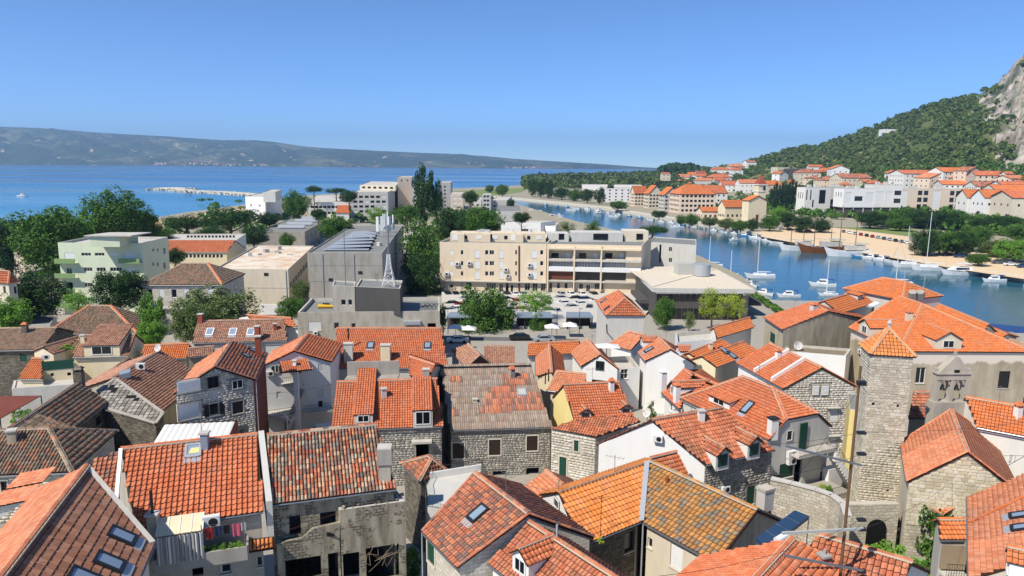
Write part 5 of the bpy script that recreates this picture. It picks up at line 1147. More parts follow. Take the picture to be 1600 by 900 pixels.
hu3 = House('old outhouse with grey-brown tiles beside the blue river fence', [(1570, 528), (1640, 545)], 10.0, [(1560, 545), (1620, 562)], 8.9, tile='brownold', wall='beige', name='outhouse'); hu3.finish()
fe = thing('blue_fence', 'blue railing along the river road behind the orange roofs', 'fence', P(1570, 522, 3)); a, b = P(1535, 512, 3.2), P(1640, 521, 3.2); MB().obox((a+b)/2, (b-a)/2, Vector((0, .06, 0)), ZUP*1.0).build('panel', 'tarp', fe); railing(fe, [a-ZUP, b-ZUP], 2.1, 'tarp', 1.5, 'post', .05)
# stone tower
tw = thing('stone_tower', 'tall square stone tower with orange pyramid roof and small round finial', 'tower', P(1390, 845, 8))
tb = Bld('tower_body', 'x', 'x', P(1392, 552, 21.6), 4.0, 'stonelight'); bpy.data.objects.remove(tb.root); tb.root = tw
q1, q2 = P(1362, 554, 21.5), P(1427, 558, 21.5); w_ = (q2-q1).length; U_ = (q2-q1); U_.z = 0; U_.normalize(); V_ = Vector((-U_.y, U_.x, 0)); q4, q3 = q1+V_*w_, q2+V_*w_; tb.cen = (q1+q3)/2
wf = tb.addwall(q1, q2, 21.5); tb.addwall(q2, q3, 21.5); tb.addwall(q3, q4, 21.5); wl_ = tb.addwall(q4, q1, 21.5)
wf['blocks'] = dict(mat='blk_tower', w_=(.25, .6), h=(.17, .3), nobj=300, z0=5); wl_['blocks'] = dict(mat='blk_tower', w_=(.25, .6), h=(.17, .3), z0=5)
tb.wins([(1362, 629, 1367, 634, 'h'), (1401, 632, 1405, 637, 'h'), (1385, 765, 1389, 769, 'h')]); tb.finish()
ctr = (q1+q3)/2; ap = Vector((ctr.x, ctr.y, 23.7)); ee = [p+(p-ctr).normalized()*.3+ZUP*(.05+21.5-p.z) for p in (q1, q2, q3, q4)]
for i in range(4): tiles(tw, [ee[i], ee[(i+1) % 4], ap], 'roman', 't_bright', .3, .36, 150 if i in (0, 3) else 0, .2); caps(tw, ap+ZUP*.05, ee[i]+ZUP*.1, 't_bright', .13)
m = MB().tube(ap-ZUP*.1, ap+ZUP*.35, .16, 8, .12).tube(ap+ZUP*.35, ap+ZUP*.5, .22, 8).tube(ap+ZUP*.5, ap+ZUP*.75, .2, 8, .06); m.build('finial', 'slab', tw)
# chapel with belfry
hc = House('stone chapel with smooth salmon-orange gable roof below the tower', [(1512, 706), (1486, 640)], 16.2, [(1416, 752), (1402, 690)], 13.2, tile='salmon', wall='stonelight', nobj=300, fit=1, name='chapel', cat='chapel', ov=.2, cap=False)
hc.W['end1']['blocks'] = dict(mat='blk_chapel', w_=(.3, .7), h=(.22, .36), nobj=300, z0=9.5); hc.W['front']['mat'] = 'beige'; hc.verge(); hc.finish(); caps(hc.root, hc.r1+ZUP*.06, hc.r2+ZUP*.06, 't_salmon', .13)
bf = thing('bell_gable', 'grey stone bell gable with two arched openings and bells behind the chapel roof', 'belfry', P(1486, 650, 14)); c = P(1486, 640, 16.0); s_ = (c-CAM).length/F; U_ = Vector((1, .05, 0)).normalized(); N_ = Vector((.05, -1, 0)).normalized(); c = Vector((c.x, c.y+1.5, 0))
zz = lambda y: PD(1486, y, c.y).z; xx = lambda x: PD(x, 600, c.y).x; st_ = 'slab'; m = MB()
z0, z1, z2, z3 = zz(648), zz(626), zz(592), zz(583)
def bb(x0, x1, za, zb_, d=.4): m.obox(Vector(((xx(x0)+xx(x1))/2, c.y, (za+zb_)/2)), U_*(xx(x1)-xx(x0))/2, N_*d, ZUP*(zb_-za)/2)
bb(1456, 1518, z0-2, z1, .55); bb(1459, 1465, z1, z2, .4); bb(1482, 1487, z1, z2, .38); bb(1505, 1512, z1, z2, .4); bb(1459, 1512, z2, z3, .4); bb(1457, 1514, z3, z3+.15, .5)
m.prism([Vector((xx(x), c.y+.4, zz(y)))for x, y in ((1460, 583), (1511, 583), (1490, 556), (1484, 556))], (0, -.8, 0)); bb(1485, 1489, zz(557), zz(549), .1)
for x in (1460, 1511): bb(x-2, x+2, z3+.15, z3+.5, .15)
m.build('frame', 'greyplaster', bf); MB().obox(Vector((xx(1488.5), c.y-.42, (zz(584)+zz(576))/2)), U_*.25, N_*.02, ZUP*.25).build('niche_shade', 'black', bf)  # small black plate painted for the shade of the pediment recess
for x in (1473, 1495):
    k = MB(); p = Vector((xx(x), c.y, zz(601))); k.tube(p, p-ZUP*.35, .1, 10, .2).tube(p-ZUP*.35, p-ZUP*.5, .2, 10, .28).tube(p+ZUP*.25, p, .04, 6); k.build('bell', 'metaldark', bf)
    ar = MB(); n = 8; q = [Vector((p.x+math.cos(t)*.42, c.y-.3, zz(603)+.2+math.sin(t)*.42)) for t in np.linspace(math.pi, 0, n)]; q = [Vector((p.x-.5, c.y-.3, q[0].z))]+q+[Vector((p.x+.5, c.y-.3, q[0].z)), Vector((p.x+.5, c.y-.3, z2+.01)), Vector((p.x-.5, c.y-.3, z2+.01))]; ar.prism(q, (0, .6, 0)); ar.build('arch', 'greyplaster', bf)
hcb = House('older red-tiled low roof between the tower and the belfry', [(1428, 613), (1458, 613)], 15.2, [(1422, 655), (1462, 652)], 13.4, tile='patch', wall='oldplaster', ov=.1); hcb.finish()
h33 = House('long house with evenly tiled orange roof behind the belfry on the right edge', [(1509, 621), (1650, 645)], 16.9, [(1527, 668), (1660, 692)], 15.05, tile='orange', wall='white', tw=1.0); h33.finish()
yd = thing('clothes_line', 'clothes line with white shirts beside the white wall right of the chapel', 'clothes line', P(1575, 735, 10)); a, b = P(1568, 712, 13.2), P(1625, 712, 13.2); MB().tube(a, b, .02, 4).build('line', 'metalgrey', yd)
for i, (x, y) in enumerate(((1578, 710), (1586, 711))): c = P(x, y, 13.1); MB().quad(c, c+Vector((.35, 0, 0)), c+Vector((.35, .05, -.7)), c+Vector((0, .05, -.7))).build('shirt', 'framewhite', yd)
# red-brown shed under the chapel gable, canopy and garden
h36 = House('small salmon-roofed lean-to against the chapel gable', [(1508, 752), (1535, 764)], 12.4, [(1430, 783), (1448, 810)], 11.0, tile='salmon', wall='beige', fit=1, ov=.1, bw=.3); h36.finish()
h35 = House('house with smooth orange roof, skylights and white dormer at the lower right corner', [(1700, 700), (1760, 830)], 17.0, [(1509, 776), (1516, 905)], 13.4, tile='salmon', wall='beige', nobj=300, fit='mean', cap=False)
MB().obox((h35.on(1515, 818)+h35.on(1600, 778))/2+h35.plane[1]*.12, (h35.on(1600, 778)-h35.on(1515, 818))/2, h35.plane[1].cross((h35.on(1600, 778)-h35.on(1515, 818)).normalized())*.06, h35.plane[1]*.06).build('roof_step', 't_orange', h35.root)
skylight(h35, 1594, 806, .8, 1.1); skylight(h35, 1597, 825, .8, 1.1); dormer(h35, 1573, 900, 1.2, 1.3, 'gable', 'orange', 'whiteclean', 'd', hr=.5); h35.finish()
h37 = House('little porch roof with orange tiles over a reed-mat wall', [(1466, 812), (1512, 812)], 13.2, [(1466, 840), (1516, 846)], 12.4, tile='orange', wall='palegrey', zb=9, ov=.1); h37.finish()
m = thing('reed_balcony', 'balcony screened with grey reed matting and black railing', 'balcony', P(1492, 890, 9.5)); a, b = P(1472, 851, 12.2), P(1512, 853, 12.2); MB().obox((a+b)/2-ZUP*.9, (b-a)/2, Vector((0, .05, 0)), ZUP*.9).build('reed_mat', 'pole', m); railing(m, [a+Vector((0, -.8, -2.0)), b+Vector((0, -.8, -2.0))], 1.0, 'metaldark', .16); MB().obox((a+b)/2+Vector((0, -.4, -2.1)), (b-a)/2, Vector((0, .5, 0)), ZUP*.1).build('floor_slab', 'slab', m)
# bottom right roofs, solar heater, brick chimney
h38 = House('terracotta roof at the bottom edge with a long ridge and a mortared brick chimney', [(1280, 836), (1426, 879)], 18.0, [(1212, 905), (1380, 975)], 16.2, tile='mossred', wall='palegrey', nobj=300, tw=1.1); c = h38.on(1286, 888); chimney(h38, c-ZUP*.2, .42, .42, .9, 'brick', .3, 'concrete'); pipe(h38.root, [c+ZUP*.7, c+ZUP*1.1], .08, 'zinc', 'flue'); h38.finish()
h39 = House('orange roof at the bottom edge with clear ridge tiles and yellow lichen patch', [(1239, 842), (1180, 905)], 18.2, [(1095, 868), (1020, 925)], 16.4, tile='red', wall='palegrey', nobj=300, fit=1); h39.finish()
sp_ = thing('solar_heater', 'dark blue solar water heater panel tilted beside the brick chimney', 'solar panel', P(1222, 840, 12)); q = [P(x, y, z) for x, y, z in ((1181, 840, 15.2), (1201, 856, 15.0), (1264, 806, 15.6), (1242, 797, 15.8))]; m = MB().prism(q, (0, 0, -.25)); m.build('panel', 'bluepanel', sp_)
for t in (.25, .5, .75): a, b = q[0]+(q[3]-q[0])*t, q[1]+(q[2]-q[1])*t; MB().tube(a+ZUP*.01, b+ZUP*.01, .02, 4).build('panel_joint', 'metalgrey', sp_)
m = MB().tube(P(1213, 845, 15.3), P(1230, 835, 15.4), .22, 10); m.build('tank', 'framewhite', sp_); MB().tube(q[1], q[1]-ZUP*3, .04, 5).tube(q[2], q[2]-ZUP*3, .04, 5).build('stand', 'metalgrey', sp_)
bc = thing('brick_chimney', 'tall brick chimney with pale stone head beside the solar panel', 'chimney', P(1196, 862, 10)); c = P(1190, 850, 12.0); sc_ = (c-CAM).length/F; H_ = 95*sc_; MB().rbox((c.x, c.y, 5), .75, .6, 7+H_*.55, .5).build('shaft', 'brick', bc); MB().rbox((c.x, c.y, 12+H_*.55), .9, .75, H_*.3, .5).build('head', 'slab', bc); MB().rbox((c.x, c.y, 12+H_*.85), 1.0, .85, .2, .5).build('cap', 'stonelight', bc)
cw = thing('curved_stone_wall', 'curved rough stone retaining wall with pale coping below the patio', 'wall', P(1270, 800, 9)); pts = [P(x, y, 12.4) for x, y in ((1205, 748), (1240, 756), (1275, 765), (1300, 774), (1318, 788), (1324, 806))]; m = MB(); k = MB()
for a, b in zip(pts[:-1], pts[1:]): n = (b-a).cross(ZUP).normalized()*.25; m.prism([Vector((a.x, a.y, 4))-n, Vector((b.x, b.y, 4))-n, Vector((b.x, b.y, 4))+n, Vector((a.x, a.y, 4))+n], (0, 0, 8.3)); k.prism([a-n*1.2, b-n*1.2, b+n*1.2, a+n*1.2], (0, 0, .12))
m.build('wall', 'stonelight', cw); k.build('coping', 'slab', cw)
gc = thing('arched_passage', 'stone lane wall with a dark arched passage below the tower', 'passage', P(1370, 840, 9)); c = P(1368, 838, 8.0); m = MB(); n = 10
q = [c+Vector((math.cos(t)*1.0, 0, .9+math.sin(t)*1.0)) for t in np.linspace(math.pi, 0, n)]+[c+Vector((1.0, 0, -1)), c+Vector((-1.0, 0, -1))]; q = [c+(p_-c)*.8 for p_ in q]; m.prism(q, (0, -.05, 0)); m.build('arch_shade', 'black', gc); MB().obox(c+Vector((-.4, .35, .2)), Vector((2.2, .1, 0)), Vector((0, .3, 0)), ZUP*2.6).build('wall', 'stonelight', gc)  # black panel on the wall, painted for the shade inside the passage
# utility pole with long brackets and wires
up = thing('utility_pole', 'tall weathered utility pole with metal brackets and overhead wires', 'utility pole', P(1350, 905, 16)); ptop = PD(1345, 572, 33.0); pb = Vector((ptop.x-.02, ptop.y, 6)); MB().tube(pb, ptop, .1, 10, .06).build('pole', 'wood', up)
for (x0, y0, x1, y1, r_, mt) in ((1222, 833, 1349, 826, .06, 'shutgrey'), (1226, 868, 1350, 892, .055, 'metalgrey'), (1228, 697, 1346, 727, .045, 'metalgrey')):
    a, b = PD(x0, y0, 31.5), PD(x1, y1, 33.0); MB().obox((a+b)/2, (b-a)/2, Vector((0, .05, 0)), ZUP*r_).build('bracket', mt, up)
for y in (597, 600, 676, 709, 812, 827, 893): c = PD(1346, y, 33.0); MB().obox(c, Vector((.2, 0, 0)), Vector((0, .12, 0)), ZUP*.06).build('insulator', 'metaldark', up)
wr = MB()
def wire(a, b, sag, r=.011, n=10):
    a = Vector(a); b = Vector(b); wr.path([a+(b-a)*(i/n)-ZUP*sag*4*(i/n)*(1-i/n) for i in range(n+1)], r, 3)
for y, tx, ty, td in ((600, 1220, 770, 45), (676, 1100, 690, 60), (597, 1365, 610, 60), (709, 1180, 740, 50), (827, 1500, 742, 55), (812, 1030, 900, 24), (676, 1700, 640, 60)): wire(PD(1346, y, 33), PD(tx, ty, td), .5)
wr.build('wires', 'metaldark', up)['kind'] = 'stuff'
# garden in the lane
for i, (x, y, rx, rz_, mt, lb) in enumerate(((1375, 892, 1.7, 1.5, 'leafbright', 'bright green hedge shrub beside the utility pole'), (1400, 905, 1.6, 1.6, 'leafbright', 'bright green bush in the lane below the tower'), (1422, 920, 1.5, 1.6, 'leafbright', 'green bush at the bottom edge of the lane'), (1392, 862, .8, 2.2, 'leafolive', 'slender pale creeper climbing at the foot of the stone tower'), (1456, 892, 2.0, 3.3, 'leaf', 'dense dark green orange tree in the chapel garden'), (1476, 880, 1.8, 3.0, 'leaf', 'leafy crown beside the porch roof in the chapel garden'), (1484, 895, .8, 1.2, 'leafdark', 'dark shrub by the reed balcony'), (1418, 866, .6, .7, 'leafolive', 'grey-green potted shrub against the chapel wall'), (1432, 876, .6, .6, 'leafolive', 'small potted plant on the lane steps'))):
    bush(lb, PG(x, y)-ZUP*.2, rx, rz_, mt, 1+i % 2)
pt_ = thing('plant_pot', 'green plastic pot standing in the lane below the chapel', 'pot', PG(1438, 888)); MB().tube(PG(1438, 888), PG(1438, 888)+ZUP*.7, .35, 10, .45).build('pot', 'boatblue', pt_)
bush('lime green shrub growing beside the ruin at the bottom edge', PG(640, 935), 1.6, 2.2, 'leafbright', 2); bush('bright shrub below the patchwork-roofed house', PG(690, 935), 1.6, 2.0, 'leafbright', 1); bush('yellow-flowering shrub in front of the cream wall at the bottom edge', PG(1055, 960), .8, 3.2, 'leafyellow', 1); bush('cream blossom pot plant on the dormer wall', P(938, 850, 14.2), .3, .25, 'leafyellow', 2, 'potted_plant', 'plant')
bush('ivy-green shrub growing on the white house corner', PG(1018, 660), .8, 1.6, 'leaf', 2); bush('green fig shrub in the ruined courtyard by the stone-slab roof', PG(226, 720), 1.3, 2.4, 'leaf', 1)
# ------------------------------------------------------------------ left middle: brown roofs and villas
l1 = House('long old roof of grey-brown barrel tiles at the left edge', [(-50, 514), (90, 512)], 12.4, [(-50, 549), (66, 546)], 10.4, tile='brownold', wall='stonedark'); l1.wins([(31, 553, 42, 565, 'sgreen')]); l1.finish()
l2 = House('villa with dark brown pyramid roof edged in orange ridge tiles', [(139, 478), (173, 478)], 13.4, [(72, 521), (215, 521)], 9.6, tile='brownold', wall='palegrey', hip=(1, 1)); caps(l2.root, l2.r2+ZUP*.1, l2.e2+ZUP*.1, 't_red', .22); caps(l2.root, l2.r1+ZUP*.1, l2.e1+ZUP*.1, 't_red', .22); l2.finish()
l3 = House('cream house with brown roof, wide shed dormer and balcony', [(124, 524), (212, 522)], 13.6, [(113, 558), (200, 556)], 11.4, tile='brown', wall='cream'); dormer(l3, 160, 557, 4.6, 1.6, 'shed', 'brown', 'cream', 'd', s2=.3, win=.55); l3.finish()
l3b = House('brown roof over a terrace with green creeper and air conditioners', [(66, 542), (125, 525)], 13.0, [(70, 552), (118, 548)], 12.2, tile='brown', wall='cream', zb=6, ov=.2); l3b.finish()
tb2 = Block('cream terrace storey with dark green screen and white slab', [(66, 579), (116, 575), (116, 560)], 10.6, 5.5, 'cream', 'slab', .1); w0 = tb2.walls[0]; MB().obox(Vector((w0['A'].x, w0['A'].y, 11.2))+w0['U']*w0['L']/2, w0['U']*w0['L']/2, w0['N']*.05, ZUP*.6).build('screen', 'shutgreen', tb2.root); tb2.wins([(79, 583, 84, 588, 'h'), (105, 582, 111, 587, 'h')]); acunit(tb2, 0, 0, p=P(72, 557, 12.0), N=w0['N']); tb2.finish()
ts = Block('white concrete terrace slab below the cream house', [(18, 607), (122, 600), (122, 588)], 9.2, 5, 'palegrey', 'slab', .15); ts.finish()
l4b = House('steep little orange roof beside the green-screened terrace', [(50, 560), (66, 560)], 11.8, [(28, 592), (66, 592)], 10.0, tile='orange', wall='cream'); l4b.finish()
l4 = House('small bright orange roof among the brown ones', [(225, 540), (295, 537)], 12.0, [(221, 562), (291, 560)], 10.6, tile='orange', wall='oldplaster'); l4.finish()
l4c = House('low brown roof right of the small bright orange roof', [(293, 545), (335, 541)], 12.2, [(293, 558), (335, 555)], 11.4, tile='brown', wall='oldplaster'); l4c.finish()
l4d = House('brown tiled roof in front of the cream house', [(180, 574), (200, 560)], 12.6, [(140, 590), (175, 590)], 11.2, tile='brown', wall='cream', fit='mean'); l4d.finish()
l5 = House('long brown roof with three white-framed skylights and a brick chimney', [(309, 502), (444, 499)], 13.6, [(301, 535), (448, 533)], 11.2, tile='brown', wall='palegrey')
for x in (328, 364, 392): skylight(l5, x, 519, 1.0, 1.5, 0, 'glass_skytint', 'framewhite')
chimney(l5, l5.on(403, 532), .7, .7, 2.2, 'brick', 0); chimney(l5, l5.on(314, 503), .7, .7, 1.2, 'brick', 0); l5.finish()
l5b = House('row of little orange gables behind the long brown roof', [(385, 492), (455, 497)], 13.2, [(400, 505), (462, 512)], 12.2, tile='redfar', wall='whiteclean'); l5b.finish()
l5c = House('old brown barn-like roof in front of the grey concrete block', [(420, 500), (440, 499)], 13.0, [(405, 528), (450, 523)], 11.4, tile='brownold', wall='oldplaster', ov=.2); l5c.finish()
aw = thing('awning', 'flat dull red awning at the left edge above greenery', 'awning', P(20, 660, 8)); q = [P(-40, 619, 11.6), P(64, 618, 11.6), P(0, 654, 11.4), P(-40, 670, 11.4)]; MB().prism(q, (0, 0, -.08)).build('canopy', 'redbrown', aw); m = MB(); [m.tube(Vector((p.x, p.y, 7)), p, .06, 6) for p in q[1:3]]; m.build('post', 'metaldark', aw)
l8 = House('yellowish old house with orange roof at the left edge', [(-60, 420), (15, 424)], 17.0, [(-60, 437), (38, 439)], 14.8, tile='redfar', wall='beige', hip=(0, 1)); l8.wins([(5, 447, 9, 459, 'd'), (22, 447, 27, 459, 'd')]); l8.finish()
l9 = Block('low grey garage with dark flat roof between the trees', [(35, 508), (78, 506), (88, 492)], 6.5, 3, 'palegrey', 'darkgrey', .2); l9.finish()
l9b = Block('narrow beige house half hidden by the big tree', [(21, 392), (36, 392), (36, 386)], 14, 2, 'salmonwall', 'slab', .2); l9b.finish()
# ------------------------------------------------------------------ modern blocks
gr = Block('pale green apartment block with dark green balconies and a roof penthouse', [(90, 379), (221, 380), (262, 370)], 19.5, 2.2, 'palegreen', 'slab', .6, 'apartment_block')
f0 = gr.walls[0]; gr.wins([(101, 395, 116, 405, 'swhite'), (127, 395, 142, 400, 'w'), (148, 395, 163, 400, 'w'), (170, 395, 185, 400, 'swhite'), (195, 395, 211, 405, 'swhite'), (104, 419, 112, 428, 'w'), (131, 418, 144, 424, 'w'), (151, 418, 165, 424, 'w'), (172, 418, 190, 424, 'w'), (197, 419, 212, 429, 'swhite'), (102, 441, 114, 452, 'h'), (132, 442, 145, 448, 'w'), (197, 442, 212, 452, 'w'), (102, 463, 114, 475, 'h'), (132, 465, 145, 470, 'w'), (238, 388, 241, 393, 'd'), (245, 388, 248, 393, 'd'), (238, 410, 241, 416, 'd'), (245, 410, 248, 416, 'd'), (255, 387, 259, 397, 'd'), (255, 410, 259, 420, 'd')]); gr.finish()
for x0, x1, ys_ in ((85, 117, (408, 431, 454, 477)), (185, 218, (408, 431, 454))):
    for y in ys_:
        a, b = [hitplane(x, y, Vector((f0['A'].x, f0['A'].y, 0))+f0['N']*1.3, f0['N']) for x in (x0, x1)]; m = MB().obox((a+b)/2, f0['U']*(b-a).length/2, f0['N']*.08, ZUP*.55); o = m.build('balcony', 'green2', gr.root); MB().obox((a+b)/2-f0['N']*.68-ZUP*.6, f0['U']*(b-a).length/2, f0['N']*.65, ZUP*.1).build('balcony_floor', 'palegreen', o)
ph = [P(141, 379, 20.0), P(187, 379, 20.0), P(204, 373, 20)]; m = MB(); c0, c1 = ph[0], ph[1]; d_ = Vector((.5, 7, 0)); m.prism([Vector((p.x, p.y, 19)) for p in (c0, c1, c1+d_, c0+d_)], (0, 0, 2.4)); m.build('penthouse', 'palegreen', gr.root); MB().prism([Vector((p.x, p.y, 21.42)) for p in (c0-Vector((1, .5, 0)), c1+Vector((3, -.5, 0)), c1+d_+Vector((3, .5, 0)), c0+d_)], (0, 0, .25)).build('penthouse_roof', 'slab', gr.root)
m2 = House('two-storey stone villa with brown hipped roof and rows of shuttered windows', [(285, 412), (325, 412)], 16.6, [(218, 446), (349, 445)], 13.2, tile='brownold', wall='stonewhite', hip=(1, 1), name='villa', tw=1.3)
m2.wins([(x, 452, x+8, 465, 'swhite' if x % 2 else 'd') for x in (230, 249, 268, 287, 306, 325)]+[(x, 480, x+8, 494, 'd') for x in (231, 250, 269, 288)]); caps(m2.root, m2.r2+ZUP*.1, m2.e2+ZUP*.1, 't_red', .25); m2.finish(); pass
w0 = m2.W['front']; MB().obox(Vector((w0['A'].x, w0['A'].y, 8.4))+w0['U']*w0['L']/2+w0['N']*.3, w0['U']*w0['L']/2, w0['N']*.3, ZUP*.15).build('string_course', 'slab', m2.root)
m3 = House('low cream school-like building with orange roof', [(264, 376), (368, 376)], 14.4, [(262, 394), (354, 394)], 11.6, tile='redfar', wall='cream', tw=1.4); m3.wins([(290+k*6, 397, 294+k*6, 403, 'w') for k in range(10)]); m3.finish()
m3b = Block('long white low building with ribbon windows behind the orange roof', [(208, 377), (368, 376), (384, 365)], 12.5, 2, 'whiteclean', 'slab', .3); m3b.wins([(292+k*5.5, 367.5, 296+k*5.5, 371.5, 'd') for k in range(14)]+[(214+k*5, 367, 218+k*5, 371, 'd') for k in range(3)]); m3b.finish()
for nm, lb, pts, zt, wl, rf in (('flat_roofed_building', 'beige hall with wide rust-stained flat roof', [(335, 420), (450, 421), (490, 384)], 13.4, 'beige', 'roofrust'), ('concrete_building', 'long grey concrete block with glass roof panels and phone antennas', [(480, 395), (597, 395), (630, 351)], 17.0, 'concrete', 'roofgrey')):
    b = Block(lb, pts, zt, 2.2, wl, rf, .35, nm)
    if wl == 'beige': b.wins([(453+k*4, 440-k*5, 456.4+k*4, 449-k*5, 'g') for k in range(7)])
    else:
        big = b; b.wins([(606+k*3.2, 412-k*4.5, 608+k*3.2, 418-k*4.5, 'd') for k in range(6)])
    b.finish()
    W = b.walls[0]; wp = lambda u, z, d, W=W: Vector((W['A'].x, W['A'].y, z))+W['U']*W['L']*u+W['N']*d
    for u in ((.97, .03) if wl == 'beige' else (.2, .62)): MB().tube(wp(u, 2.5, .12), wp(u, zt-.3, .12), .09, 6).build('downpipe', 'zinc', b.root)
    for z in ((4.6, 9.0) if wl == 'beige' else (6.2, 10.2, 14.0)): MB().obox(wp(.5, z, .02), W['U']*W['L']*.498, W['N']*.03, ZUP*.07).build('joint_band', 'slab' if wl == 'beige' else 'concrete', b.root)
    for u, z in ((.3, 10.5), (.7, 12.2), (.45, 6.6)): MB().obox(wp(u, z, .04), W['U']*.5, W['N']*.05, ZUP*.35).build('vent_grille', 'metaldark', b.root)
    if wl == 'beige': MB().obox(wp(.78, 3.6, .05), W['U']*W['L']*.2, W['N']*.06, ZUP*1.4).build('plinth', 'whiteclean', b.root); MB().obox(wp(.2, 3.4, .06), W['U']*1.0, W['N']*.07, ZUP*1.2).build('door', 'metalgrey', b.root)
    else: railing(b.root, [wp(.9, 3, .15), wp(.9, 3, .15)+W['U']*.5], 9.0, 'metalgrey', .5, 'ladder', .03)
    for k in range(7): c = b.q[0]+(b.q[1]-b.q[0])*random.uniform(.08, .9)+(b.q[2]-b.q[1])*random.uniform(.08, .9); MB().rbox(Vector((c.x, c.y, zt-.35)), random.uniform(.6, 1.6), random.uniform(.6, 1.2), random.uniform(.4, 1.1), random.random()).build('roof_unit', random.choice(['palegrey', 'zinc', 'slab']), b.root)
q = [P(x, y, 16.9) for x, y in ((505, 391), (576, 391), (590, 362), (553, 362))]; MB().prism(q, (0, 0, .15)).build('glass_roof', 'zinc', big.root)
for i in range(6): t = i/6; a, b = q[0]+(q[3]-q[0])*(t+.05), q[1]+(q[2]-q[1])*(t+.05); MB().prism([a+ZUP*.16, b+ZUP*.16, b+Vector((0, 4.2, .16)), (a+b)/2+Vector((0, 4.2, .45)), a+Vector((0, 4.2, .16))], (0, .2, 0)).build('roof_light', 'zinc', big.root)
m = MB()
for i, (x, y) in enumerate(((590, 368), (597, 369), (603, 367), (609, 368), (615, 366), (606, 363), (599, 362))): p = P(x, y, 17); m.tube(p, p+ZUP*5.2, .06, 5); m.rbox(p+ZUP*(1.2+.3*(i % 3)), .75, .35, 4.4, .3*i)
am = thing('antenna_cluster', 'cluster of white phone mast panels on the long concrete block', 'antenna', P(603, 368, 17)); m.build('panel_antennas', 'framewhite', am)
# lattice mast
lm = thing('lattice_mast', 'white steel lattice mast with a thin pole on the concrete stair block', 'mast', P(608, 449, 16)); c = P(608, 446, 16.2); m = MB(); hs = [0, 1.2, 2.3, 3.3, 4.2, 5.0, 5.7]; rr_ = [1.6, 1.2, .9, .65, .5, .42, .38]
cor = lambda i, k: c+Vector((math.cos(.785+k*1.571)*rr_[i], math.sin(.785+k*1.571)*rr_[i], hs[i]))
for i in range(6):
    for k in range(4): m.tube(cor(i, k), cor(i+1, k), .06, 4); m.tube(cor(i, k), cor(i+1, (k+1) % 4), .035, 4); m.tube(cor(i, (k+1) % 4), cor(i+1, k), .035, 4); m.tube(cor(i+1, k), cor(i+1, (k+1) % 4), .04, 4)
m.build('lattice', 'framewhite', lm); MB().tube(c+ZUP*5.6, c+ZUP*11, .14, 6).build('pole', 'metalgrey', lm)
pm = thing('radio_pole', 'thin radio pole in front of the long concrete block', 'mast', P(540, 470, 12)); MB().tube(P(540, 446, 15.8), P(540, 446, 15.8)+ZUP*10.5, .08, 6).build('pole', 'metalgrey', pm)
lo = Block('low grey concrete building with roof terrace, air vents and barred openings', [(465, 488), (687, 486), (687, 464)], 12.0, 3.4, 'greyplaster', 'roofgrey', .7, 'concrete_building'); lo.wins([(482, 503, 502, 517, 'swhite'), (522, 504, 530, 514, 'd'), (549, 505, 556, 512, 'w'), (668, 505, 681, 512, 'h')]); a = lo.walls[0]; MB().obox(hitplane(644, 504, Vector((a['A'].x, a['A'].y, 0))+a['N']*.5, a['N']), a['U']*1.5, a['N']*.5, ZUP*.3).build('vent_hood', 'zinc', lo.root); acunit(lo, 493, 520); lo.finish()
up1 = Block('dark concrete stair block rising from the roof terrace', [(555, 448), (625, 451), (629, 438)], 16.2, 11.3, 'darkgrey', 'roofgrey', .3, 'concrete_building'); up1.finish()
up2 = Block('grey roof hut with two small windows beside the stair block', [(519, 446), (554, 448), (556, 440)], 15.9, 11.3, 'concrete', 'roofgrey', .2, 'concrete_building'); up2.wins([(533, 468, 540, 477, 'd'), (544, 468, 550, 477, 'd')]); up2.finish()
ys = thing('yellow_inflatable', 'small yellow and black object lying on the concrete roof terrace', 'inflatable', P(508, 482, 11.4)); c = P(509, 481, 11.4); MB().tube(c+Vector((-1.4, 0, .3)), c+Vector((1.4, 0, .3)), .4, 8, .25).build('body', 'yellowc', ys); MB().rbox(c+Vector((0, .3, .5)), 1.2, .5, .3).build('top', 'black', ys)
bk = thing('bicycles_heap', 'heap of dark metal frames on the concrete roof terrace', 'scrap', P(672, 482, 11.4)); m = MB()
for i in range(8):
    p = P(658+i*3.4, 483-(i % 2)*3, 11.4); n = 12; q = [p+Vector((math.cos(t)*.4, .1*i % .3, .4+math.sin(t)*.4)) for t in np.linspace(0, 6.28, n)]; m.path(q, .04, 4); m.tube(p+ZUP*.4, p+Vector((.9, 0, .9)), .04, 4)
m.build('frames', 'metaldark', bk)['kind'] = 'stuff'
# cream apartment block on the square
ap = Block('long cream apartment block with many small windows facing the car park', [(687, 378), (854, 381), (862, 372)], 16.4, 2.0, 'aptcream', 'roofgrey', .6, 'apartment_block'); W = ap.walls[0]; L_ = []
for y in (391, 408, 424):
    for x, w_, s in ((703, 5, 'swhite'), (720, 4, 'd'), (742, 8, 'swhite'), (758, 5, 'd'), (765, 7, 'w'), (780, 7, 'swhite'), (805, 3, 'd'), (831, 8, 'swhite'), (844, 5, 'd')): L_.append((x, y, x+w_, y+(12 if w_ > 6 and s == 'swhite' else 7), s))
L_ += [(703, 444, 708, 450, 'd'), (720, 442, 724, 455, 'sgrey'), (728, 441, 737, 453, 'd'), (760, 442, 775, 452, 'd'), (780, 443, 786, 456, 'w'), (790, 442, 795, 456, 'w'), (798, 445, 802, 456, 'd'), (820, 442, 828, 454, 'd'), (832, 442, 840, 455, 'd'), (845, 442, 852, 455, 'd')]
ap.wins(L_)
for x, y in ((714, 412), (733, 411), (698, 428), (790, 421), (793, 431), (827, 414), (827, 429)): acunit(ap, x, y, sc=1.6)
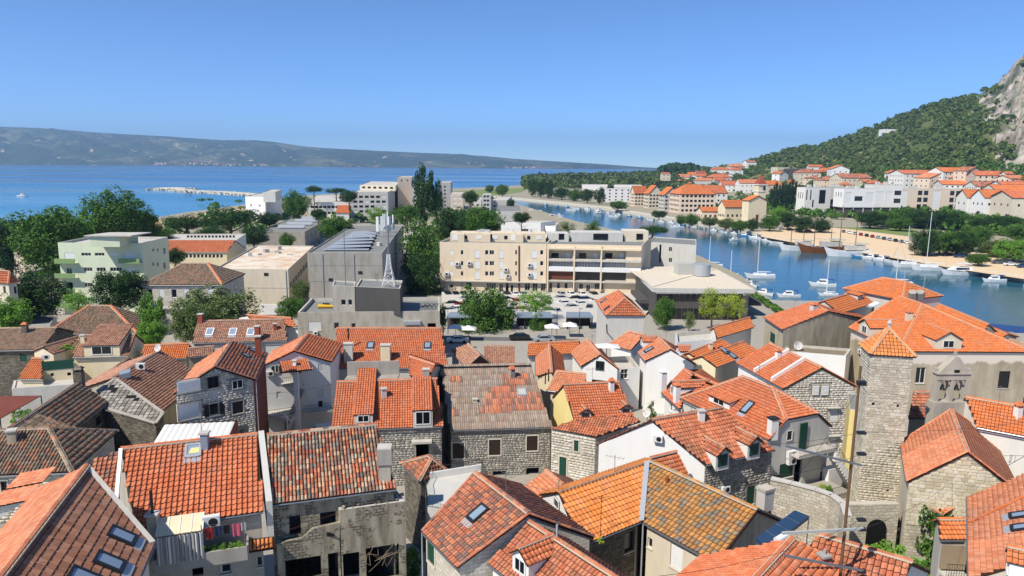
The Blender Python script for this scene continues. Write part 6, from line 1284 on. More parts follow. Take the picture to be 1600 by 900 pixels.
MB().tube(*[hitplane(x, y, Vector((W['A'].x, W['A'].y, 0))+W['N']*.1, W['N']) for x, y in ((811, 384), (811, 456))], .22, 6).build('downpipe', 'shutbrown', ap.root); ap.finish()
MB().obox(hitplane(770, 440, Vector((W['A'].x, W['A'].y, 0))+W['N']*.5, W['N']), W['U']*W['L']*.5, W['N']*.5, ZUP*.12).build('cornice', 'slab', ap.root)
a, b = P(703, 377, 16.0), P(853, 378, 16.0); d_ = Vector((0, 7, 0)); rsy = MB().prism([Vector((p.x, p.y+1.4, 15.8)) for p in (a, b, b+d_, a+d_)], (0, 0, 2.5)).build('roof_storey', 'aptcream', ap.root)
for k, u in enumerate((.05, .16, .3, .42, .47, .58, .66, .82, .93)): c = a+(b-a)*u; MB().obox(c+Vector((0, 1.38, 1.1)), Vector((.45 if k % 2 else .8, 0, 0)), Vector((0, .06, 0)), ZUP*(.9 if k % 3 == 0 else .5)).build('window', 'glass' if k % 2 else 'shutwhite', rsy)
for u, w_ in ((.12, 1.6), (.38, 2.2), (.72, 2.4)): c = a+(b-a)*u; MB().rbox(Vector((c.x, c.y+.7, 15.8)), w_, 1.3, 2.3).build('stair_box', 'aptcream', ap.root)
for k in range(9): c = a+(b-a)*random.random()+Vector((0, random.uniform(3, 7), 2.3)); MB().rbox(c, random.uniform(.6, 2), .8, random.uniform(.4, 1.0)).build('roof_unit', random.choice(['palegrey', 'zinc', 'slab']), ap.root)
ap2 = Block('cream block with deep loggias and glazed balconies next to the long apartments', [(855, 381), (1003, 384), (1018, 368)], 16.4, 2.0, 'aptcream', 'roofgrey', .6, 'apartment_block'); W = ap2.walls[0]; L_ = []
for x0, x1 in ((856, 895), (899, 938), (941, 978)): L_.append((x0, 392, x1, 405, 'h')); L_ += [(x0+k*(x1-x0)/8, 409, x0+(k+.85)*(x1-x0)/8, 417, 'g') for k in range(8)]; L_.append((x0, 425, x1, 438, 'k'))
L_ += [(858+k*12, 442, 863+k*12, 451, 'd') for k in range(4)]+[(905, 443, 911, 452, 'd'), (916, 445, 922, 456, 'w'), (929, 443, 943, 452, 'd')]; ap2.wins(L_); ap2.finish()
bp = lambda x, y, d: hitplane(x, y, Vector((W['A'].x, W['A'].y, 0))+W['N']*d, W['N'])
for x0, x1 in ((856, 895), (899, 938), (941, 978)):
    a, b, c_, d_ = bp(x0, 405, -1.5), bp(x1, 405, -1.5), bp(x1, 390, -1.5), bp(x0, 390, -1.5); a.z -= 1; b.z -= 1; MB().quad(a, b, c_, d_).quad(a, b, b+W['N']*1.5, a+W['N']*1.5).build('loggia_wall', 'aptcream', ap2.root); e_ = (a+b)/2+ZUP*1.7+W['N']*.05; MB().obox(e_-W['U']*1.5, W['U']*1.0, W['N']*.04, ZUP*1.0).build('window', 'glass', ap2.root); MB().obox(e_+W['U']*2.2, W['U']*.6, W['N']*.04, ZUP*1.1).build('window', 'shutwhite', ap2.root)
for y, h_, mt in ((389, .25, 'aptcream'), (407, .3, 'slab'), (421, .6, 'framewhite'), (440, .2, 'slab')):
    a, b = bp(856, y, .6), bp(1000, y, .6); MB().obox((a+b)/2, W['U']*W['L']*.495, W['N']*.6, ZUP*h_).build('balcony_band', mt, ap2.root)
a = bp(870, 431, .9); MB().obox(bp(876, 431, .15), W['U']*3.6, W['N']*.08, ZUP*1.0).build('shop_sign', 'shutbrown', ap2.root)
for x in (856, 897, 939): a, b = bp(x, 385, .7), bp(x, 455, .7); MB().obox((a+b)/2, W['U']*.2, W['N']*.55, ZUP*(a.z-b.z)/2).build('pier', 'aptcream', ap2.root)
for x0, x1, h_, mt in ((856, 889, 2.4, 'palegrey'), (893, 974, 2.7, 'palegrey'), (976, 1014, 3.2, 'beige')):
    a, b = P(x0, 377, 16.0), P(x1, 377.5, 16.0); d_ = Vector((0, 7, 0)); o = MB().prism([Vector((p.x, p.y+1.2, 15.8)) for p in (a, b, b+d_, a+d_)], (0, 0, h_)).build('roof_storey', mt, ap2.root); MB().obox((a+b)/2+Vector((1, 1.15, 1.3)), Vector(((b-a).length*.14, 0, 0)), Vector((0, .06, 0)), ZUP*.9).build('window', 'glass', o)
ap3 = Block('pale grey cube building with two small windows behind the modern flat roof', [(1016, 378), (1088, 383), (1088, 374)], 14.0, 2.0, 'palegrey', 'roofgrey', .3); ap3.wins([(1045, 386, 1050, 393, 'd'), (1045, 403, 1050, 410, 'd'), (1030, 382, 1033, 410, 'h')]); ap3.finish()
# modern flat-roofed building with louvred drum
md = Block('modern hall with overhanging pale flat roof and louvred roof drum', [(1020, 450), (1180, 452), (1120, 420)], 9.6, 8.6, 'palegrey', 'roofflat', .15, 'modern_hall'); md.finish()
mq = [P(978, 420, 9.5), P(1021, 449, 9.5)]; pl_ = MB().prism([P(978, 419, 9.4), P(1020, 449, 9.4), P(1120, 421, 9.4), P(1060, 417, 9.4)], (0, 0, .2)); pl_.build('roof_wing', 'roofflat', md.root)
gl = Block('glass band', [(1024, 459), (1170, 462), (1120, 435)], 8.6, 2.0, 'darkgrey', 'roofgrey', 0); [setattr(c_, 'parent', md.root) or setattr(c_, 'matrix_parent_inverse', Matrix.Translation(-Vector(md.root.location)) @ Matrix.Translation(Vector(gl.root.location))) for c_ in list(gl.root.children)]; bpy.data.objects.remove(gl.root); gl.root = md.root
gl.zb = 2.0; gl.wins([(1026+k*9, 459, 1034+k*9, 470, 'k') for k in range(15)]+[(1030+k*9, 482, 1038+k*9, 500, 'k') for k in range(14)]); gl.finish()
a, b = P(1000, 474, 5.0), P(1190, 478, 5.0); MB().prism([a, b, b+Vector((0, 14, 0)), a+Vector((0, 14, 0))], (0, 0, .9)).build('floor_slab', 'darkgrey', md.root)
c = P(1096, 430, 9.6); o = MB().tube(c, c+ZUP*3.0, 2.3, 20).build('louvred_drum', 'zinc', md.root); c2 = P(1070, 428, 9.6); MB().rbox(c2, 5, 3.4, 3.0, .1).build('plant_room', 'shutgrey', md.root)
mc = thing('concrete_stele', 'pale curved concrete wing wall standing at the car park corner', 'wall', P(952, 458, 2)); a = P(952, 458, 2.0); MB().rbox(a, 4.6, .6, 7.0, .15).build('slab', 'palegrey', mc)
# far modern blocks
def fb(label, pts, zt, wall, wg=(), zb=2.0, roof='slab', name='apartment_block', par=.3):
    b = Block(label, pts, zt, zb, wall, roof, par, name)
    for (wi, nu, nz, w_, h_, z0, dz, st) in wg: b.grid(b.walls[wi], nu, nz, w_, h_, z0, dz, st)
    return b.finish()
fb('white stepped building with square tower by the beach pines', [(383, 307), (414, 308), (440, 301)], 17, 'whiteclean', [(0, 2, 2, 1, 1.2, 6, 5, 'd'), (1, 3, 4, 1.2, 1.3, 4, 3, 'd')])
fb('tall pale staircase core of the white stepped building', [(411, 300), (430, 300), (440, 296)], 21, 'white', (), 15)
fb('low white hotel wing with long flat roof near the beach', [(482, 316), (545, 316), (545, 305)], 12, 'white', [(0, 9, 2, 2.2, 1.6, 4, 4, 'd')])
fb('grey workshop with a row of slanted roof lights', [(402, 362), (476, 362), (512, 342)], 9, 'concrete', [(1, 6, 1, 2.6, 1.6, 5, 3, 'd')], roof='roofgrey')
for i, (x, y) in enumerate(((455, 356), (468, 351), (480, 346), (489, 342))): c = P(x, y, 9); o = thing('roof_light', ['lowest', 'second', 'third', 'highest'][i]+' slanted roof light on the grey workshop', 'roof light', c, 'roof lights of the workshop'); MB().prism([c+Vector(v) for v in ((-6, -1.2, 0), (6, -1.2, 0), (6, 1.2, 1.0), (-6, 1.2, 1.0))], (0, 0, .25)).build('cover', 'zinc', o)
hs_ = House('tiny bright orange roof below the beige apartment towers', [(527, 321), (546, 321)], 11, [(525, 333), (547, 333)], 8, tile='orangefar', wall='white', tw=2); hs_.finish()
fb('beige stepped apartment block with loggias', [(548, 300), (606, 300), (622, 293)], 19, 'palegrey', [(0, 6, 4, 2.6, 1.6, 5, 3.3, ['d', 'w', 'swhite']), (1, 4, 4, 1.6, 1.4, 5, 3.3, 'd')])
fb('upper dark-windowed storey of the beige stepped block', [(562, 289), (618, 290), (625, 284)], 22.5, 'beige', [(0, 6, 1, 2.4, 1.5, 20, 3, 'd')], 18.5)
fb('tall windowless beige stair tower', [(621, 277), (643, 277), (646, 275)], 28, 'salmonwall', [(0, 2, 1, 1.2, 1.2, 25, 3, 'd')])
fb('apartment slab right of the beige stair tower', [(643, 288), (668, 288), (672, 285)], 23, 'palegrey', [(0, 3, 6, 2.2, 1.5, 4, 3, ['d', 'w'])])
fb('grey slab tower with one column of dark windows beside the poplar', [(686, 285), (704, 285), (707, 283)], 24, 'palegrey', [(0, 1, 6, 1.4, 1.5, 5, 3, 'd')])
fb('small salmon apartment house behind the poplar', [(704, 303), (724, 303), (725, 300)], 17, 'salmonwall', [(0, 2, 4, 2.6, 1.6, 3, 3.4, 'swhite')])
fb('white house with slim dark-windowed tower near the river mouth', [(733, 312), (752, 312), (754, 308)], 12, 'white', [(0, 2, 2, 1.6, 1.4, 4, 3.3, 'd')])
fb('slim white tower with a ladder of dark windows', [(753, 304), (767, 304), (768, 302)], 17, 'palegrey', [(0, 2, 5, 1.8, 1.4, 3, 3, 'd')])
fb('pale flat-roofed house beside the river mouth', [(767, 313), (792, 313), (800, 307)], 12, 'palegrey', [(0, 3, 2, 1.8, 1.3, 4, 3.2, 'd')])
fb('large plain grey house with weathered roof near the river', [(775, 330), (815, 330), (812, 320)], 11, 'palegrey', (), roof='roofgrey')
fb('long white low building by the river behind the cream apartments', [(783, 347), (845, 348), (868, 345)], 12.5, 'whiteclean', [(0, 4, 2, 3.0, 1.6, 4, 4, ['swhite', 'd'])])
fb('white annex with red roof edge beside the long white building', [(846, 352), (868, 354), (873, 349)], 11, 'whiteclean', [(0, 3, 2, 1.8, 1.5, 3, 4, 'd')])
fb('white kiosk building between the poplar and the concrete block', [(620, 372), (668, 372), (668, 362)], 11, 'white', [(0, 5, 2, 2, 1.5, 4, 3.4, ['d', 'swhite'])])
# ------------------------------------------------------------------ trees of the town
for i, t in enumerate((
 ('tall round plane tree behind the green apartment block', 173, 290, 385, 215, 86, 'round', 'leaf', 1), ('broad leafy tree at the left, rising above the green apartment block', 74, 316, 445, 190, 108, 'round', 'leaf', 2),
 ('light green tree crown left of the tall plane tree', 124, 322, 410, 205, 58, 'round', 'leafbright', 1), ('light leafy tree right of the tall plane tree', 222, 324, 380, 225, 44, 'round', 'leaf', 2),
 ('dark rounded tree at the left edge by the sea', 8, 340, 410, 220, 76, 'round', 'leafdark', 2), ('dark cypress at the left edge', 8, 378, 436, 170, 34, 'cone', 'leafcypress', 1), ('small dark cypress beside the green block roof', 112, 346, 372, 190, 8, 'cone', 'leafcypress', 1),
 ('bright green tree in front of the yellowish house', 12, 460, 520, 118, 55, 'round', 'leafbright', 1), ('dark tree shade between the green block and yellowish house', 50, 420, 500, 145, 76, 'round', 'leafdark', 1), ('dark magnolia in front of the green apartment block', 182, 418, 488, 140, 72, 'round', 'leafdark', 2),
 ('light green small tree at the foot of the green block', 120, 453, 490, 128, 40, 'sparse', 'leafbright', 2), ('slim green tree before the stone villa', 234, 455, 540, 118, 42, 'poplar', 'leafbright', 1), ('broad olive-green tree in front of the stone villa', 335, 446, 520, 122, 120, 'round', 'leafolive', 1),
 ('grey-green willow beside the long brown roof', 300, 470, 540, 112, 60, 'round', 'leafolive', 2), ('dark tree beside the orange school roof', 272, 386, 412, 190, 30, 'round', 'leafdark', 1), ('small tree beside the low concrete building', 455, 462, 500, 130, 46, 'round', 'leaf', 2),
 ('umbrella pine near the beach, left of the white building', 290, 333, 370, 330, 74, 'pine', 'leafpine', 1), ('large umbrella pine before the white stepped building', 358, 318, 372, 320, 92, 'pine', 'leafpine', 2), ('dark shrubby tree under the white stepped building', 395, 350, 382, 290, 50, 'round', 'leafdark', 1),
 ('dense green tree right of the white stepped building', 462, 295, 340, 380, 42, 'round', 'leaf', 1), ('pine behind the low white hotel', 490, 289, 306, 480, 30, 'pine', 'leafpine', 1), ('second pine behind the low white hotel', 525, 292, 306, 500, 34, 'pine', 'leafpine', 2), ('dark bush in front of the grey workshop', 497, 325, 346, 320, 26, 'round', 'leafdark', 2),
 ('round green tree on the street before the grey workshop', 448, 362, 386, 215, 24, 'round', 'leaf', 1), ('green street tree beside the long concrete block', 523, 335, 380, 235, 56, 'round', 'leaf', 2), ('bright tree before the beige stepped block', 588, 322, 352, 300, 44, 'sparse', 'leafbright', 1), ('light tree behind the phone masts', 620, 325, 352, 300, 30, 'sparse', 'leaf', 2),
 ('tall dark poplar towering over the apartment roofs', 662, 255, 348, 300, 40, 'poplar', 'leafdark', 1), ('second slimmer poplar beside the tall one', 681, 275, 345, 300, 22, 'poplar', 'leafdark', 2), ('big spreading plane tree left of the cream apartments', 660, 336, 445, 212, 72, 'round', 'leaf', 1), ('deep green tree mass below the poplars', 708, 322, 372, 250, 64, 'round', 'leafdark', 2),
 ('dark lower foliage beside the long concrete block', 660, 392, 470, 196, 66, 'round', 'leafdark', 1), ('round tree behind the cream apartment roof', 757, 320, 368, 230, 64, 'round', 'leaf', 1), ('dark tree crown beside the round one behind the apartments', 730, 335, 362, 235, 40, 'round', 'leafdark', 1),
 ('big bright plane tree on the square in front of the cream apartments', 757, 442, 550, 150, 92, 'round', 'leaf', 2), ('light green tree over the parked cars', 838, 452, 492, 158, 60, 'sparse', 'leafbright', 2), ('small street tree below the parked cars', 838, 488, 538, 150, 36, 'round', 'leaf', 1), ('green tree right of the pyramid-roofed house', 1040, 462, 515, 150, 36, 'round', 'leaf', 2),
 ('light green tree before the modern hall', 1115, 450, 500, 150, 44, 'sparse', 'leafyellow', 1), ('pale yellow-green tree beside the modern hall glass', 1148, 455, 500, 152, 40, 'sparse', 'leafyellow', 2), ('small palm-like tree under the modern hall', 1078, 485, 515, 148, 22, 'sparse', 'leafolive', 1),
 ('umbrella pine behind the cream loggia block', 1020, 351, 372, 270, 52, 'pine', 'leafpine', 1), ('riverside tree behind the apartments', 886, 346, 364, 260, 34, 'sparse', 'leafolive', 1), ('second riverside tree behind the apartments', 926, 343, 366, 265, 30, 'sparse', 'leaf', 1), ('small dark tree by the river mouth houses', 798, 311, 324, 480, 14, 'round', 'leafdark', 1),
 ('dark evergreen left of the white stepped building', 420, 330, 352, 330, 34, 'round', 'leafdark', 1), ('dark bushy tree behind the low white hotel wing', 545, 296, 318, 430, 30, 'round', 'leafdark', 2), ('green tree between the beige tower and the poplar', 636, 318, 350, 290, 36, 'round', 'leaf', 2), ('dark green tree behind the salmon apartment house', 735, 296, 318, 420, 26, 'round', 'leafdark', 1), ('leafy tree in front of the slim white tower', 742, 322, 344, 300, 34, 'round', 'leaf', 1), ('dark tree behind the long white building by the river', 815, 330, 350, 290, 30, 'round', 'leafdark', 2), ('small green tree at the left end of the cream apartments', 690, 352, 378, 225, 30, 'round', 'leafdark', 2), ('dark hedge-like tree below the beach pines', 330, 352, 378, 270, 46, 'round', 'leafdark', 1), ('green tree beside the orange-roofed school', 250, 352, 376, 240, 36, 'round', 'leaf', 1), ('olive tree at the corner of the beige hall', 470, 436, 470, 150, 30, 'round', 'leafolive', 2), ('slim creeper-clad tree beside the concrete building corner', 692, 470, 520, 128, 14, 'poplar', 'leafdark', 2), ('bright fern-like tree left of the stone villa gate', 235, 500, 540, 105, 40, 'round', 'leafbright', 2))):
    tree(*t, name='pine_tree' if t[6] == 'pine' else ('poplar_tree' if 'poplar' in t[0] else ('cypress_tree' if t[6] == 'cone' else 'tree')))
bush('green creeper along the roof edge of the screened terrace', P(84, 549, 12.0), 1.6, .4, 'leafbright', 1); bush('second tuft of creeper above the terrace air conditioner', P(104, 547, 12.0), 1.5, .4, 'leafbright', 2); bush('green climber on the cream house gable', P(207, 552, 9), .8, 1.8, 'leafbright', 2); bush('bright plants under the red awning', PG(45, 690), 2.2, 2.6, 'leafbright', 1); bush('leafy plant beside the awning at the terrace wall', PG(85, 680), 1.2, 2.6, 'leaf', 2)
# ------------------------------------------------------------------ street kiosks and parked cars
for i, (x0, x1) in enumerate(((700, 730), (735, 772), (808, 832), (836, 862), (887, 925))):
    a, b = P(x0, 496, 5.4), P(x1, 496, 5.4); o = thing('market_kiosk', ['first', 'second', 'third', 'fourth', 'fifth'][i]+' dark market kiosk along the street, counted from the concrete building', 'kiosk', Vector((a.x, a.y, 2.5)), 'kiosks along the street'); d_ = Vector((0, 4.5, 0)); MB().prism([a+Vector((-.3, -.6, 0)), b+Vector((.3, -.6, 0)), b+d_, a+d_], (0, 0, .3)).build('roof', 'bluegrey', o); m = MB()
    for p in (a, b, (a+b)/2): MB().obox(Vector((p.x, p.y, 3.9)), Vector((.15, 0, 0)), Vector((0, .15, 0)), ZUP*1.5).build('post', 'metaldark', o)
    MB().prism([Vector((p.x, p.y, 2.4)) for p in (a+d_*.5, b+d_*.5, b+d_, a+d_)], (0, 0, 2.9)).build('stall_wall', 'shutdark', o); MB().prism([Vector((p.x, p.y, 2.4)) for p in (a+Vector((.6, .3, 0)), b-Vector((.6, -.3, 0)), b+Vector((-.6, 1.0, 0)), a+Vector((.6, 1.0, 0)))], (0, 0, .95)).build('counter', 'shutgrey', o)
def carmesh():
    prof = [(-2.1, .3), (-2.15, .62), (-2.0, .88), (-1.35, .96), (-.75, 1.38), (.75, 1.42), (1.55, .98), (2.05, .85), (2.15, .55), (2.1, .3)]
    b = MB()
    wy = lambda z: .86 if z < 1.0 else .66
    n = len(prof); vs = [Vector((x, s*wy(z), z)) for s in (-1, 1) for x, z in prof]; b.add(vs, [tuple(range(n)), tuple(range(n, 2*n))[::-1]]+[(i, (i+1) % n, n+(i+1) % n, n+i) for i in range(n)])
    g = MB(); gp = [(-1.27, 1.0), (-.74, 1.33), (.72, 1.36), (1.38, 1.0)]
    for s in (-1, 1): g.poly([Vector((x*.96, s*(.875 if z < 1.1 else .695), z)) for x, z in gp])
    g.quad(*[Vector(v) for v in ((1.5, -.72, 1.03), (1.5, .72, 1.03), (.82, .58, 1.405), (.82, -.58, 1.405))]); g.quad(*[Vector(v) for v in ((-1.33, -.72, .995), (-1.33, .72, .995), (-.8, .58, 1.375), (-.8, -.58, 1.375))])
    w = MB()
    return b, g
cb, cg = carmesh(); CARM = {}
def mesh_of(mb, name, mat):
    me = bpy.data.meshes.new(name); me.from_pydata([tuple(v) for v in mb.v], [], mb.f); me.materials.append(MATS[mat]); bm = bmesh.new(); bm.from_mesh(me); bmesh.ops.recalc_face_normals(bm, faces=bm.faces); bm.to_mesh(me); bm.free(); return me
gme = mesh_of(cg, 'car_glass', 'glass'); wme = mesh_of(MB().tube((0, -.1, 0), (0, .1, 0), .32, 12), 'wheel', 'rubber'); lme = mesh_of(MB().obox((0, 0, 0), Vector((.03, 0, 0)), Vector((0, .18, 0)), ZUP*.08), 'headlight', 'framewhite')
for nm, hx in (('white', 'dfe0e0'), ('black', '17191c'), ('silver', '9aa0a4'), ('red', '8e1f24'), ('grey', '5a5f63'), ('blue', '2c4468')):
    plain('car'+nm, hx, .25, .6, 0, .03); CARM[nm] = mesh_of(cb, 'car_body', 'car'+nm)
def car(label, p, rz, col, group, sc=1.0):
    r = thing('parked_car', label, 'car', p, group, rz); link('body', CARM[col], r); link('windows', gme, r)
    for x in (-1.3, 1.3):
        for y in (-.8, .8): link('wheel', wme, r, (x, y, .32))
    for y in (-.6, .6): link('headlight', lme, r, (2.12, y, .68))
    r.scale = (sc,)*3; return r
ordn = ['first', 'second', 'third', 'fourth', 'fifth', 'sixth', 'seventh', 'eighth', 'ninth', 'tenth', 'eleventh', 'twelfth', 'thirteenth', 'fourteenth', 'fifteenth', 'sixteenth', 'seventeenth', 'eighteenth', 'nineteenth', 'twentieth']+['%dth' % k for k in range(21, 45)]
G = 'cars on the square'
for i, (x, c_) in enumerate(((700, 'black'), (712, 'black'), (724, 'black'), (741, 'silver'), (792, 'black'), (805, 'white'), (817, 'silver'), (877, 'silver'), (892, 'white'), (909, 'white'), (927, 'black'))): car('%s car in the row under the cream apartments, %s from the plane-tree side' % (c_, ordn[i]), P(x, 463, 2.1), R(-75), c_, G)
for i, (x, y, c_, a) in enumerate(((707, 478, 'black', 20), (806, 474, 'red', 100), (803, 481, 'grey', 80), (813, 487, 'red', 10), (822, 478, 'white', 95), (881, 477, 'white', 15), (900, 470, 'black', 20), (868, 490, 'silver', -60), (921, 484, 'grey', 80), (876, 469, 'silver', 10), (795, 488, 'grey', 5), (714, 486, 'white', 15), (728, 470, 'silver', 10), (790, 471, 'black', 15), (848, 470, 'white', 95), (856, 478, 'grey', 100), (845, 483, 'black', 80), (932, 474, 'white', 20), (700, 488, 'silver', 15), (722, 480, 'red', 15), (741, 478, 'black', 15), (775, 480, 'white', 10), (783, 490, 'silver', 10), (829, 470, 'red', 95), (836, 478, 'black', 95), (858, 489, 'blue', 10), (893, 483, 'silver', 15), (907, 478, 'white', 15), (914, 471, 'blue', 15))): car('%s car standing in the open car park, %s counted from the concrete building' % (c_, ordn[i]), P(x, y, 2.1), R(a), c_, G)
for i, (x, y, c_) in enumerate(((812, 531, 'black'), (715, 535, 'white'), (850, 534, 'silver'))): car('%s car on the street below the kiosks, %s' % (c_, ('under the big plane tree', 'near the concrete building', 'near the small street tree')[i]), P(x, y, ground(150)+.12), R(5), c_, G)
for i, (x, y) in enumerate(((712, 528), (732, 530), (862, 527), (890, 524))): c = P(x, y, 3.2); o = thing('market_parasol', ['white parasol by the kiosks nearest the concrete building', 'white parasol second from the concrete building', 'white parasol in front of the fourth kiosk', 'white parasol beside the pyramid-roofed house'][i], 'parasol', c); t4 = [c+Vector((sx*1.5, sy*1.5, 2.2)) for sx, sy in ((-1, -1), (1, -1), (1, 1), (-1, 1))]; m = MB(); [m.poly([t4[k], t4[(k+1) % 4], c+ZUP*2.9]) for k in range(4)]; m.build('canopy', 'framewhite', o); MB().tube(c, c+ZUP*2.9, .05, 5).build('pole', 'metalgrey', o)
for i, x in enumerate((700, 727, 775, 870, 905)): c = P(x, 522, 3.0); o = thing('street_lamp', ['slim street lamp nearest the concrete building', 'slim street lamp left of the big plane tree', 'slim street lamp right of the big plane tree', 'slim street lamp beside the fourth kiosk', 'slim street lamp next to the pyramid-roofed house'][i], 'street lamp', c); MB().tube(c, c+ZUP*5.5, .07, 6, .05).build('pole', 'metaldark', o); MB().rbox(c+ZUP*5.5+Vector((.25, 0, 0)), .7, .2, .1).build('lamp_head', 'metalgrey', o)
# ------------------------------------------------------------------ the far bank
class FarHouse(Bld):
    def __init__(s, label, x0, x1, yt, yb, rpx, wall='white', tile='t_red', dep=None, rz=0.0, deep=.8, roof='gable', rows=2, cols=3, name='far_house', hill=False, zb=None, wst='d', group='houses across the river', cat='house', wmax=1.6):
        xc = (x0+x1)/2
        base = hill_px(xc, yb) if hill else (PD(xc, yb, dep) if dep else P(xc, yb, 2.0))
        d = base.y; k = (base-CAM).length/F; W_ = (x1-x0)*k/(math.cos(rz)+.3*abs(math.sin(rz))); D_ = max(7.0, W_*deep); zt = base.z+(yb-yt)*k*1.01; zr = zt+rpx*k; zb = (base.z-(6 if hill else .5)) if zb is None else zb
        X = Vector((math.cos(rz), math.sin(rz), 0)); Y = Vector((-X.y, X.x, 0)); c = Vector((base.x, base.y, 0))+Y*D_/2
        super().__init__(name, label, cat, c, zb, wall, group)
        q = [c-X*W_/2-Y*D_/2, c+X*W_/2-Y*D_/2, c+X*W_/2+Y*D_/2, c-X*W_/2+Y*D_/2]; up = lambda p, z: Vector((p.x, p.y, z)); tw, tl = max(.5, k*2.2), max(.7, k*3)
        gs = {}
        if roof == 'flat':
            MB().prism([up(p, zt-.3) for p in q], (0, 0, .3)).build('flat_roof', 'slab', s.root)
        else:
            o = .5; E = [q[0]-X*o-Y*o, q[1]+X*o-Y*o, q[2]+X*o+Y*o, q[3]-X*o+Y*o]; E = [up(p, zt-.1) for p in E]
            if roof == 'hip': r1, r2 = up(c-X*W_*.22, zr), up(c+X*W_*.22, zr); sl = [[E[0], E[1], r2, r1], [E[2], E[3], r1, r2], [E[1], E[2], r2], [E[3], E[0], r1]]
            elif roof == 'front': r1, r2 = up(c-Y*(D_/2+o), zr), up(c+Y*(D_/2+o), zr); sl = [[E[0], r1, r2, E[3]], [E[1], E[2], r2, r1]]; gs = {0: up(c-Y*D_/2, zr-.3), 2: up(c+Y*D_/2, zr-.3)}
            else: r1, r2 = up(c-X*(W_/2+o), zr), up(c+X*(W_/2+o), zr); sl = [[E[0], E[1], r2, r1], [E[2], E[3], r1, r2]]; gs = {1: up(c+X*W_/2, zr-.3), 3: up(c-X*W_/2, zr-.3)}
            for p in sl: tiles(s.root, p, 'cheap', tile, tw, tl, 0, .2, thick=.25)
        for i in range(4):
            a, b = q[i], q[(i+1) % 4]; w = s.addwall(a, b, zt-.15, gable=[up(b, zt-.15), gs[i], up(a, zt-.15)] if i in gs else None)
            if rows and i != 2:
                n = cols if i == 0 else max(1, cols-1); hh = (zt-base.z)/rows; ww = min(wmax, w['L']/n*.6)
                s.grid(w, n, rows, ww, min(hh*.5, 1.7 if wmax < 2 else 2.4), base.z+hh*.32, hh, wst, w['L']*.04, w['L']*.96)
        s.finish()
FH = FarHouse
def merge(b, into):
    for c_ in list(b.root.children): c_.parent = into.root; c_.matrix_parent_inverse = Matrix.Translation(Vector(b.root.location)-Vector(into.root.location))
    bpy.data.objects.remove(b.root)
FH('white four-storey apartment house at the head of the river row', 945, 989, 296, 315, 0, 'whiteclean', roof='flat', rows=4, cols=4, rz=.15, name='apartment_block')
for i, (x0, x1, yt, yb, rp, wl, rf) in enumerate(((990, 1012, 303, 322, 11, 'salmonwall', 'gable'), (1012, 1036, 304, 325, 13, 'beige', 'front'), (1036, 1062, 306, 329, 12, 'palegrey', 'front'))):
    FH(['salmon riverside house with orange roof nearest the white apartments', 'beige gabled riverside house in the middle of the orange-roofed row', 'pale gabled riverside house with stacked balconies'][i], x0, x1, yt, yb, rp, wl, 't_orange', rz=.2, rows=4, cols=4, roof=rf, wst=['d', 'w', 'h'], wmax=2.6, name='apartment_block')
FH('long riverside apartment house with broad orange roof left of the church', 1060, 1118, 305, 333, 14, 'salmonwall', 't_orange', rz=.12, rows=4, cols=8, roof='hip', wst=['d', 'w', 'h'], wmax=2.6, name='apartment_block')
FH('rear orange-roofed apartment wing behind the church', 1085, 1136, 303, 325, 11, 'white', 't_red', rz=.1, rows=3, cols=6, dep=640, name='apartment_block')
FH('salmon cafe building with orange lean-to roof beside the church', 1097, 1130, 331, 344, 6, 'salmonwall', 't_orange', rz=.1, rows=1, cols=4)
ch = FH('cream church with orange nave roofs and tall gabled front', 1130, 1172, 325, 346, 10, 'cream', 't_orange', rz=.25, rows=1, cols=5, name='church', cat='church', group=None, deep=.5)
cf = FH('tall gabled church front with an arched doorway', 1166, 1198, 316, 350, 7, 'cream', 't_orange', rz=.3, rows=0, roof='front', name='church_front', cat='church', group=None, deep=.4); wl = cf.walls[0]; mp = lambda u, z, d: Vector((wl['A'].x, wl['A'].y, z))+wl['U']*u+wl['N']*d; hw_, uc = wl['L']*.13, wl['L']*.5; zt0 = 2+(wl['z1']-2)*.62
MB().prism([mp(uc+math.cos(t)*hw_, zt0+math.sin(t)*hw_, .04) for t in np.linspace(math.pi, 0, 9)]+[mp(uc+hw_, 2, .04), mp(uc-hw_, 2, .04)], wl['N']*.05).build('arched_doorway', 'salmonwall', cf.root); MB().obox(mp(uc, 5, .12), wl['U']*hw_*.6, wl['N']*.04, ZUP*3).build('door', 'shutbrown', cf.root); merge(cf, ch)
c = P(1184, 347, 2); k = (c-CAM).length/F; n = 10; q = [c+Vector((3+math.cos(t)*1.6, -2.0, 7+math.sin(t)*1.6)) for t in np.linspace(math.pi, 0, n)]+[c+Vector((4.6, -2, 0)), c+Vector((1.4, -2, 0))]
ct = thing('church_tower', 'slim church bell tower with red spire above the orange roofs', 'tower', P(1181, 343, 2)); b0 = P(1189, 340, 2)+Vector((0, 6, 0)); k = (b0-CAM).length/F; w_ = 12*k; zt = b0.z+47*k; m = MB().rbox(b0, w_, w_, 47*k, .25); m.build('shaft', 'cream', ct); MB().rbox(b0+ZUP*37*k, w_*1.12, w_*1.12, .5, .25).rbox(b0+ZUP*46.5*k, w_*1.2, w_*1.2, .6, .25).build('cornice', 'white', ct); ap_ = b0+ZUP*62*k; e4 = [b0+ZUP*47.8*k+Vector((math.cos(.25+.785+i*1.571), math.sin(.25+.785+i*1.571), 0))*w_*.78 for i in range(4)]
m = MB(); [m.poly([e4[i], e4[(i+1) % 4], ap_]) for i in range(4)]; m.build('spire', 'brick', ct)
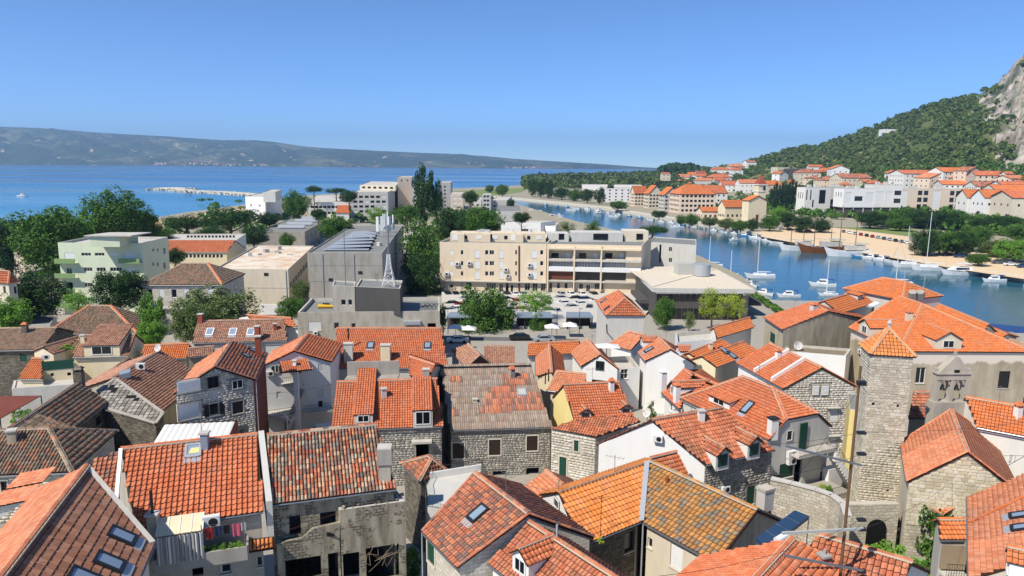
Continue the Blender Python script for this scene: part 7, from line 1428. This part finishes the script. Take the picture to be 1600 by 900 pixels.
for i in range(2): cc = b0+Vector((math.sin(.25)*w_*.51+(i-.5)*w_*.42, -math.cos(.25)*w_*.51, 39.5*k)); q = [cc+Vector((math.cos(t)*w_*.14, -.05, w_*.35+math.sin(t)*w_*.14)) for t in np.linspace(math.pi, 0, 8)]+[cc+Vector((w_*.14, -.05, 0)), cc+Vector((-w_*.14, -.05, 0))]; MB().prism(q, (0, .1, 0)).build('bell_opening_shade', 'glass', ct)  # dark panels painted for the shade inside the belfry openings
# modern white complex
def modern(label, x0, x1, yt, yb, wall, bands, dep=None, rz=.05, foot=.28, deep=.5):
    xc = (x0+x1)/2; base = PD(xc, yb, dep) if dep else P(xc, yb, 2.0); k = (base-CAM).length/F; W_ = (x1-x0)*k; D_ = W_*deep; H_ = (yb-yt)*k; X = Vector((math.cos(rz), math.sin(rz), 0)); Y = Vector((-X.y, X.x, 0)); c = Vector((base.x, base.y, 0))+Y*D_/2
    b = Bld('modern_building', label, 'building', c, 1.5, wall, 'modern complex across the river'); q = [c-X*W_/2-Y*D_/2, c+X*W_/2-Y*D_/2, c+X*W_/2+Y*D_/2, c-X*W_/2+Y*D_/2]; z0, z1 = 2+H_*foot, 2+H_; up = lambda p, z: Vector((p.x, p.y, z))
    for i in range(4): b.addwall(q[i], q[(i+1) % 4], z1, z0=z0)
    for u0, u1, v0, v1, st in bands: wl = b.walls[0]; wl['wins'].append([u0*wl['L'], u1*wl['L'], z0+v0*(z1-z0), z0+v1*(z1-z0), st])
    b.walls[3]['wins'] += [[b.walls[3]['L']*t, b.walls[3]['L']*(t+.08), z0+(z1-z0)*.55, z0+(z1-z0)*.8, 'd'] for t in (.2, .45, .7)]
    b.finish(); MB().prism([up(p, z1-.2) for p in q], (0, 0, .25)).build('flat_roof', 'slab', b.root); MB().prism([up(p, z0) for p in q], (0, 0, .2)).build('floor_slab', 'slab', b.root)
    if foot > 0:
        g = [p+(c-p)*.12 for p in q]; MB().prism([up(p, 1.5) for p in g], (0, 0, z0-1.5)).build('ground_floor', 'darkgrey', b.root)
        for t in (.04, .35, .66, .96): p = q[0]+(q[1]-q[0])*t; MB().rbox(up(p+Y*.5, 1.5), .6, .6, z0-1.5).build('column', 'slab', b.root)
    for t in (.2, .6): p = q[0]+(q[2]-q[0])*t; MB().rbox(up(p, z1), W_*.12, D_*.2, H_*.1, rz).build('roof_unit', 'palegrey', b.root)
    return b
modern('white modern building wing nearest the cypresses with a black panel', 1255, 1296, 297, 336, 'white', [(.05, .1, .5, .9, 'd'), (.2, .25, .5, .9, 'd'), (.55, .8, .35, .9, 'k'), (.3, .36, .2, .5, 'd')], rz=.2, foot=.1)
modern('grey recessed middle wing of the white modern building', 1293, 1320, 294, 332, 'palegrey', [(.1, .9, .1, .35, 'k')], dep=560, foot=.3)
modern('large white cube of the modern building on a dark ground floor', 1316, 1364, 300, 340, 'whiteclean', [(.35, .6, .35, .6, 'k'), (.7, .95, .25, .8, 'swhite'), (.05, .25, .25, .8, 'swhite')], rz=.12, foot=.35)
modern('white end wing of the modern building with louvred front', 1362, 1404, 295, 336, 'white', [(.06, .42, .2, .7, 'swhite'), (.48, .68, .2, .7, 'swhite'), (.74, .97, .55, .75, 'k'), (.74, .97, .2, .4, 'k')], foot=.25)
modern('dark grey long roof storey behind the white blocks', 1378, 1486, 293, 318, 'darkgrey', [], dep=620, foot=0)
modern('long pale apartment slab with dark square loggias', 1406, 1516, 301, 333, 'salmonwall', [(u, u+.055, v, v+.2, 'k') for u in (.26, .335, .66, .735) for v in (.12, .42, .72)]+[(u, u+.09, .1, .92, 'swhite') for u in (.04, .45, .86)], foot=.06, deep=.2)
for i, (x0, x1, yt, yb, rp, wl, tl, rf, rows, cols) in enumerate(((1512, 1545, 315, 342, 10, 'white', 't_orange', 'gable', 2, 3), (1540, 1578, 316, 345, 10, 'whiteclean', 't_orange', 'gable', 2, 4), (1562, 1612, 306, 330, 9, 'salmonwall', 't_orange', 'gable', 3, 4), (1585, 1640, 318, 350, 8, 'beige', 't_red', 'gable', 2, 4), (1495, 1520, 308, 330, 7, 'white', 't_red', 'hip', 2, 3))):
    FH(['white riverside house with orange roof next to the pale slab', 'white orange-roofed house beside the two cypresses', 'salmon house with long orange roof above the riverside trees', 'beige house at the right edge behind the trees', 'small white house with red hip roof behind the pale slab'][i], x0, x1, yt, yb, rp, wl, tl, rows=rows, cols=cols, roof=rf, rz=-.05)
HL = ((1112, 1141, 266, 273, 4, 'white', 'hip'), (1141, 1164, 261, 269, 4, 'beige', 'hip'), (1150, 1172, 256, 264, 3, 'salmonwall', 'flat'), (1166, 1182, 254, 261, 3, 'whiteclean', 'gable'), (1213, 1234, 262, 269, 1, 'beige', 'flat'), (1060, 1078, 277, 284, 4, 'salmonwall', 'gable'), (1074, 1092, 274, 282, 4, 'white', 'gable'), (1088, 1104, 272, 280, 4, 'salmonwall', 'gable'), (1110, 1142, 278, 289, 5, 'palegrey', 'hip'), (1084, 1118, 283, 292, 4, 'palegrey', 'hip'), (1228, 1256, 265, 279, 0, 'darkgrey', 'flat'), (1248, 1280, 272, 289, 5, 'beige', 'hip'), (1264, 1284, 262, 272, 3, 'white', 'gable'), (1299, 1324, 266, 280, 5, 'whiteclean', 'front'), (1283, 1300, 268, 276, 4, 'white', 'gable'), (1316, 1360, 280, 293, 6, 'beige', 'gable'), (1413, 1458, 275, 293, 5, 'white', 'gable'), (1450, 1484, 281, 295, 6, 'salmonwall', 'front'), (1472, 1508, 272, 287, 6, 'white', 'gable'), (1507, 1533, 271, 288, 5, 'salmonwall', 'front'), (1531, 1577, 278, 293, 6, 'beige', 'gable'), (1577, 1606, 282, 293, 4, 'salmonwall', 'gable'), (1480, 1530, 291, 302, 5, 'white', 'gable'), (1533, 1580, 294, 304, 6, 'white', 'gable'), (1128, 1158, 290, 300, 6, 'white', 'gable'), (1156, 1184, 291, 305, 6, 'white', 'gable'), (1196, 1222, 290, 302, 6, 'beige', 'gable'), (1285, 1318, 283, 294, 3, 'salmonwall', 'hip'), (1575, 1620, 294, 305, 6, 'white', 'gable'))
for i, (x0, x1, yt, yb, rp, wl, rf) in enumerate(HL):
    cn = {'white': 'white', 'whiteclean': 'bright white', 'beige': 'beige', 'salmonwall': 'salmon', 'palegrey': 'pale grey', 'darkgrey': 'dark grey modern'}[wl]
    where = 'left of the church' if x1 < 1185 else ('above the cypress group' if x1 < 1290 else ('above the white modern building' if x1 < 1405 else 'right of the white modern building'))
    rank = sum(1 for h in HL[:i] if h[5] == wl and ((h[1] < 1185) == (x1 < 1185)) and ((h[1] < 1290) == (x1 < 1290)) and ((h[1] < 1405) == (x1 < 1405)))
    FH('%s hillside house %s, %s of that colour there' % (cn, where, ordn[rank]), x0, x1, yt, yb, rp, wl, ['t_red', 't_salmon', 't_orange', 't_patch'][i % 4], roof=rf, rows=max(1, int((yb-yt)/5)), cols=max(2, int((x1-x0)/7)), hill=True, rz=random.uniform(-.3, .3), wst=['d', 'd', 'w'])
rh = random.Random(21); nx_ = 0
for i in range(38):
    x = 1062+i*14.2+rh.uniform(-4, 4); y = rh.uniform(274, 300) if x < 1400 else rh.uniform(280, 300)
    if x > 1400 and rh.random() < .3: continue
    wd = rh.uniform(11, 19); FH('small packed house of the hillside quarter, %d%s from the sea end' % (nx_+1, {1: 'st', 2: 'nd', 3: 'rd'}.get((nx_+1) % 10 if nx_+1 not in (11, 12, 13) else 0, 'th')), x, x+wd, y-rh.uniform(6, 10), y, rh.uniform(2.5, 4.5), rh.choice(['white', 'beige', 'salmonwall', 'whiteclean', 'palegrey']), rh.choice(['t_red', 't_salmon', 't_orange', 't_patch']), roof=rh.choice(['gable', 'front', 'hip']), rows=2, cols=rh.choice([2, 3]), hill=True, rz=rh.uniform(-.5, .5)); nx_ += 1
FH('small white station building high on the wooded slope', 1381, 1399, 203, 210, 0, 'whiteclean', roof='flat', rows=0, hill=True, group=None, zb=None)
FH('brown old villa in front of the dark pine knoll', 1034, 1047, 272, 282, 2, 'beige', 't_red', dep=1200, rows=2, cols=2)
# long grey sports halls with white roofs
for x0, x1, yt, yb, wl, lb in ((862, 922, 296, 306, 'concrete', 'long low grey hall behind the riverside trees'), (912, 1002, 289, 297, 'whiteclean', 'long white-roofed hall at the foot of the spit wood'), (940, 992, 293, 300, 'white', 'white hall beside the river promenade')):
    FH(lb, x0, x1, yt, yb, 0, wl, roof='flat', rows=0, deep=.25, name='sports_hall', cat='hall', group=None)
# trees on the far bank
FT = []
for i, (x, yt, yb, wd, kind, mt) in enumerate(((832, 278, 306, 16, 'poplar', 'leafdark'), (845, 281, 308, 18, 'round', 'leafdark'), (858, 280, 309, 18, 'poplar', 'leafdark'), (878, 292, 311, 24, 'round', 'leafdark'), (898, 294, 313, 22, 'round', 'leaf'), (918, 294, 316, 20, 'round', 'leafdark'), (938, 292, 318, 18, 'poplar', 'leafdark'), (785, 287, 306, 20, 'round', 'leaf'), (765, 288, 300, 14, 'round', 'leaf'), (966, 313, 328, 26, 'round', 'leaf'), (1065, 335, 350, 16, 'round', 'leaf'), (1030, 328, 341, 22, 'round', 'leafdark'), (1082, 333, 352, 22, 'round', 'leaf'), (1110, 338, 354, 26, 'round', 'leafolive'), (1135, 340, 357, 26, 'round', 'leafolive'), (1158, 343, 362, 24, 'round', 'leaf'), (1176, 340, 360, 18, 'round', 'leafdark'), (1204, 336, 360, 26, 'round', 'leaf'), (1218, 322, 345, 22, 'round', 'leafbright'), (1232, 330, 358, 24, 'round', 'leafdark'), (1215, 283, 330, 13, 'poplar', 'leafcypress'), (1228, 281, 330, 13, 'poplar', 'leafcypress'), (1240, 277, 328, 14, 'poplar', 'leafcypress'), (1251, 284, 328, 12, 'poplar', 'leafcypress'), (1206, 292, 326, 11, 'cone', 'leafcypress'), (1283, 273, 296, 16, 'poplar', 'leafcypress'), (1272, 276, 296, 12, 'poplar', 'leafcypress'), (1255, 336, 362, 30, 'round', 'leafdark'), (1285, 340, 362, 26, 'round', 'leafdark'), (1362, 328, 356, 36, 'round', 'leafdark'), (1390, 328, 354, 34, 'round', 'leaf'), (1418, 322, 352, 38, 'round', 'leaf'), (1448, 324, 356, 40, 'round', 'leafdark'), (1478, 328, 358, 36, 'round', 'leafdark'), (1505, 328, 358, 36, 'round', 'leaf'), (1408, 340, 360, 30, 'round', 'leaf'), (1446, 356, 398, 34, 'round', 'leafdark'), (1472, 355, 398, 40, 'round', 'leaf'), (1500, 358, 398, 40, 'round', 'leafdark'), (1524, 350, 392, 36, 'round', 'leaf'), (1540, 310, 340, 9, 'cone', 'leafcypress'), (1549, 307, 340, 9, 'cone', 'leafcypress'), (1545, 336, 362, 34, 'round', 'leafdark'), (1575, 336, 362, 34, 'round', 'leafdark'), (1560, 374, 400, 40, 'round', 'leafolive'), (1588, 372, 408, 44, 'round', 'leafbright'), (1610, 345, 380, 50, 'round', 'leaf'), (1530, 395, 414, 26, 'round', 'leaf'), (1005, 300, 312, 14, 'round', 'leafdark'), (955, 285, 303, 12, 'poplar', 'leafdark'))):
    near = 'near the river mouth' if x < 960 else ('along the promenade before the orange-roofed row' if x < 1190 else ('in the cypress group by the church' if x < 1290 else ('before the pale apartment slab' if yt < 345 else 'above the moored yachts')))
    what = {'poplar': 'slender dark', 'cone': 'pointed cypress', 'round': 'rounded'}[kind]; tn = {'leafdark': 'dark green', 'leaf': 'green', 'leafolive': 'olive green', 'leafbright': 'bright green', 'leafcypress': 'blackish green', 'leafolive2': ''}[mt]
    FT.append((near, what, tn)); r_ = FT.count((near, what, tn)); tree('%s %s tree %s, %s from the left' % (what, tn, near, ordn[r_-1]), x, yt, yb, P(x, yb+1, 2).y, wd*1.15, kind, mt, 1+i % 2, zg=2.0, name='tree', group='trees across the river')
pp, ss = [], []
for _ in range(1300):
    x = rs.uniform(1000, 1600); yb = np.interp(x, [1000, 1100, 1200, 1350, 1450, 1600], [300, 320, 325, 335, 345, 360]); p = P(x, yb+rs.uniform(-18, 12), 2) if rs.rand() < .5 else hill_px(x, rs.uniform(258, 300)); pp.append((p.x, p.y, p.z-.5)); ss.append(rs.uniform(1.6, 4.2))
wood('riverside_shrubbery', 'low green shrubbery filling the gardens across the river', pp, ss, 'leaf', 40, .9, 8, 'shrubbery')
pp, ss = [], []
for _ in range(900):
    x = rs.uniform(-20, 800); y = rs.uniform(312, 372) if x > 300 else rs.uniform(345, 420); p = P(x, y, 2)
    if rs.rand() < .35: continue
    pp.append((p.x, p.y, 1.5)); ss.append(rs.uniform(1.2, 3.0))
wood('town_shrubbery', 'low garden shrubbery between the modern blocks of the town', pp, ss, 'leaf', 36, .8, 9, 'shrubbery')
# ------------------------------------------------------------------ boats
def hull_mb(L, B, Hf, stern=.75):
    m = MB(); st = [(-.5, stern), (-.3, .95), (0, 1.0), (.22, .82), (.38, .5), (.5, .04)]; vs = []
    for t, b in st: sh = Hf*(.82+.8*max(0, t*2)**2+.35*max(0, -t*2)**2); k = 1-.2*max(0, t*2)**3; vs += [Vector((t*L, -b*B/2, sh)), Vector((t*L*k, -b*B*.42*(1-.5*max(0, t)), .0)), Vector((t*L*k*.92, 0, -.3*L/10)), Vector((t*L*k, b*B*.42*(1-.5*max(0, t)), .0)), Vector((t*L, b*B/2, sh))]
    n = len(st); fs = [(i*5+j, i*5+j+1, (i+1)*5+j+1, (i+1)*5+j) for i in range(n-1) for j in range(4)]+[tuple(range(5))]+[(i*5, i*5+4, (i+1)*5+4, (i+1)*5) for i in range(n-1)]
    return m.add(vs, fs)
BM = {}
def bmesh_(key, fn, mat):
    if key not in BM: BM[key] = mesh_of(fn(), key.split('|')[0], mat)
    return BM[key]
def boat(label, x, y, L, rz, kind='motor', hull='boatwhite', mast=None, group='boats on the river', z=.06, p=None):
    p = P(x, y, 0.05) if p is None else p; r = thing({'motor': 'motorboat', 'sail': 'sailboat', 'yacht': 'motor_yacht', 'dinghy': 'small_boat', 'gulet': 'wooden_ship'}[kind], label, 'boat', p, group, R(rz)); U = lambda v: Vector(v)*1.0
    hb = link('hull', bmesh_('hull|%s%s' % (kind, hull), lambda: hull_mb(1, .3 if kind != 'sail' else .28, .11 if kind != 'gulet' else .13), hull), r); hb.scale = (L,)*3
    if kind == 'dinghy': o = link('seat', bmesh_('seat|d', lambda: MB().obox((-.05, 0, .115), Vector((.3, 0, 0)), Vector((0, .1, 0)), ZUP*.012), 'shutgrey'), r); o.scale = (L,)*3; o2 = link('outboard', bmesh_('outboard|d', lambda: MB().obox((-.52, 0, .12), Vector((.03, 0, 0)), Vector((0, .03, 0)), ZUP*.07), 'metaldark'), r); o2.scale = (L,)*3; return r
    cab = {'motor': lambda: MB().add([Vector(v) for v in ((-.2, -.1, .1), (.2, -.09, .11), (.2, .09, .11), (-.2, .1, .1), (-.2, -.085, .27), (.06, -.08, .27), (.06, .08, .27), (-.2, .085, .27))], [(0, 1, 5, 4), (1, 2, 6, 5), (2, 3, 7, 6), (3, 0, 4, 7), (4, 5, 6, 7)]), 'yacht': lambda: MB().add([Vector(v) for v in ((-.32, -.12, .1), (.28, -.09, .13), (.28, .09, .13), (-.32, .12, .1), (-.3, -.1, .21), (.08, -.09, .22), (.08, .09, .22), (-.3, .1, .21))], [(0, 1, 5, 4), (1, 2, 6, 5), (2, 3, 7, 6), (3, 0, 4, 7), (4, 5, 6, 7)]).obox((-.14, 0, .3), Vector((.15, 0, 0)), Vector((0, .085, 0)), ZUP*.012), 'sail': lambda: MB().obox((-.02, 0, .13), Vector((.2, 0, 0)), Vector((0, .075, 0)), ZUP*.03), 'gulet': lambda: MB().obox((-.18, 0, .19), Vector((.2, 0, 0)), Vector((0, .09, 0)), ZUP*.05).obox((-.3, 0, .28), Vector((.14, 0, 0)), Vector((0, .1, 0)), ZUP*.01)}[kind]
    o = link('cabin', bmesh_('cabin|'+kind, cab, 'boatwhite' if kind != 'gulet' else 'slab'), r); o.scale = (L,)*3
    gz = {'motor': (0, 0, .21, .16, .1), 'yacht': (-.05, 0, .175, .22, .115), 'sail': (-.02, 0, .132, .17, .0765), 'gulet': (-.18, 0, .2, .18, .092)}[kind]
    o = link('windows', bmesh_('windows|'+kind, lambda: MB().obox(gz[:3], Vector((gz[3]*.75, 0, 0)), Vector((0, gz[4]*.97, 0)), ZUP*.022), 'glass'), r); o.scale = (L,)*3
    if kind in ('sail', 'gulet'):
        mh = mast or L*1.25
        for xm, hh in (((.06, mh),) if kind == 'sail' else ((.16, mh), (-.18, mh*.8))):
            m = MB().tube((xm*L, 0, .1*L), (xm*L, 0, hh), .13 if kind == 'sail' else .2, 6, .09); o = link('mast', mesh_of(m, 'mast', 'framewhite' if kind == 'sail' else 'wood'), r)
            if kind == 'sail': m = MB().tube((.5*L, 0, .14*L), (xm*L, 0, hh*.96), .025, 4).tube((-.5*L, 0, .1*L), (xm*L, 0, hh), .025, 4); link('stays', mesh_of(m, 'stays', 'metalgrey'), r); m = MB().tube((xm*L, 0, .21*L), (-.36*L, 0, .2*L), .13, 6); link('boom', mesh_of(m, 'boom', 'framewhite'), r)
            else: m = MB().tube((xm*L, 0, .3*L), (xm*L-.26*L, 0, .28*L), .12, 6); link('boom', mesh_of(m, 'boom', 'shutgrey'), r)
        if kind == 'gulet': link('bowsprit', mesh_of(MB().tube((.45*L, 0, .15*L), (.68*L, 0, .2*L), .1, 6), 'bowsprit', 'wood'), r)
    elif kind == 'motor': o = link('canopy', bmesh_('canopy|m', lambda: MB().obox((-.3, 0, .28), Vector((.12, 0, 0)), Vector((0, .09, 0)), ZUP*.008).tube((-.4, -.08, .1), (-.4, -.08, .28), .006, 4).tube((-.4, .08, .1), (-.4, .08, .28), .006, 4), 'tarp'), r); o.scale = (L,)*3
    return r
boat('white sailing yacht with bare mast at anchor in mid river', 1186, 434, 10.5, 175, 'sail', mast=14)
boat('smaller white sailboat just behind the modern hall', 1143, 433, 6.5, 160, 'sail', mast=9.5); boat('sailboat whose mast rises behind the louvred drum', 1110, 417, 9, 170, 'sail', mast=12)
boat('white cabin motorboat moored right of the sailing yacht', 1284, 447, 8.5, 165, 'motor'); boat('slim sailboat mast beside the cabin motorboat', 1293, 462, 6, 175, 'sail', mast=11)
boat('white open motorboat near the hedge at the near bank', 1231, 464, 7.0, 175, 'motor'); boat('white boat tied at the near bank below the hedge', 1192, 460, 6.5, 140, 'motor'); boat('small white boat at the near bank pontoon', 1213, 473, 5, 150, 'dinghy'); boat('small boat moored at the near bank beside the modern hall', 1172, 447, 6.5, 120, 'motor'); boat('open boat tucked under the near bank', 1160, 438, 5.5, 120, 'dinghy')
boat('wooden excursion ship with two masts beside the sand lot', 1283, 395, 22, 178, 'gulet', 'woodboat', 17); boat('white excursion ship with high masts at the sand lot quay', 1244, 391, 17, 178, 'gulet', 'boatwhite', 14); boat('white two-masted ship at the end of the excursion quay', 1322, 400, 20, 178, 'gulet', 'boatwhite', 22)
boat('racing sailboat with red sail cover at the yacht quay', 1418, 417, 13, 175, 'sail', mast=16); boat('tall-masted white yacht at the yacht quay', 1450, 422, 14, 175, 'sail', mast=22); boat('white motor yacht with flying bridge at the yacht quay', 1497, 429, 13.5, 178, 'yacht'); boat('covered grey boat with canopy at the right end of the quay', 1552, 440, 8, 178, 'motor'); boat('slim white sailboat before the large orange roof', 1402, 445, 9, 170, 'sail', mast=15)
boat('tiny white motorboat alone on the open sea', 36, 307, 12, 0, 'motor', group='boats on the sea')
for i, (x, y, L) in enumerate(((827, 333, 11), (843, 333, 9), (862, 341, 11), (873, 345, 9), (872, 338, 8), (935, 334, 10), (958, 339, 8), (1057, 356, 9), (1147, 376, 7), (892, 329, 9))): boat('moored white cabin boat floating off the quay, %s from the river mouth' % ordn[i], x, y, L, 160+20*(i % 3), 'motor' if i % 3 else 'yacht')
for i in range(34):
    t = i/33; x = 852+(1392-852)*t
    if 1215 < x < 1335: continue
    y = np.interp(x, [700, 760, 810, 860, 930, 1000, 1100, 1150, 1240, 1330, 1400], [305, 308, 313, 318, 326, 338, 354, 363, 383, 396, 408])+3.2+random.random()*1.2; sec = 'from the river mouth' if x < 1050 else ('before the church' if x < 1215 else 'past the excursion ships'); nn = sum(1 for j in range(i) if ('from the river mouth' if 852+540*j/33 < 1050 else ('before the church' if 852+540*j/33 < 1215 else 'past the excursion ships')) == sec and not 1215 < 852+540*j/33 < 1335)
    cl_ = random.choice(['white', 'white', 'white', 'blue']); boat('%s small boat in the quay row %s, number %s in line' % (cl_, sec, ordn[nn]), x, y, random.uniform(5.5, 8.5), 130+random.uniform(-12, 12), random.choice(['motor', 'dinghy', 'motor']), 'boatwhite' if cl_ == 'white' else 'boatblue')
for i in range(12): x = 1318+i*9; car('%s car in the row on the sand lot, %s from the church side' % ((c_ := random.choice(['white', 'grey', 'black', 'silver', 'red', 'blue'])), ordn[i]), P(x, 363+i*1.6, 1.95), R(70), c_, 'cars on the sand lot')
for i in range(9): x = 1150+i*14; car('%s car under the promenade trees near the church, %s in the row' % ((c_ := random.choice(['white', 'grey', 'black', 'silver'])), ordn[i]), P(x, 353+i*1.2, 1.95), R(20), c_, 'cars by the church')
for i in range(7): x = 1478+i*20; car('%s car behind the yacht quay, %s from the tall yacht' % ((c_ := random.choice(['white', 'grey', 'black', 'silver', 'blue'])), ordn[i]), P(x, 399+i*3.2, 1.95), R(-10), c_, 'cars behind the yachts')
lp_ = thing('river_lamp', 'slim lamp post on the river road in front of the water', 'street lamp', P(1523, 508, 2)); c = P(1523, 508, 2.5); MB().tube(c, c+ZUP*6, .08, 6).tube(c+ZUP*6, c+Vector((-2.2, 0, 6.1)), .05, 5).build('pole', 'metalgrey', lp_)
hg = thing('hedge', 'clipped green hedge along the near river bank', 'hedge', P(1195, 476, 2)); pp = []; [pp.append(tuple(P(1172+i*.95, 460+i*.62, 2.3)+Vector((rs.uniform(-.6, .6), rs.uniform(-.6, .6), 0)))) for i in range(60)]
o = wood('foliage', 'x', pp, [.8]*60, 'leaf', 40, .9, 12, 'hedge'); del o['label'], o['category'], o['kind']; o.parent = hg; o.matrix_parent_inverse = Matrix.Translation(-Vector(hg.location))
# ------------------------------------------------------------------ haze
hz = MB().box(-15500, -700, -4, 15500, 15000, 640).build('haze', 'black', None); hz.data.materials.clear(); hm_ = bpy.data.materials.new('haze'); hm_.use_nodes = True; n_ = hm_.node_tree.nodes; n_.remove(n_['Principled BSDF']); pv = n_.new('ShaderNodeVolumePrincipled'); pv.inputs['Color'].default_value = (.46, .71, 1, 1); pv.inputs['Density'].default_value = 9.5e-5; pv.inputs['Anisotropy'].default_value = .2
hm_.node_tree.links.new(pv.outputs[0], n_['Material Output'].inputs['Volume']); hz.data.materials.append(hm_); hz['kind'] = 'stuff'; tag(hz, 'thin bluish haze over the sea and far hills', 'haze')
# ------------------------------------------------------------------ aerials, pipes and cables over the old roofs
for b_, x, y, h_ in ((h7, 348, 553, 2.0), (h9, 474, 532, 1.8), (h12, 700, 578, 2.2), (h14, 790, 776, 1.7), (h16, 960, 741, 1.5), (h18, 925, 600, 1.9), (h20, 925, 540, 1.6), (h21, 1040, 536, 1.8), (h26, 1185, 598, 2.0), (h27, 1080, 646, 1.7), (h28, 1243, 556, 1.8), (h29, 1143, 541, 1.9), (h31, 1240, 486, 2.0), (l5, 350, 503, 2.0), (l3, 190, 524, 1.8), (l2, 150, 480, 1.8), (h3, 450, 682, 1.5), (h4, 40, 674, 1.6), (hc, 1500, 680, 1.2), (h33, 1560, 632, 1.8)):
    antenna(b_, b_.on(x, y), h_, random.choice([4, 5, 6]), random.uniform(0, 3))
for b_, x, y, w_, h_, mt, cp_ in ((h4, 20, 690, .6, .9, 'oldplaster', 'slab'), (h11, 600, 620, .55, .9, 'palegrey', 'slab'), (h12, 800, 590, .6, .9, 'stonegrey', 'tile'), (h18, 955, 610, .5, .9, 'whiteclean', 'tile'), (h27, 1095, 655, .55, .8, 'white', 'slab'), (h28, 1215, 560, .5, .8, 'whiteclean', 'tile'), (h29b, 1110, 545, .5, .8, 'cream', 'slab'), (l1, 40, 520, .7, 1.1, 'stonedark', 'tile'), (l5, 430, 515, .5, .9, 'brick', 'slab'), (l3, 130, 535, .5, 1.0, 'cream', 'slab'), (h33, 1590, 650, .5, .8, 'white', 'tile'), (hm, 1420, 500, .8, 1.0, 'beige', 'tile')):
    chimney(b_, b_.on(x, y), w_, w_, h_, mt, random.uniform(0, .5), 't_red' if cp_ == 'tile' else 'slab', cap=cp_)
cbl = thing('overhead_cables', 'thin black cables sagging between the old town roofs', 'cables', P(800, 700, 12)); wr = MB()
for (x0, y0, d0, x1, y1, d1) in ((335, 612, 69.5, 520, 600, 76), (400, 640, 68, 600, 700, 66), (690, 700, 70, 872, 770, 47), (860, 690, 69, 1010, 665, 62), (1108, 735, 60, 1235, 665, 70), (1337, 620, 79, 1200, 700, 66), (205, 830, 38, 420, 796, 39)): wire(PD(x0, y0, d0), PD(x1, y1, d1), .6, .014)
wr.build('cables', 'metaldark', cbl)['kind'] = 'stuff'
